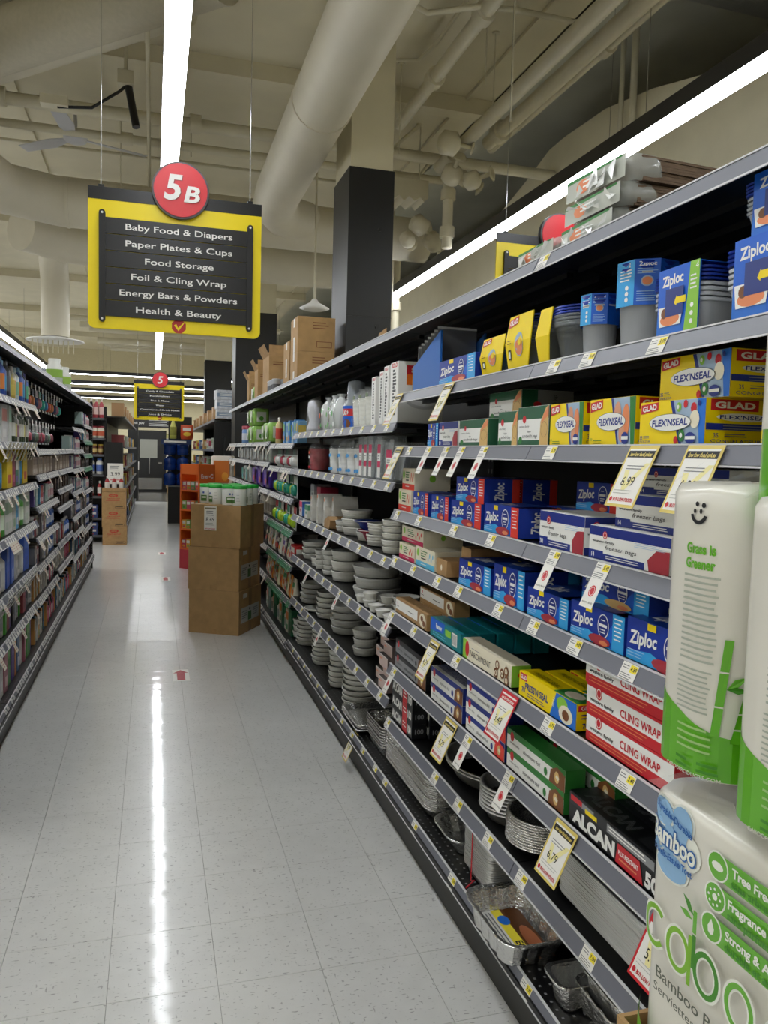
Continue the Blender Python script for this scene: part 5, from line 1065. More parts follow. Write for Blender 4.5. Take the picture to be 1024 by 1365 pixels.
b = MB(); b.prism([(-.07, 0), (.07, 0), (.09, .05), (.03, .07), (-.06, .04)], 0, .12, KRAFT2, 'xz'); b2 = MB(); b2.box(-.05, .06, .01, .1, .05, .052, KRAFT)
thing('paper_bag', [('bag', b.mesh()), ('fold', b2.mesh())], 'crumpled brown paper bag below the napkin packs', 'bag', (RX + .015, 4.5, z), AZ)

# ================================================================ baby goods, wipes and diapers (far right units)
def bottle(r, h, body, cap, label=None, neck=.5, sh=.72, n=10, sy=1., caph=.14):
    key = ('btl', r, h, body, cap, label, neck, sh, sy, caph)
    if key in _C: return _C[key]
    b = MB(); b.lathe([(r * .9, 0), (r, h * .03), (r, h * sh), (r * neck, h * (1 - caph))], mat(body, .35), n, sy=sy)
    b.lathe([(r * neck * 1.15, h * (1 - caph)), (r * neck * 1.15, h * .99), (r * neck * .9, h)], mat(cap, .35), n, sy=sy)
    if label: b.lathe([(r * 1.012, h * .18), (r * 1.012, h * .58)], mat(label, .5), n, cap0=False, cap1=False, sy=sy)
    _C[key] = b.mesh('bottle'); return _C[key]
def sbox(w, d, h, c1, c2, c3):
    key = ('sbox', w, d, h, c1, c2, c3)
    if key in _C: return _C[key]
    b = MB(); b.box(-w / 2, w / 2, 0, d, 0, h, mat(c1, .45)); P = Print(b, F_front(w, h)); P.rect(w * .08, h * .55, w * .92, h * .88, ink(c2)); P.rect(w * .2, h * .12, w * .8, h * .34, ink(c3)); P2 = Print(b, F_right(w, d, h)); P2.rect(d * .1, h * .3, d * .9, h * .8, ink(c2))
    _C[key] = b.mesh('box'); return _C[key]
def pouch(w, h, c1, c2, c3):
    key = ('pouch', w, h, c1, c2, c3)
    if key in _C: return _C[key]
    b = MB(); b.loft([[(-w * .45, .0, 0), (w * .45, 0, 0), (w * .45, .04, 0), (-w * .45, .04, 0)], [(-w * .5, -.005, h * .2), (w * .5, -.005, h * .2), (w * .5, .045, h * .2), (-w * .5, .045, h * .2)], [(-w * .48, .012, h * .9), (w * .48, .012, h * .9), (w * .48, .026, h * .9), (-w * .48, .026, h * .9)], [(-w * .48, .018, h), (w * .48, .018, h), (w * .48, .02, h), (-w * .48, .02, h)]], mat(c1, .35))
    P = Print(b, lambda u, v, e: (u, -.004 + .018 * max(0, (v - h * .2)) / (h * .7) - .002 - e, v)); P.ell(0, h * .36, w * .3, h * .14, ink(c2)); P.rect(-w * .32, h * .6, w * .32, h * .8, ink(c3))
    _C[key] = b.mesh('pouch'); return _C[key]
def blister(w, h, c1, c2):
    key = ('blister', w, h, c1, c2)
    if key in _C: return _C[key]
    b = MB(); b.box(-w / 2, w / 2, .01, .013, 0, h, mat('cfd4d2', .4)); b.box(-w / 2, w / 2, .0095, .01, h * .72, h, mat(c1, .45)); b.lathe([(w * .3, 0), (w * .28, .012), (w * .16, .02)], mat(c2, .3), 10, 0, 0)
    q = MB(); q.box(-w / 2, w / 2, .01, .013, 0, h, mat('cfd4d2', .4)); q.box(-w / 2, w / 2, .009, .01, h * .7, h, mat(c1, .45))
    rings = [[(w * .38 * s * math.cos(2 * math.pi * k / 10), .01 - t, h * .36 + h * .28 * s * math.sin(2 * math.pi * k / 10)) for k in range(10)] for s, t in ((1, 0), (.95, .02), (.6, .035))]
    q.loft(rings, mat(c2, .25))
    _C[key] = q.mesh('blister'); return _C[key]
rg = random.Random(11)
def row(side, y0, y1, z, kinds, name, label, cat, group, inset=.02, gap=.012, zs=None):
    """fill a shelf front from y0 to y1 with the items of kinds (mesh, width), cycling"""
    y = y0; i = 0; sgn = 1 if side == 'R' else -1; rot = AZ if side == 'R' else -AZ
    while True:
        me, w, dp = kinds[i % len(kinds)]
        if y + w > y1: break
        X = (RX if side == 'R' else LX) + sgn * (inset + dp + rg.uniform(0, .015))
        thing(name, me, label, cat, (X, y + w / 2, z), rot + R(rg.uniform(-4, 4)), group)
        y += w + gap + rg.uniform(0, .006); i += 1
B_ = lambda r, h, *a, **k: (bottle(r, h, *a, **k), 2 * r, r)
X_ = lambda w, h, *a: (sbox(w, .07, h, *a), w, 0.)
P_ = lambda w, h, *a: (pouch(w, h, *a), w, 0.)
Bl = lambda w, h, *a: (blister(w, h, *a), w, 0.)
# unit five: from the top shelf down
row('R', 5.6, 6.25, 1.606, [X_(.06, .16, '7fb0d8', 'd9c25a', '3f78b8'), X_(.06, .17, '4f8fd0', '8fc36a', 'd08a4a'), X_(.06, .15, 'a3c4dd', '4f8fd0', 'c9a24a')], 'tissue_box', 'slim blue baby carton on the upper shelf', 'box', 'slim blue cartons')
thing('bottle', bottle(.03, .22, 'd9c68a', 'e9e4d8', 'c84a3a', neck=.35), 'slender cream bottle alone on the upper baby shelf', 'bottle', (RX + .05, 6.6, 1.606), AZ)
row('R', 5.6, 6.7, 1.421, [Bl(.1, .14, '2b2d30', 'd8d8d6'), Bl(.1, .14, '26584a', 'e0e0de'), Bl(.1, .14, '3a2f2f', 'b84a5a')], 'teether_pack', 'dark hanging pacifier pack with white bubble', 'blister pack', 'dark pacifier packs')
row('R', 5.6, 6.7, 1.205, [Bl(.1, .16, 'c9d0c0', '128a70'), Bl(.1, .16, 'd8d6cc', '9fc22a'), Bl(.1, .16, '2f6a58', '17957a')], 'teether_pack', 'green and teal baby bottle pack', 'blister pack', 'teal baby packs')
row('R', 5.6, 6.7, .97, [Bl(.13, .17, 'b83a44', '9fc22a'), Bl(.13, .17, 'd8d6cc', 'a9c82f'), Bl(.12, .16, '128a70', '17957a')], 'spoon_pack', 'lime green baby spoon pack with red top', 'blister pack', 'lime baby packs')
row('R', 5.78, 7.2, .716, [P_(.1, .15, 'd5d2c9', 'c84a3a', '7a5aa8'), P_(.1, .16, 'e2ded2', 'd99a3a', '3f8f5c'), P_(.1, .15, '3a3238', 'c8202c', 'd8d4c9')], 'baby_food_pouch', 'baby food pouch on the shelf above the green tags', 'pouch', 'upper baby food pouches')
row('R', 5.6, 7.2, .456, [P_(.1, .16, 'cfc9b8', 'd9772a', '3f8f5c'), P_(.1, .17, 'd98a3a', 'b83a2a', 'e2ded2'), P_(.11, .16, 'd5cfae', '3f8f5c', 'e0c23a'), P_(.1, .17, 'c84a3a', 'e2ded2', '3f8f5c')], 'baby_food_pouch', 'orange and cream baby food pouch, lower shelf', 'pouch', 'lower baby food pouches')
row('R', 5.75, 7.2, .156, [X_(.11, .2, '1f5a3c', '2f7a50', '17482f'), X_(.1, .18, 'cfc9b8', 'd9772a', '3f8f5c'), B_(.045, .16, 'd8d6ce', '2f2f33', '8f9a94')], 'cereal_box', 'green and cream baby cereal pack at floor level', 'box', 'baby cereal packs')
thing('red_toy_box', sbox(.16, .12, .12, 'c02a2a', 'e2ded2', '7a1a1a'), 'red carton right of the white pouches, by the plates', 'box', (RX + .02, 5.66, .97 - .235 + .006), AZ)
# unit six and seven
def soft_pack(w, h, d, c1, c2, c3, txt=None):
    b = MB(); rings = []
    for zz, s in ((0, .9), (.012, 1.), (h * .5, 1.03), (h - .012, 1.), (h, .88)): rings.append([(x * s, y * s + d / 2, zz) for x, y in rrect(w, d, .025, 3)])
    b.loft(rings, mat(c1, .35)); p = MB(); P = Print(p, lambda u, v, e: (u, -.016 * min(d, .2) / .2 - .004 - e, v)); P.rect(-w * .36, h * .15, w * .36, h * .85, ink(c2)); P.ell(w * .15, h * .35, w * .15, h * .14, ink(c3))
    if txt: P.text(txt, 0, h * .6, h * .12, WHITE, w=w * .5, bold=.03, rot=R(90))
    p2 = MB(); P2 = Print(p2, lambda u, v, e: (w / 2 * 1.03 + e, d / 2 + u, v)); P2.rect(-d * .3, h * .2, d * .3, h * .8, ink(c2)); P2.ell(0, h * .4, d * .14, h * .14, ink(c3))
    return [('pack', b.mesh()), ('front_print', p.mesh()), ('side_print', p2.mesh())]
dp = soft_pack(.26, .2, .2, '45288e', '5a36a6', 'c2413a', 'Pampers'); wp = soft_pack(.13, .14, .14, 'd6d7d4', 'b9bcb8', 'c9cbc8'); gp = soft_pack(.16, .17, .16, '93c25a', 'd8dccd', '4f9a2f'); tp = soft_pack(.2, .17, .2, 'd5dcd8', '3f9a8f', '5a9ac0')
for k, y in enumerate((7.05, 7.45, 7.9)): thing('diaper_pack', dp, 'purple diaper pack above the white canisters', 'diapers', (RX + .02, y, 1.206), AZ, 'purple diaper packs')
for k, y in enumerate((8.5, 8.9)): thing('diaper_pack', tp, 'white and teal diaper pack left of the purple ones', 'diapers', (RX + .02, y, 1.206), AZ, 'teal diaper packs')
for k in range(9): thing('wipes_pack', wp, 'white wipes pack standing in a row over the diapers', 'wipes', (RX + .015 + .01 * (k % 2), 7.0 + .29 * k, 1.446 - (.0 if k < 4 else 0.)), AZ, 'white wipes packs')
for k, (y, dz) in enumerate(((7.05, 0), (7.3, 0), (8.2, 0), (8.2, .18), (8.5, 0), (8.5, .18))): thing('wipes_pack', gp, 'green wipes pack under the top board' if k < 2 else 'bright green pack in the stack under the top board', 'wipes', (RX + .02, y, 1.626 + dz), AZ, 'green wipes packs')
gb = MB()
thing('formula_tub', bottle(.06, .2, '7fa6dc', 'a83a4a', 'd5d9e2', neck=.9, caph=.2), 'blue tub with red lid left of the green packs', 'tub', (RX + .08, 9.2, 1.626), AZ)
row('R', 6.9, 7.7, .97 , [B_(.07, .17, 'b9b3a6', 'c9c4b6', '8f8a80', neck=.9, caph=.12)], 'formula_tin', 'greyish formula tin beside the stacked cartons', 'tin', 'formula tins')
# cartons and tins on the far top board
def open_carton(w, d, h, flap=True):
    b = MB(); t = .005; b.box(-w / 2, w / 2, 0, t, 0, h, KRAFT); b.box(-w / 2, w / 2, d - t, d, 0, h, KRAFT); b.box(-w / 2, -w / 2 + t, t, d - t, 0, h, KRAFT); b.box(w / 2 - t, w / 2, t, d - t, 0, h, KRAFT); b.box(-w / 2, w / 2, 0, d, 0, t, KRAFT)
    f = MB(); f.face([(-w / 2, 0, h), (w / 2, 0, h), (w / 2, -.05, h + .1), (-w / 2, -.05, h + .1)], KRAFT2); f2 = MB(); f2.face([(-w / 2, 0, h), (-w / 2, d, h), (-w / 2 - .09, d, h + .09), (-w / 2 - .09, 0, h + .09)], KRAFT2)
    f3 = MB(); f3.face([(w / 2, 0, h), (w / 2, d, h), (w / 2 - .02, d, h + .1), (w / 2 - .02, 0, h + .1)], KRAFT2)
    p = MB(); P = Print(p, F_right(w, d, h)); P.lines(d * .1, d * .5, h * .85, 2, h * .06, I['brn'], .4)
    return [('carton_body', b.mesh()), ('flap', f.mesh()), ('flap', f2.mesh()), ('flap', f3.mesh()), ('print', p.mesh())]
zt = 2.066
thing('open_carton', open_carton(.42, .38, .36), 'large open brown carton with raised flaps on the far top board', 'carton', (RX + .06, 7.55, zt), AZ)
thing('open_carton', open_carton(.25, .25, .3), 'smaller open brown carton beside the large open one', 'carton', (RX + .05, 8.2, zt), AZ)
thing('wipes_pack', gp, 'green pack on the top board between open cartons', 'wipes', (RX + .08, 8.65, zt), AZ)
thing('open_carton', open_carton(.2, .22, .26), 'leftmost small open carton on the far top board', 'carton', (RX + .06, 9.0, zt), AZ)
def taped(w, d, h, txt=True):
    b = MB(); b.box(-w / 2, w / 2, 0, d, 0, h, KRAFT); t = MB(); t.box(-w * .1, w * .1, -.001, .0, h * .0, h * .45, mat('d8d6d0', .4)); t.box(-w * .1, w * .1, -.001, 0, h * .75, h, mat('d8d6d0', .4)); p = MB(); P = Print(p, F_right(w, d, h)); P.rect(d * .5, h * .12, d * .92, h * .3, I['brn']); P.rect(d * .52, h * .14, d * .9, h * .28, KRAFT); P.lines(d * .4, d * .85, h * .85, 3, h * .08, I['brn'], .35)
    return [('carton_body', b.mesh()), ('tape', t.mesh()), ('print', p.mesh())]
ta = taped(.32, .3, .27)
for k, (y, dz) in enumerate(((6.35, 0), (6.35, .272), (6.72, 0), (6.72, .14))):
    thing('taped_carton', ta if k < 2 else taped(.3, .28, .138) if k == 2 else taped(.3, .28, .26), ['lower taped brown carton left of the column', 'upper taped brown carton left of the column', 'flat taped carton under a bigger one on the top board', 'wide taped carton left of the carton pair'][k], 'carton', (RX + .12, y - .0, zt + dz), AZ)
for k in range(10): thing('tin_can', bottle(.035, .11, 'a9abae', 'c4c6c8', '54565a', neck=.95, caph=.05), 'grey tin can on the top board before the cartons', 'can', (RX + .07 + .08 * (k % 2), 7.05 + .08 * (k // 2) - .12, zt), 0, 'grey tin cans')
# ================================================================ left rack goods
G_ = 'left rack goods'
def lrow(y0, y1, z, kinds, name, label, cat, inset=.02, gap=.012): row('L', y0, y1, z + .005, kinds, name, label, cat, label + 's', inset, gap)
# nearest units (3.18-5.62), by shelf from the top
for (a, b_) in ((3.3, 4.38), (4.42, 5.6)):
    near = a > 4
    w = 'nearest' if not near else 'near'
    lrow(a, b_, 1.79, [B_(.035, .2, 'd6d4d2', 'b9b4b4', 'c8485a'), B_(.036, .2, 'c9d6da', 'a9c0c8', '7fb59a'), B_(.038, .21, '2f4f9e', '6f9ac0', 'd07a3a'), B_(.036, .2, '3a5aa8', '7fb0d0', '2f8fc0'), B_(.036, .21, '33343a', '2a2a2e', '55565c'), B_(.038, .2, '3f62b8', '4f4fa0', '4fa87a'), B_(.03, .15, 'b9a24a', 'd6cfa0', 'c9b45a')], 'shampoo_bottle', 'tall shampoo bottle on the uppermost shelf of the left rack', 'bottle')
    lrow(a, a + .5, 1.55, [X_(.15, .2, 'd9dcd6', '9fd0bd', 'e6e6e2'), X_(.15, .2, 'd6d3d2', 'd48a80', 'e6e4e2')], 'lotion_box', 'wide white lotion carton above the card fringe', 'box')
    lrow(a + .52, b_, 1.55, [B_(.026, .19, '35452a', 'b9bab2', 'd8d8d2', neck=.35), B_(.026, .19, '2c3d26', 'c4c4bc', 'd0d2ca', neck=.35), B_(.026, .185, '32452a', 'b9bab2', 'd8d28a', neck=.35), B_(.028, .17, 'c9c4c4', 'b9b4b4', '9f7a8a')], 'oil_bottle', 'slim dark green bottle with white label', 'bottle')
    lrow(a, b_, 1.295, [B_(.04, .2, 'd0ccc6', 'c4c0ba', 'b9b5a8'), B_(.06, .19, '2f7fa6', '2a6f98', '3f8fb8', neck=.4), X_(.19, .215, 'd9b81f', 'e2c62f', 'b8483a'), X_(.1, .2, '8f2f52', '7a2844', 'b85a7a'), X_(.09, .17, '3f7a5a', 'd8d6cc', '6a5a9a')], 'cleanser_pack', 'colourful cleanser pack on the shelf of the yellow carton', 'pack')
    lrow(a, b_, 1.04, [B_(.05, .2, 'd06a2f', '2f9a3f', 'e2e0d8'), B_(.05, .2, '5aa84a', '2f9a3f', 'd8e6cc'), X_(.1, .2, 'cfd0c9', '8fa890', 'b9c4b4'), X_(.1, .2, 'd4d4cc', '9fb89a', 'c4ccba'), X_(.1, .2, 'c9c9c2', 'b0b4a8', '8fb08a'), X_(.07, .2, '4f9ac4', '6fb0d0', 'cfd8dc')], 'tissue_carton', 'pale green and white carton below the yellow carton shelf', 'box')
    lrow(a, b_, .745, [B_(.05, .22, 'cfccc6', 'b9b6b0', '9a9a98'), B_(.05, .22, 'd4d2cc', 'c4c0ba', 'c0c0bc'), X_(.14, .25, '3a5fb8', '4f78c9', '2f4f9e'), X_(.14, .25, '3f66c0', '4f78c9', '8fa8dc'), X_(.1, .2, 'c4c2be', 'a8a6a2', '8a8a8c')], 'detergent_pack', 'large white or blue pack beside the blue cartons', 'pack')
    lrow(a, b_, .5, [B_(.04, .2, 'd0d0cc', '2f4fa0', 'b0b4c0'), B_(.04, .2, 'c9c9c6', 'b4b4b2', '9a9ca0'), X_(.07, .19, '4fa83a', '6fc04a', '3f8f2f'), X_(.06, .19, '9a3f4a', 'b85a62', '7a2f3a'), X_(.06, .2, '55398a', '6a4aa0', '452f72'), X_(.06, .18, '2f2f33', '45454a', '6a6a70')], 'hair_colour_box', 'narrow coloured carton on the lowest raised shelf', 'box')
    lrow(a, b_, .19, [X_(.12, .26, 'c4c4c2', 'a9a9a8', 'd8d8d6'), X_(.08, .25, '9a5a68', 'b87a86', 'c9a0a6'), X_(.14, .27, '3f8f2f', '5aa83a', '2f6f28'), X_(.08, .26, '4a3080', '5f4296', '382468'), X_(.06, .24, 'c9803a', 'd89a4f', 'a8662a'), X_(.09, .25, '3f5f8f', '557aa8', 'c4ccd8')], 'floor_carton', 'tall carton at floor level in the left rack', 'box')
# big hanging tag fringe and white tag fan
for k in range(9):
    c = MB(); c.box(-.022, .022, -.002, 0, -.11, 0, mat('cfc8ae', .6)); P = Print(c, lambda u, v, e: (u, -.002 - e, v)); P.rect(-.018, -.1, -.006, -.01, mat('8a8368', .6)); P.lines(-.002, .018, -.02, 4, .018, mat('9a947c', .6))
    thing('tag_card', c.mesh(), 'cream tag card in the fringe under the lotion cartons', 'tag', (LX + .026, 4.5 + .12 * k, 1.55), (R(20), 0, -AZ), 'cream tag fringe')
for k in range(7):
    c = MB(); c.box(-.05, .05, -.002, 0, -.12, 0, mat('d2d2cc', .6)); P = Print(c, lambda u, v, e: (u, -.002 - e, v)); P.rect(-.04, -.03, .04, -.012, INKB); P.lines(-.04, .03, -.045, 3, .02, GREYT)
    thing('tag_card', c.mesh(), 'large white tag card with black heading, low on the left rack', 'tag', (LX + .03, 4.45 + .16 * k, .745), (R(24), 0, -AZ), 'white tag cards')
# second and third unit: pegged packs above, boxes below
def peg_row(y0, y1, z, n, cols, label):
    for k in range(n):
        y = y0 + (y1 - y0) * (k + .5) / n; c1, c2 = cols[k % len(cols)]
        h = MB(); me = blister(.09, .15, c1, c2)
        rod = MB(); rod.tube((0, -.03, .155), (0, .3, .155), .003, CHROME, 5); rod.box(-.014, .014, -.034, -.031, .13, .17, PAPER)
        thing('pegged_pack', [('pack', me), ('peg_hook', rod.mesh())], label, 'blister pack', (LX - .1, y, z), -AZ, label + 's')
peg_row(5.66, 7.9, 1.8, 12, [('2a6a98', '2f7fb0'), ('b0aeb0', 'c0503a'), ('c9c4b8', 'c87a4a'), ('1f2a4a', '2f3f6a'), ('b4a0a4', 'a06a80'), ('2a8f86', '2fa89a')], 'hanging pack on the upper hooks of the left rack')
peg_row(5.7, 7.3, 1.545, 9, [('a8a4a4', '8f4a56'), ('c4b8b8', 'a8485a'), ('3a3a3e', '55585a'), ('9a9c9a', '6a7a6a')], 'hanging pack on the lower hooks of the left rack')
SM = [X_(.07, .13, '4a3a78', 'd8d6d2', '8a6aa8'), X_(.1, .13, '9fb4b0', 'c0ccc8', '7f9a96'), X_(.07, .14, 'd0cdc9', '9a9a9c', '6a6a70'), B_(.03, .13, 'd4d2ce', 'b8485a', 'c9a0a6'), X_(.06, .13, '3f7a9a', '5a9ab8', 'd8dcdc'), X_(.06, .13, 'a83a44', 'c86a6a', 'd8c8c4'), X_(.07, .12, 'b8a89a', '8f7f72', 'd0c8bc')]
DK = [X_(.08, .12, '3a3a40', '55555c', '2a2a2e'), X_(.06, .13, '5f6068', 'c4c4c8', '3f4048'), X_(.06, .14, 'c4c2c0', '8a8a8e', '3a5a8a'), B_(.024, .14, '2f5aa8', 'd0d0d0', 'c4cce0'), X_(.07, .12, '8a2f38', 'c4b8b4', '4a2a2e'), X_(.06, .14, 'b0a898', '6a7a4a', 'd8d4c8')]
TL = [B_(.022, .17, '2a2c30', '3a3c40', 'c4c4c0'), B_(.022, .17, '2f6a80', 'c4ccd0', '3f8fa8'), X_(.05, .17, 'c08a4a', 'd8c8a8', '8fa84a'), X_(.05, .18, '24506a', '3f7a94', 'c4ccd0'), B_(.024, .16, 'a83a58', 'd0a8b4', 'c86a80'), X_(.05, .16, 'c9c6c0', '9a9a96', '6a6a68')]
wz = ['upper', 'upper middle', 'middle', 'lower middle', 'lower', 'lowest']
for u in range(2, 6):
    y0 = LY0[u] + .03; y1 = y0 + 1.16; uu = ['', '', 'second', 'third', 'fourth', 'last'][u]
    zs = sorted([.19] + LZ[u])
    for i, zz in enumerate(zs):
        if u in (2, 3) and zz > 1.4: continue
        if u == 4 and zz > 1.6: continue
        K = (TL if i < 2 else DK if i < 4 else SM); K = K[(u + i) % 3:] + K[:(u + i) % 3]
        hmax = (zs[i + 1] if i + 1 < len(zs) else 2.06) - zz
        K = [k for k in K if max(v.co.z for v in k[0].vertices) < hmax - .045]
        if not K: K = [X_(.09, .09, '4a3a34', '8a7a6c', '2a2422'), X_(.08, .08, '33343a', 'b0aeb0', '55565c')]
        for Q, nq, lq, cq in (([k for k in K if k[2] > 0], 'care_bottle', 'bottle', 'bottle'), ([k for k in K if k[2] == 0], 'care_carton', 'carton', 'box')):
          if Q: lrow(y0 + (.8 if cq == 'bottle' else 0) * .9, y1 if cq == 'bottle' else y0 + (.7 if len(Q) < len(K) else 1.16), zz, Q, nq, 'small care ' + lq + ', %s left unit, shelf %s from floor' % (uu, ORD[i]), cq, inset=.015)
for k, (y, c) in enumerate(((7.55, '8fb84a'), (8.3, '9ac04f'), (9.9, 'b0b0aa'))):
    if k < 2:
        b = MB(); b.lathe([(.09, 0), (.1, .02), (.1, .24), (.07, .27), (.075, .32), (.07, .33)], mat('d8d9d2', .4), 18); l = MB(); l.lathe([(.1015, .1), (.1015, .2)], mat(c, .5), 18, cap0=False, cap1=False); l2 = MB(); l2.lathe([(.1015, .04), (.1015, .1)], mat('b8c0b4', .5), 18, cap0=False, cap1=False)
        thing('powder_tub', [('jar', b.mesh()), ('green_band', l.mesh()), ('lower_band', l2.mesh())], ['nearer', 'farther'][k] + ' white and green powder tub on top of the left rack', 'tub', (LX - .1, y, 2.066), 0).scale = (.68, .68, .72)
# ================================================================ paper towel packs beside the rack
TOW = mat('dedbd0', .34, var=.03, scale=12, bump=.12, coat=.5, crough=.12); TGRN = mat('5fae1c', .32, coat=.5); TGRD = mat('3f8a1c', .35); TGRL = mat('9ec47a', .4); TTXT = mat('a9afa2', .5)
def wrap_map(w, d, r, z0=0., lift=0.):
    """wrap (u, v) round a rounded-rectangle column; u = 0 at the middle of the front face"""
    def f(u, v, e):
        s = abs(u); sg = 1 if u >= 0 else -1; fl = w / 2 - r; q = r * math.pi / 2; e += lift
        if s <= fl: x, y = s, -e
        elif s <= fl + q: a = (s - fl) / r; x, y = fl + (r + e) * math.sin(a), r - (r + e) * math.cos(a)
        else: x, y = w / 2 + e, r + (s - fl - q)
        return (sg * x, y, z0 + v)
    return f
def towel_body(w, d, h, r, seed):
    rr = random.Random(seed); b = MB(); rings = []
    for t, s in ((0, .93), (.015, .985), (.04, 1.), (.3, 1.), (.6, 1.), (.9, 1.), (.965, 1.), (.99, .95), (1.0, .8), (1.003, .3)):
        rings.append([(x * s, y * s + d / 2, h * t + (rr.uniform(-.002, .002) if t > .98 else 0)) for x, y in rrect(w, d, r, 6)])
    b.loft(rings, TOW)
    k = MB(); k.face([(-w * .2, d * .2, h), (w * .1, d * .15, h + .003), (w * .16, d * .5, h + .02), (-w * .3, d * .45, h + .015)], FILM); k.face([(-w * .5, d * .05, h * .985), (-w * .25, d * .0, h * 1.0), (-w * .3, d * .2, h + .028)], FILM)
    return b, k
def towel_narrow(seed):
    w, d, h, r = .128, .25, .335, .05; b, k = towel_body(w, d, h, r, seed); p = MB(); W0 = wrap_map(w, d, r); P = Print(p, lambda u, v, e: W0(u + .052, v, e))
    uw = .115
    n = 16; e = P.up()
    W = lambda u: .075 - .022 * math.sin((u + .06) * 18)                       # top of the green wave
    us = [-.15 + .22 * i / n for i in range(n + 1)]
    for i in range(n): p.face([P.f(us[i], -.004 + .008, e), P.f(us[i + 1], .004, e), P.f(us[i + 1], W(us[i + 1]), e), P.f(us[i], W(us[i]), e)], TGRN)
    P.text('Grass is', -.034, .262, .011, TGRN, w=.042, bold=.04); P.text('Greener', -.034, .245, .011, TGRN, w=.042, bold=.04)
    P.lines(-.056, -.006, .232, 15, .0068, TTXT, .35, .12, 8); P.lines(-.056, -.008, .117 + .002, 0, .006, TTXT)
    for q in range(3): P.k = 3
    P.lines(-.058, -.01, .125, 9, .0058, TTXT, .35, .12, 8)
    # smiling face mark
    P.ring(-.038, .302, .013, .013, .0045, INKB, 12, 190, 345); P.ell(-.044, .304, .0022, .003, INKB, 8); P.ell(-.034, .304, .0022, .003, INKB, 8); P.ell(-.04, .312, .003, .003, INKB, 8); P.ell(-.03, .311, .003, .003, INKB, 8)
    # bamboo stalks
    def stalk(u0, v0, u1, v1, t):
        P.poly([(u0 - t, v0), (u0 + t, v0), (u1 + t, v1), (u1 - t, v1)], TGRN); um, vm = (u0 + u1) / 2, (v0 + v1) / 2
        for q in (.3, .66): P.poly([(u0 + (u1 - u0) * q - t, v0 + (v1 - v0) * q), (u0 + (u1 - u0) * q + t, v0 + (v1 - v0) * q), (u0 + (u1 - u0) * q + t, v0 + (v1 - v0) * q + .0018), (u0 + (u1 - u0) * q - t, v0 + (v1 - v0) * q + .0018)], TOW)
        P.poly([(um + t, vm), (um + .016, vm + .004), (um + .026, vm + .016), (um + .012, vm + .012)], TGRN); P.poly([(um + t, vm), (um + .016, vm - .004), (um + .028, vm + .0), (um + .014, vm + .004)], TGRD)
    stalk(-.004, .055, .006, .165, .0045); stalk(.016, .05, .026, .1, .0045)
    P.lines(-.05, -.005, .06, 4, .008, TGRL, .3, .25, 8); P.lines(-.05, -.03, .022, 2, .008, TGRD, .4, .2, 6); P.lines(-.02, .004, .022, 2, .008, TGRD, .4, .2, 6)
    P.text('CABOOPRODUCTS.COM', -.03, .006, .0045, TOW, w=.07)
    # glimpse of the front panel on the far side
    P.ell(.066, .21, .012, .05, TGRL, 10)
    return [('wrapped_rolls', b.mesh()), ('loose_film', k.mesh()), ('pack_print', p.mesh())]
CL = .028
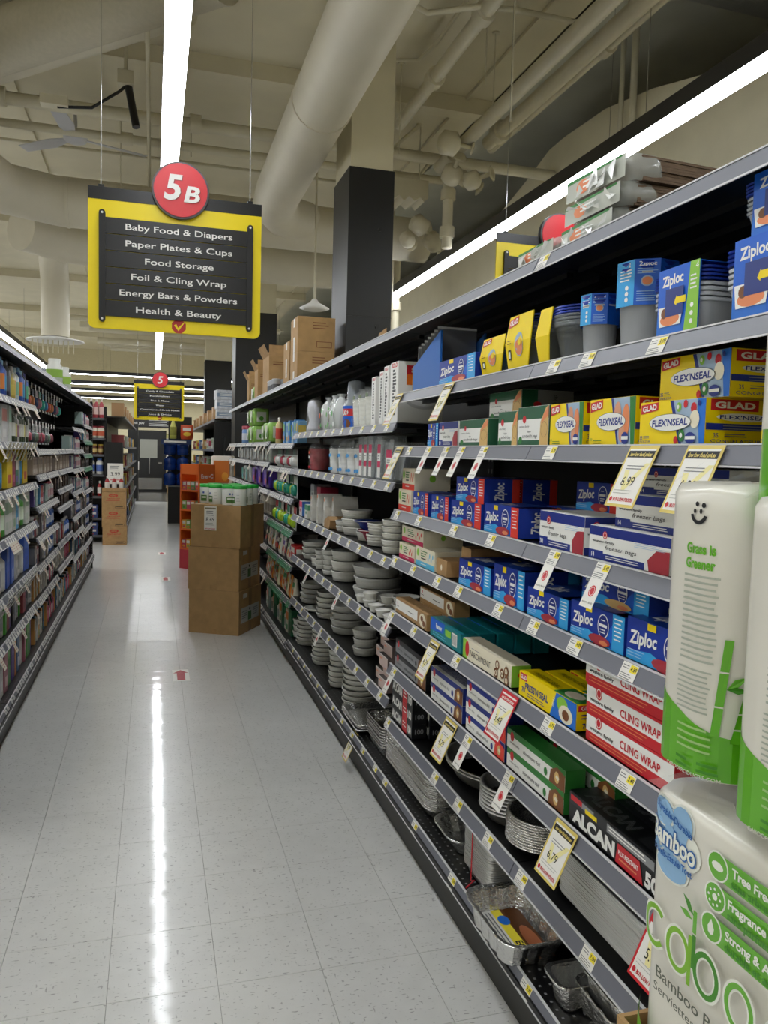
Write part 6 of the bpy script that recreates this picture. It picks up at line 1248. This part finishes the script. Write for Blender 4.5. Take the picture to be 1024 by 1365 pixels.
def towel_wide():
    w, d, h, r = .27, .135, .335, .05; b, k = towel_body(w, d, h, r, 5); p = MB(); W0 = wrap_map(w, d, r); P = Print(p, lambda u, v, e: W0(u + .03, v, e)); OL = mat('eef0e6', .4)
    # blue cloud patch
    for cu, cv, ru, rv in ((-.105, .27, .03, .025), (-.085, .285, .018, .018), (-.12, .255, .03, .022), (-.08, .255, .026, .02), (-.1, .225, .028, .016), (-.12, .285, .02, .016)): P.ell(cu, cv + CL, ru + .003, rv + .003, OL, 14)
    for cu, cv, ru, rv in ((-.105, .27, .03, .025), (-.085, .285, .018, .018), (-.12, .255, .03, .022), (-.1, .225, .028, .016), (-.12, .285, .02, .016)): P.ell(cu, cv + CL, ru, rv, mat('8db6dc', .4), 14)
    BL = mat('1f62ad', .4); P.text('Bamboo', -.1, .257 + CL, .022, BL, w=.086, bold=.09, rot=-.05); P.text('Bamboo', -.1, .257 + CL, .022, OL, w=.082, bold=.03, rot=-.05)
    P.text('Durable-Durable', -.1, .284 + CL, .008, BL, w=.07, rot=-.2, bold=.03); P.text('Towels-Essuie Tout', -.1, .235 + CL, .008, BL, w=.075, bold=.03, rot=-.03)
    # green bullets
    for i, (t1, t2) in enumerate((('Tree Free', 'sans arbre'), ('Fragrance Free', 'sans parfum'), ('Strong & Absorbent', 'durable et absorbant'))):
        v = .295 - .034 * i; P.rect(-.02, v - .014, .14, v + .014, TGRN, 8); P.ell(-.022, v, .0165, .0165, OL, 18); P.ell(-.022, v, .0145, .0145, TGRN, 18)
        if i == 0: P.ell(-.022, v, .009, .005, OL, 10)
        elif i == 1:
            P.ell(-.022, v, .004, .004, OL, 10)
            for a in range(8): P.ell(-.022 + .0085 * math.cos(a * .785), v + .0085 * math.sin(a * .785), .0017, .0017, OL, 6)
        else: P.poly([(-.022, v + .01), (-.017, v), (-.018, v - .006), (-.022, v - .008), (-.026, v - .006), (-.027, v)], OL)
        P.text(t1, .0, v + .005, .0095, OL, align='l', bold=.03); P.text(t2, .0, v - .007, .0085, TGRD, align='l', bold=.03)
    # logo
    xs = [-.115, -.072, -.024, .028, .084]; vb = .17
    G1 = mat('7fb82a', .35)
    def ringo(u, v, m, a0=0, a1=360, q=.021): P.ring(u, v, q + .003, q * 1.22 + .003, .0115, OL, 26, a0, a1); P.ring(u, v, q, q * 1.22, .0062, m, 26, a0, a1)
    ringo(xs[0], vb + .004, G1, 45, 315); ringo(xs[1], vb, G1); P.rect(xs[1] + .0175, vb - .029, xs[1] + .0237, vb + .03, G1)
    ringo(xs[2], vb, TGRD); P.rect(xs[2] - .0237, vb - .005, xs[2] - .0175, vb + .034, TGRD); P.rect(xs[2] - .0237, vb + .036, xs[2] - .0175, vb + .062, TGRN)
    P.poly([(xs[2] - .022, vb + .055), (xs[2] - .032, vb + .058), (xs[2] - .042, vb + .072), (xs[2] - .03, vb + .068)], TGRD); P.poly([(xs[2] - .024, vb + .05), (xs[2] - .036, vb + .048), (xs[2] - .046, vb + .054), (xs[2] - .034, vb + .056)], TGRN)
    ringo(xs[3], vb, TGRN); ringo(xs[4], vb, TGRN)
    GT = mat('5b5f52', .5); P.text('Bamboo Paper Towels', .0, .125, .0135, GT, w=.21, bold=.01); P.text('Serviettes en Papier de Bambou', .01, .106, .0105, GT, w=.235, bold=.005)
    n = 18; e = P.up(); us = [-.16 + .32 * i / n for i in range(n + 1)]; W = lambda u: .05 - .045 * math.sin((u + .16) * 9)
    for i in range(n): p.face([P.f(us[i], .004, e), P.f(us[i + 1], .004, e), P.f(us[i + 1], max(.006, W(us[i + 1])), e), P.f(us[i], max(.006, W(us[i])), e)], TGRN)
    
    return [('wrapped_rolls', b.mesh()), ('loose_film', k.mesh()), ('pack_print', p.mesh())]
TX = .59; TZ = .812
# cardboard bin that carries the packs
b = MB(); t = .006; y0, y1, x0, x1 = .26, .832, TX - .012, TX + .315; H_ = .828
b.box(x0, x0 + t, y0, y1, 0, H_, KRAFT); b.box(x1 - t, x1, y0, y1, 0, H_, KRAFT); b.box(x0 + t, x1 - t, y0, y0 + t, 0, H_, KRAFT); b.box(x0 + t, x1 - t, y1 - t, y1, 0, H_, KRAFT)
fl = MB(); fl.box(x0 + t, x1 - t, y0 + t, y1 - t, TZ - .012, TZ - .002, KRAFT2)
thing('display_bin', [('bin_wall', b.mesh()), ('false_floor', fl.mesh())], 'brown cardboard bin under the paper towel packs', 'bin', (0, 0, 0))
tn = towel_narrow(1)
thing('paper_towel_pack', towel_wide(), 'lower wide paper towel pack with large green logo', 'paper towels', (TX, .685, TZ), AZ)
thing('paper_towel_pack', towel_wide(), 'lower wide paper towel pack hidden behind the nearest edge', 'paper towels', (TX + .0, .41, TZ), AZ)
thing('paper_towel_pack', towel_wide(), 'inner wide paper towel pack carrying the upper ones', 'paper towels', (TX + .14, .685, TZ), AZ)
thing('paper_towel_pack', tn, 'upper narrow paper towel pack, left of the two with grass slogan', 'paper towels', (TX - .0, .757, TZ + .37), AZ)
thing('paper_towel_pack', tn, 'upper narrow paper towel pack at the right picture edge', 'paper towels', (TX - .015, .607, TZ + .362), (0, R(0), AZ + R(2)))
# green pack corner resting higher at the picture edge
g = MB(); g.loft([[(x, y, zz) for x, y in rrect(.12, .2, .04, 4)] for zz in (0, .25)], TGRN); g2 = MB(); g2.loft([[(x * 1.01, y * 1.01, zz) for x, y in rrect(.12, .2, .04, 4)] for zz in (.1, .2)], TOW, False, False)
thing('paper_towel_pack', [('wrapped_rolls', g.mesh()), ('white_band', g2.mesh())], 'green paper towel pack standing on top at the right edge', 'paper towels', (TX + .118, .64, TZ + .665), AZ)

# ================================================================ cartons and canisters in the aisle
CA = R(-30); cr = Vector((.691, 6.5, 0)); ux = Vector((math.cos(CA), math.sin(CA), 0)); uy = Vector((-math.sin(CA), math.cos(CA), 0))
CW, CD = .455, .47
def aisle_carton(h, lab):
    b = MB(); b.box(-CW / 2, CW / 2, 0, CD, 0, h, KRAFT); s = MB(); s.box(-.03, .03, -.001, 0, h * .0, h * .12, KRAFT2); s.box(CW / 2, CW / 2 + .0003, CD / 2 - .03, CD / 2 + .03, 0, h, mat('8f6f45', .5)); parts = [('carton_body', b.mesh()), ('tape', s.mesh())]
    if lab:
        p = MB(); P = Print(p, F_right(CW, CD, h)); P.rect(.04, h * .25, CD - .05, h * .6, mat('b9bab4', .6)); P.rect(.19, h * .27, .26, h * .47, mat('3f6a3a', .6)); P.ell(.225, h * .53, .015, .012, INKB); P.lines(.06, .17, h * .52, 4, h * .05, GREYT, .4); P.lines(.29, .4, h * .52, 4, h * .05, GREYT, .4); P.rect(.08, h * .82, .17, h * .92, mat('c9c6bc', .6))
        parts.append(('shipping_label', p.mesh()))
    return parts
cc = cr - ux * (CW / 2)
for k, (zz, h, off) in enumerate(((0, .368, 0), (.37, .36, .006), (.732, .352, .012))):
    p = cc + ux * off * (-1 if k == 1 else .5); thing('shipping_carton', aisle_carton(h, k < 2), ['bottom', 'middle', 'top'][k] + ' brown shipping carton stacked in the aisle', 'carton', (p.x, p.y, zz), CA + R([0, 1.2, -1.5][k]))
zc = .732 + .352
q = MB(); q.box(-.055, .055, -.003, -.0015, -.2, 0, PAPER); q.box(-.058, .058, -.0015, 0, -.203, .003, mat('d8c998', .6)); pq = MB(); P = Print(pq, lambda u, v, e: (u, -.003 - e, v)); P.rect(-.05, -.025, .05, -.012, mat('8a8368', .6)); P.lines(-.035, .035, -.04, 3, .016, GREYT, .35); P.text('8.49', .0, -.11, .032, INKB); P.lines(-.04, .04, -.14, 2, .014, mat('b5b5b0', .6)); P.text('BUY-LOW FOODS', 0, -.188, .009, REDL, w=.09, bold=.03)
sp3 = cc - ux * .035 - uy * .006
thing('price_sign', [('card', q.mesh()), ('print', pq.mesh())], 'price card reading 8.49 taped on the top aisle carton', 'price sign', (sp3.x, sp3.y, zc - .01), CA + R(-1.5))
def canister():
    b = MB(); b.lathe([(.056, 0), (.058, .005), (.058, .135), (.055, .14)], mat('dcddd8', .35), 20); l = MB(); l.lathe([(.059, .138), (.06, .142), (.06, .162), (.055, .166)], mat('2fb344', .35), 20); p = MB(); P = Print(p, lambda u, v, e: ((.0585 + e) * math.sin(u / .058), -(.0585 + e) * math.cos(u / .058), v)); P.rect(-.025, .02, .03, .07, mat('4f7a36', .5), 6); P.rect(-.018, .045, .024, .06, mat('e2e4d8', .5), 5); P.rect(-.006, .085, .01, .1, mat('2f4fa0', .5), 2); P.lines(.045, .075, .1, 6, .012, mat('b4b6b2', .5), .35)
    return [('canister_body', b.mesh()), ('green_lid', l.mesh()), ('label', p.mesh())]
cn = canister()
for k, (a, c) in enumerate(((-.3, .34), (-.3, .2), (-.17, .26), (-.17, .12), (-.12, .4), (-.03, .22), (-.03, .09), (.07, .34), (.08, .2), (.08, .07))):
    p = cr - ux * (CW / 2) + ux * (a + .12) * .95 + uy * c
    thing('wipes_canister', cn, 'white canister with green lid on the aisle cartons', 'canister', (p.x, p.y, zc + .001), CA + R(rg.uniform(-50, 60)), 'green lidded canisters')
# floor stickers
for k, (x, y) in enumerate(((.19, 5.42), (.15, 9.55), (.13, 11.9))):
    s = MB(); s.box(-.055, .055, -.14, .14, 0, .0008, PAPER); P = Print(s, lambda u, v, e: (u, v, .0008 + e)); AR = mat('b3323c', .5); P.rect(-.026, -.12, .026, .05, AR); P.poly([(-.05, .05), (.05, .05), (0, .125)], AR)
    thing('floor_arrow', s.mesh(), ['nearest', 'middle', 'farthest'][k] + ' red arrow sticker on the floor', 'sticker', (x, y, .0005), 0)

# ================================================================ orange display beside the cartons
OR = mat('d9641f', .45); b = MB(); w, d, h = .34, .28, 1.35
b.box(-w / 2, -w / 2 + .02, 0, d, .25, h, OR); b.box(w / 2 - .02, w / 2, 0, d, .25, h, OR); b.box(-w / 2, w / 2, d - .02, d, .25, h, OR); hd = MB(); hd.box(-w / 2, w / 2, 0, .02, 1.22, h, OR); bs = MB(); bs.box(-w / 2, w / 2, 0, d, 0, .25, mat('b8283a', .45))
parts = [('cabinet', b.mesh()), ('header', hd.mesh()), ('plinth', bs.mesh())]
for zz in (.25, .5, .75, 1.0): s = MB(); s.box(-w / 2 + .02, w / 2 - .02, 0, d - .02, zz, zz + .02, OR); parts.append(('shelf', s.mesh()))
p = MB(); P = Print(p, F_right(w, d, h)); P.text('Ener-C', d * .5, 1.2, .05, WHITE, w=d * .75, bold=.02)
for zz in (1.04, .95, .86): P.ell(d * .25, zz, .022, .022, WHITE, 12); P.lines(d * .42, d * .8, zz + .015, 2, .02, WHITE, .4)
parts.append(('side_print', p.mesh()))
OX, OY, OA = .35, 10.3, R(-48)
thing('orange_display', parts, 'orange cardboard display stand behind the aisle cartons', 'display stand', (OX + .1, OY, 0), OA)
cols = ['c0485a', 'd8a23a', '7fa84a', 'b8506a', 'd0783a', '5a8a4a']
for i, zz in enumerate((.27, .52, .77, 1.02)):
    for k in range(4):
        v = Vector((OX + .1, OY, 0)) + Vector((math.cos(OA), math.sin(OA), 0)) * (-.115 + .077 * k) + Vector((-math.sin(OA), math.cos(OA), 0)) * .02
        thing('drink_mix_box', sbox(.065, .1, .11, cols[(i + k) % 6], 'd8d4cc', cols[(i * 2 + k + 1) % 6]), 'small drink mix box, display shelf %s from the floor' % ORD[i], 'box', (v.x, v.y, zz + .001), OA, 'drink mix boxes')

# ================================================================ far left end display with ketchup
def far_unit(x0, x1, y0, y1, H, label, levels, side):
    e = link('shelving_unit', None, None, (0, 0, 0)); tag(e, label, 'shelving')
    xs = x1 if side == 'L' else x0; t = .46 * (-1 if side == 'L' else 1); xa, xb = sorted((xs, xs + t))
    b = MB(); xi = xs + t; b.box(min(xi, xi + .03 * (1 if t > 0 else -1)), max(xi, xi + .03 * (1 if t > 0 else -1)), y0, y1, 0, H, BLACK); link('back_panel', b.mesh(), e)
    if side == 'R': b = MB(); b.box(xa, xb, y0, y0 + .02, 0, H * .98, BLACK); link('end_panel', b.mesh(), e)
    for z in levels:
        s = MB(); s.box(xa, xb, y0 + .02, y1, z - .02, z, BLKMETAL); o = link('shelf', s.mesh(), e); r = MB(); r.box(xs - .008, xs + .008, y0 + .02, y1, z - .035, z + .003, RAIL); link('price_rail', r.mesh(), o)
    return e
lv = [.15, .5, .85, 1.2, 1.55, 2.05]
far_unit(-1.5, -.45, 13.75, 22.5, 2.1, 'far black shelving unit on the left behind the ketchup display', lv, 'L')
far_unit(.98, 2.0, 13.3, 23.5, 2.05, 'far black shelving unit on the right behind the orange display', lv, 'R')
pal = [('d0ccc4', 'b8485a', '5a8a4a'), ('c49a5a', 'e2d8c0', '8a5a2a'), ('5a7aa8', 'd8dce2', '2f4a7a'), ('d8b84a', 'b8483a', 'f0e6c0'), ('8a3a3a', 'd8c8a0', '5a2020'), ('b0b4a8', '6a8a5a', 'e2e4dc')]
for s, (xf, sg) in enumerate(((-.45, -1), (.98, 1))):
    for i, z in enumerate(lv):
        for k in range(6):
            y = 14.3 + 1.35 * k
            thing('grocery_carton', sbox(.34, .2, .2 if i < 5 else .24, *(pal[(i + k + s) % 6] if i < 5 else ('a8825a', 'b8956a', '8a6a42'))), 'far grocery carton on the %s far rack, level %s from floor' % (['left', 'right'][s], ORD[i]), 'carton', (xf + sg * .03, y, z + .002), AZ if sg > 0 else -AZ, 'far grocery cartons')
# end display (faces the camera): shelves with jars and bottles
b = MB(); b.box(-.46, .05, .34, .36, 0, 2.2, BLACK); sd = MB(); sd.box(.03, .05, -.02, .36, .1, 1.62, BLACK); parts = [('back_panel', b.mesh()), ('side_panel', sd.mesh())]
sp4 = MB(); sp4.box(.05, .31, -.01, .36, .1, 1.62, BLACK); parts.append(('black_board', sp4.mesh()))
for z in (.12, .4, .75, 1.1, 1.42, 1.68, 2.0): s = MB(); s.box(-.46, .03, 0, .34, z - .02, z, BLKMETAL); s.box(-.46, .03, -.008, 0, z - .035, z + .002, mat('55565a', .4)); parts.append(('shelf', s.mesh()))
EX, EY = -.78, 13.35
thing('end_display', parts, 'black end display with jars at the far left rack', 'display stand', (EX, EY, 0))
def ketchup(): return bottle(.036, .24, '9a1a1c', 'e2e0da', 'd8d4cc', neck=.3, sh=.62, caph=.16)
for i, (z, n, f) in enumerate(((.75, 3, ketchup), (1.1, 3, lambda: bottle(.055, .26, 'dcdbd2', '3a5aa0', '4f6ab0', neck=.6)), (1.42, 4, lambda: bottle(.04, .16, '6a3a22', 'b8a03a', 'd0b878', neck=.8)), (1.68, 4, lambda: bottle(.055, .19, 'd8d2c0', '7a2028', 'b8563a', neck=.85)), (2.0, 5, lambda: bottle(.034, .3, 'a8404a', 'd0ccc4', 'd8b8b4', neck=.4)))):
    for k in range(n): thing(['ketchup_bottle', 'mayonnaise_jar', 'mustard_jar', 'sauce_jar', 'syrup_bottle'][i], f(), ['red ketchup bottle on the end display shelf', 'white mayonnaise jar on the end display', 'brown mustard jar on the end display', 'cream sauce jar on the end display', 'tall red syrup bottle on top of the end display'][i], ['bottle', 'jar', 'jar', 'jar', 'bottle'][i], (EX - .36 + .38 * (k + .5) / n, EY + .09, z + .001), 0, 'end display goods')
for k in range(4): thing('butter_carton', sbox(.3, .2, .1, '2a3f7a', 'd0ccc4', 'b83a3a'), 'blue and white carton low on the end display', 'box', (EX - .22, EY + .02, .401 + .0 + (.101 * (k % 2))  - (.28 if k > 1 else 0)), 0, 'blue low cartons')
kq = MB(); kq.box(-.12, .12, -.004, 0, 0, .33, PAPER); P = Print(kq, lambda u, v, e: (u, -.004 - e, v)); P.text('3.99', 0, .16, .06, INKB); P.lines(-.08, .08, .29, 3, .03, GREYT); P.lines(-.08, .08, .07, 1, .03, REDL)
thing('price_sign', kq.mesh(), 'price card reading 3.99 on the black end board', 'price sign', (EX + .2, EY - .012, .95), 0)
def heinz():
    b = MB(); b.box(-.18, .18, 0, .3, 0, .28, KRAFT2); p = MB(); P = Print(p, F_front(.36, .28)); RC = mat('b83a2a', .6); P.ell(.17, .22, .07, .026, RC, 18); P.text('HEINZ', .17, .22, .022, KRAFT2, bold=.03); P.text('TOMATO KETCHUP', .17, .17, .02, RC, w=.2, bold=.02); P.lines(.06, .3, .145, 1, .015, RC, .5); P.rect(.2, .02, .34, .055, INKB); P.rect(.205, .024, .335, .051, KRAFT2); P.lines(.215, .325, .046, 1, .015, INKB, .6)
    return [('carton_body', b.mesh()), ('print', p.mesh())]
hz = heinz()
for k in range(3): thing('ketchup_carton', hz, ['bottom', 'middle', 'top'][k] + ' brown ketchup carton in front of the end display', 'carton', (-.585 + .01 * (k == 0), 13.0, .281 * k), 0)
b = MB(); b.box(-.18, .18, 0, .004, 0, .05, KRAFT2); b.box(-.18, .18, .296, .3, 0, .05, KRAFT2); b.box(-.18, .18, 0, .3, 0, .004, KRAFT2); b.box(.176, .18, 0, .3, 0, .05, KRAFT2); b.box(-.18, -.176, 0, .3, 0, .05, KRAFT2)
P = Print(b, F_front(.36, .12)); 
thing('ketchup_tray', b.mesh(), 'cut open carton tray holding three ketchup bottles', 'tray', (-.585, 13.0, .844), 0)
for k in range(3): thing('ketchup_bottle', ketchup(), 'red ketchup bottle standing in the cut carton', 'bottle', (-.69 + .105 * k, 13.08, .85), 0, 'ketchup bottles in tray')
# far right end: packs, water
b = MB(); b.box(-.25, .25, 0, .03, 0, 2.0, BLACK); s = MB(); s.box(-.1, .12, -.3, 0, .02, 1.75, BLACK); parts = [('end_panel', b.mesh()), ('side_board', s.mesh())]
thing('end_display', parts, 'black end display below the stacked white multipacks', 'display stand', (1.22, 13.25, 0))
mp = MB(); mp.box(-.2, .2, 0, .3, 0, .15, mat('c4c8ce', .3, var=.2, scale=25)); ml = MB(); P = Print(ml, F_front(.4, .15)); P.rect(0, .04, .4, .1, mat('7f92a8', .4)); P.lines(.04, .36, .09, 2, .025, WHITE)
for k in range(3): thing('bottle_multipack', [('wrapped_bottles', mp.mesh()), ('band', ml.mesh())], ['lowest', 'middle', 'highest'][k] + ' shrink-wrapped multipack on the far right end display', 'multipack', (1.2, 13.15, 2.06 + .155 * k), R(3 * k))
for k, (x, z, pr) in enumerate(((1.0, 1.1, '5.99'), (1.36, 1.7, '4.99'))):
    kq = MB(); kq.box(-.1, .1, -.004, 0, 0, .26, PAPER); P = Print(kq, lambda u, v, e: (u, -.004 - e, v)); P.text(pr, 0, .1, .05, INKB); P.lines(-.07, .07, .23, 3, .03, GREYT)
    thing('price_sign', kq.mesh(), ['white price card low on the far right end display', 'white price card high on the far right end display'][k], 'price sign', (x + .02, 12.93 if k == 0 else 13.24, z), 0)
pj = soft_pack(.3, .42, .12, 'd6cfc0', 'c9732a', 'e2a23a')
for k in range(2): thing('snack_pouch', pj, ['lower', 'upper'][k] + ' orange and white snack pouch beside the orange display', 'pouch', (.86 + .02 * k, 10.6, .62 + .425 * k), R(-20))
b = MB(); b.box(-.2, .2, 0, .25, 0, .62, BLACK); thing('black_crate', [('crate', b.mesh()), ('rim', MB().box(-.205, .205, -.005, .255, .6, .62, GREYT).mesh())], 'black crate under the snack pouches', 'crate', (.87, 10.58, 0), R(-20))
b = MB(); b.box(-.15, .15, 0, .3, 0, .78, mat('101114', .4)); r = MB(); r.box(-.155, .155, -.005, .305, .76, .78, GREYT)
thing('water_stand', [('cabinet', b.mesh()), ('rim', r.mesh())], 'black stand under the blue water jugs', 'stand', (.45, 16.7, 0), 0)
def jug():
    b = MB(); b.lathe([(.1, 0), (.125, .02), (.125, .1), (.115, .12), (.125, .14), (.125, .22), (.06, .27), (.03, .29)], mat('1d3f8f', .15, alpha=.92), 16); c = MB(); c.lathe([(.035, .285), (.035, .31)], WHITE, 10); return [('jug_body', b.mesh()), ('cap', c.mesh())]
jg = jug()
for i in range(3):
    for k in range(2): thing('water_jug', jg, 'blue water jug, %s row of the black stand' % ['lowest', 'middle', 'highest'][i], 'jug', (.33 + .26 * k, 16.82, .785 + .315 * i), 0, 'blue water jugs').scale = (.98, .98, 1.)
hdq = MB(); hdq.box(-.3, .3, 0, .02, 0, .1, mat('20345f', .4)); P = Print(hdq, F_front(.6, .1)); P.lines(.05, .55, .075, 1, .05, WHITE, .8)
thing('water_header', [('board', hdq.mesh()), ('rear_brace', MB().box(-.28, .28, .02, .04, 0, .05, BLACK).mesh())], 'blue header board over the water jugs', 'board', (.46, 16.66, 1.63), 0)
thing('juice_bottle', bottle(.07, .42, 'b8b85a', 'd8d4a0', '8a8a3a', neck=.35, sh=.55), 'tall yellow green bottle above the water header', 'bottle', (.4, 17.0, 1.75), 0)
thing('juice_shelf', [('board', MB().box(-.14, .34, 0, .3, 0, .02, BLACK).mesh()), ('rear_frame', MB().box(-.14, .34, .28, .3, -1.7, .5, BLACK).mesh())], 'black shelf frame rising behind the water jugs', 'shelf', (.45, 16.98, 1.72), 0)
thing('snack_bag', pouch(.26, .3, 'c8502a', 'e2c040', 'd8d4cc'), 'orange snack bag beside the yellow green bottle', 'bag', (.68, 16.99, 1.745), 0)

# ================================================================ far wall: door, boards, signs
YF_ = YF - .003
d = MB(); d.box(-.5, .5, -.06, 0, 0, 2.1, BLACK); fr = MB(); fr.box(-.56, -.5, -.07, 0, 0, 2.16, BLACK); fr.box(.5, .56, -.07, 0, 0, 2.16, BLACK); fr.box(-.56, .56, -.07, 0, 2.1, 2.16, BLACK); gl = MB(); gl.box(-.32, .26, -.066, -.06, 1.2, 1.85, mat('8f9088', .3)); kp = MB(); kp.box(-.4, .42, -.066, -.06, .1, .5, CHROME); ph = MB(); ph.box(.3, .42, -.1, -.06, 1.0, 1.06, CHROME); hh = MB(); hh.box(-.02, .02, -.09, -.06, .65, 1.2, CHROME)
thing('door_1', [('leaf', d.mesh()), ('frame', fr.mesh()), ('glass_pane', gl.mesh()), ('kick_plate', kp.mesh()), ('handle', ph.mesh()), ('pull_bar', hh.mesh())], 'black door with glass pane and steel kick plate', 'door', (-.12, YF_, 0), 0)['kind'] = 'structure'
s = MB(); s.prism([(-.8, -.16), (.8, -.16), (.8, .06), (.7, .16), (-.8, .16)], -.03, 0, SIGNB, 'xz'); q = MB(); P = Print(q, lambda u, v, e: (u, -.03 - e, v)); P.text('Thank you', -.5, 0, .1, WHITE, w=.5, shear=.3); P.lines(-.1, .7, .1, 4, .06, mat('b0b0ae', .5), .35)
thing('wall_sign', [('board', s.mesh()), ('lettering', q.mesh())], 'long black wall sign reading Thank you above the door', 'sign', (-.05, YF_, 2.42), 0)
s = MB(); s.box(-.24, .24, -.03, 0, 0, .85, mat('3a3a3c', .5)); q = MB(); P = Print(q, lambda u, v, e: (u, -.03 - e, v)); P.rect(-.22, .02, .22, .83, mat('a8a6a0', .5)); P.rect(-.22, .7, .22, .83, mat('b8b06a', .5)); P.rect(-.2, .4, -.02, .66, PAPER); P.rect(.02, .42, .2, .66, mat('8a8aa0', .5)); P.rect(-.2, .06, .2, .34, mat('c4c0c4', .5))
thing('notice_board', [('board', s.mesh()), ('papers', q.mesh())], 'notice board with papers right of the door', 'notice board', (.66, YF_, 1.2), 0)
for k, (x, y, w, h) in enumerate(((.72, 28.0, .5, .55), (.95, 27.6, .45, .5), (.8, 28.0, .4, .35))):
    thing('far_carton', taped(w, .4, h), ['brown carton at the far wall, lower left', 'brown carton at the far wall, lower right', 'brown carton on top at the far wall'][k], 'carton', (x, y, 0 if k < 2 else .552), 0)
thing('water_cooler', [('body', MB().box(-.16, .16, 0, .3, 0, .85, BLACK).mesh()), ('white_top', MB().box(-.17, .17, -.01, .31, .85, 1.1, WHITE).mesh()), ('spout', MB().box(-.05, .05, -.04, 0, .95, 1.0, GREYT).mesh())], 'black and white cabinet left of the far door', 'cabinet', (-.6, 26.0, 0), 0)
b = MB(); b.box(-.14, .14, 0, .3, 0, 2.2, mat('0c0c0d', .5)); thing('black_partition', [('panel', b.mesh()), ('edge_strip', MB().box(-.145, -.14, 0, .3, 0, 2.2, GREYT).mesh())], 'tall black partition panel at the far left', 'partition', (-.56, 24.1, 0), 0)
thing('far_bottle', bottle(.05, .5, 'b8b84a', '8fa83a', 'd8d8a0', neck=.6), 'yellow bottle stack on the far white cabinet', 'bottle', (-.62, 26.1, 1.101), 0)
finish_labels()
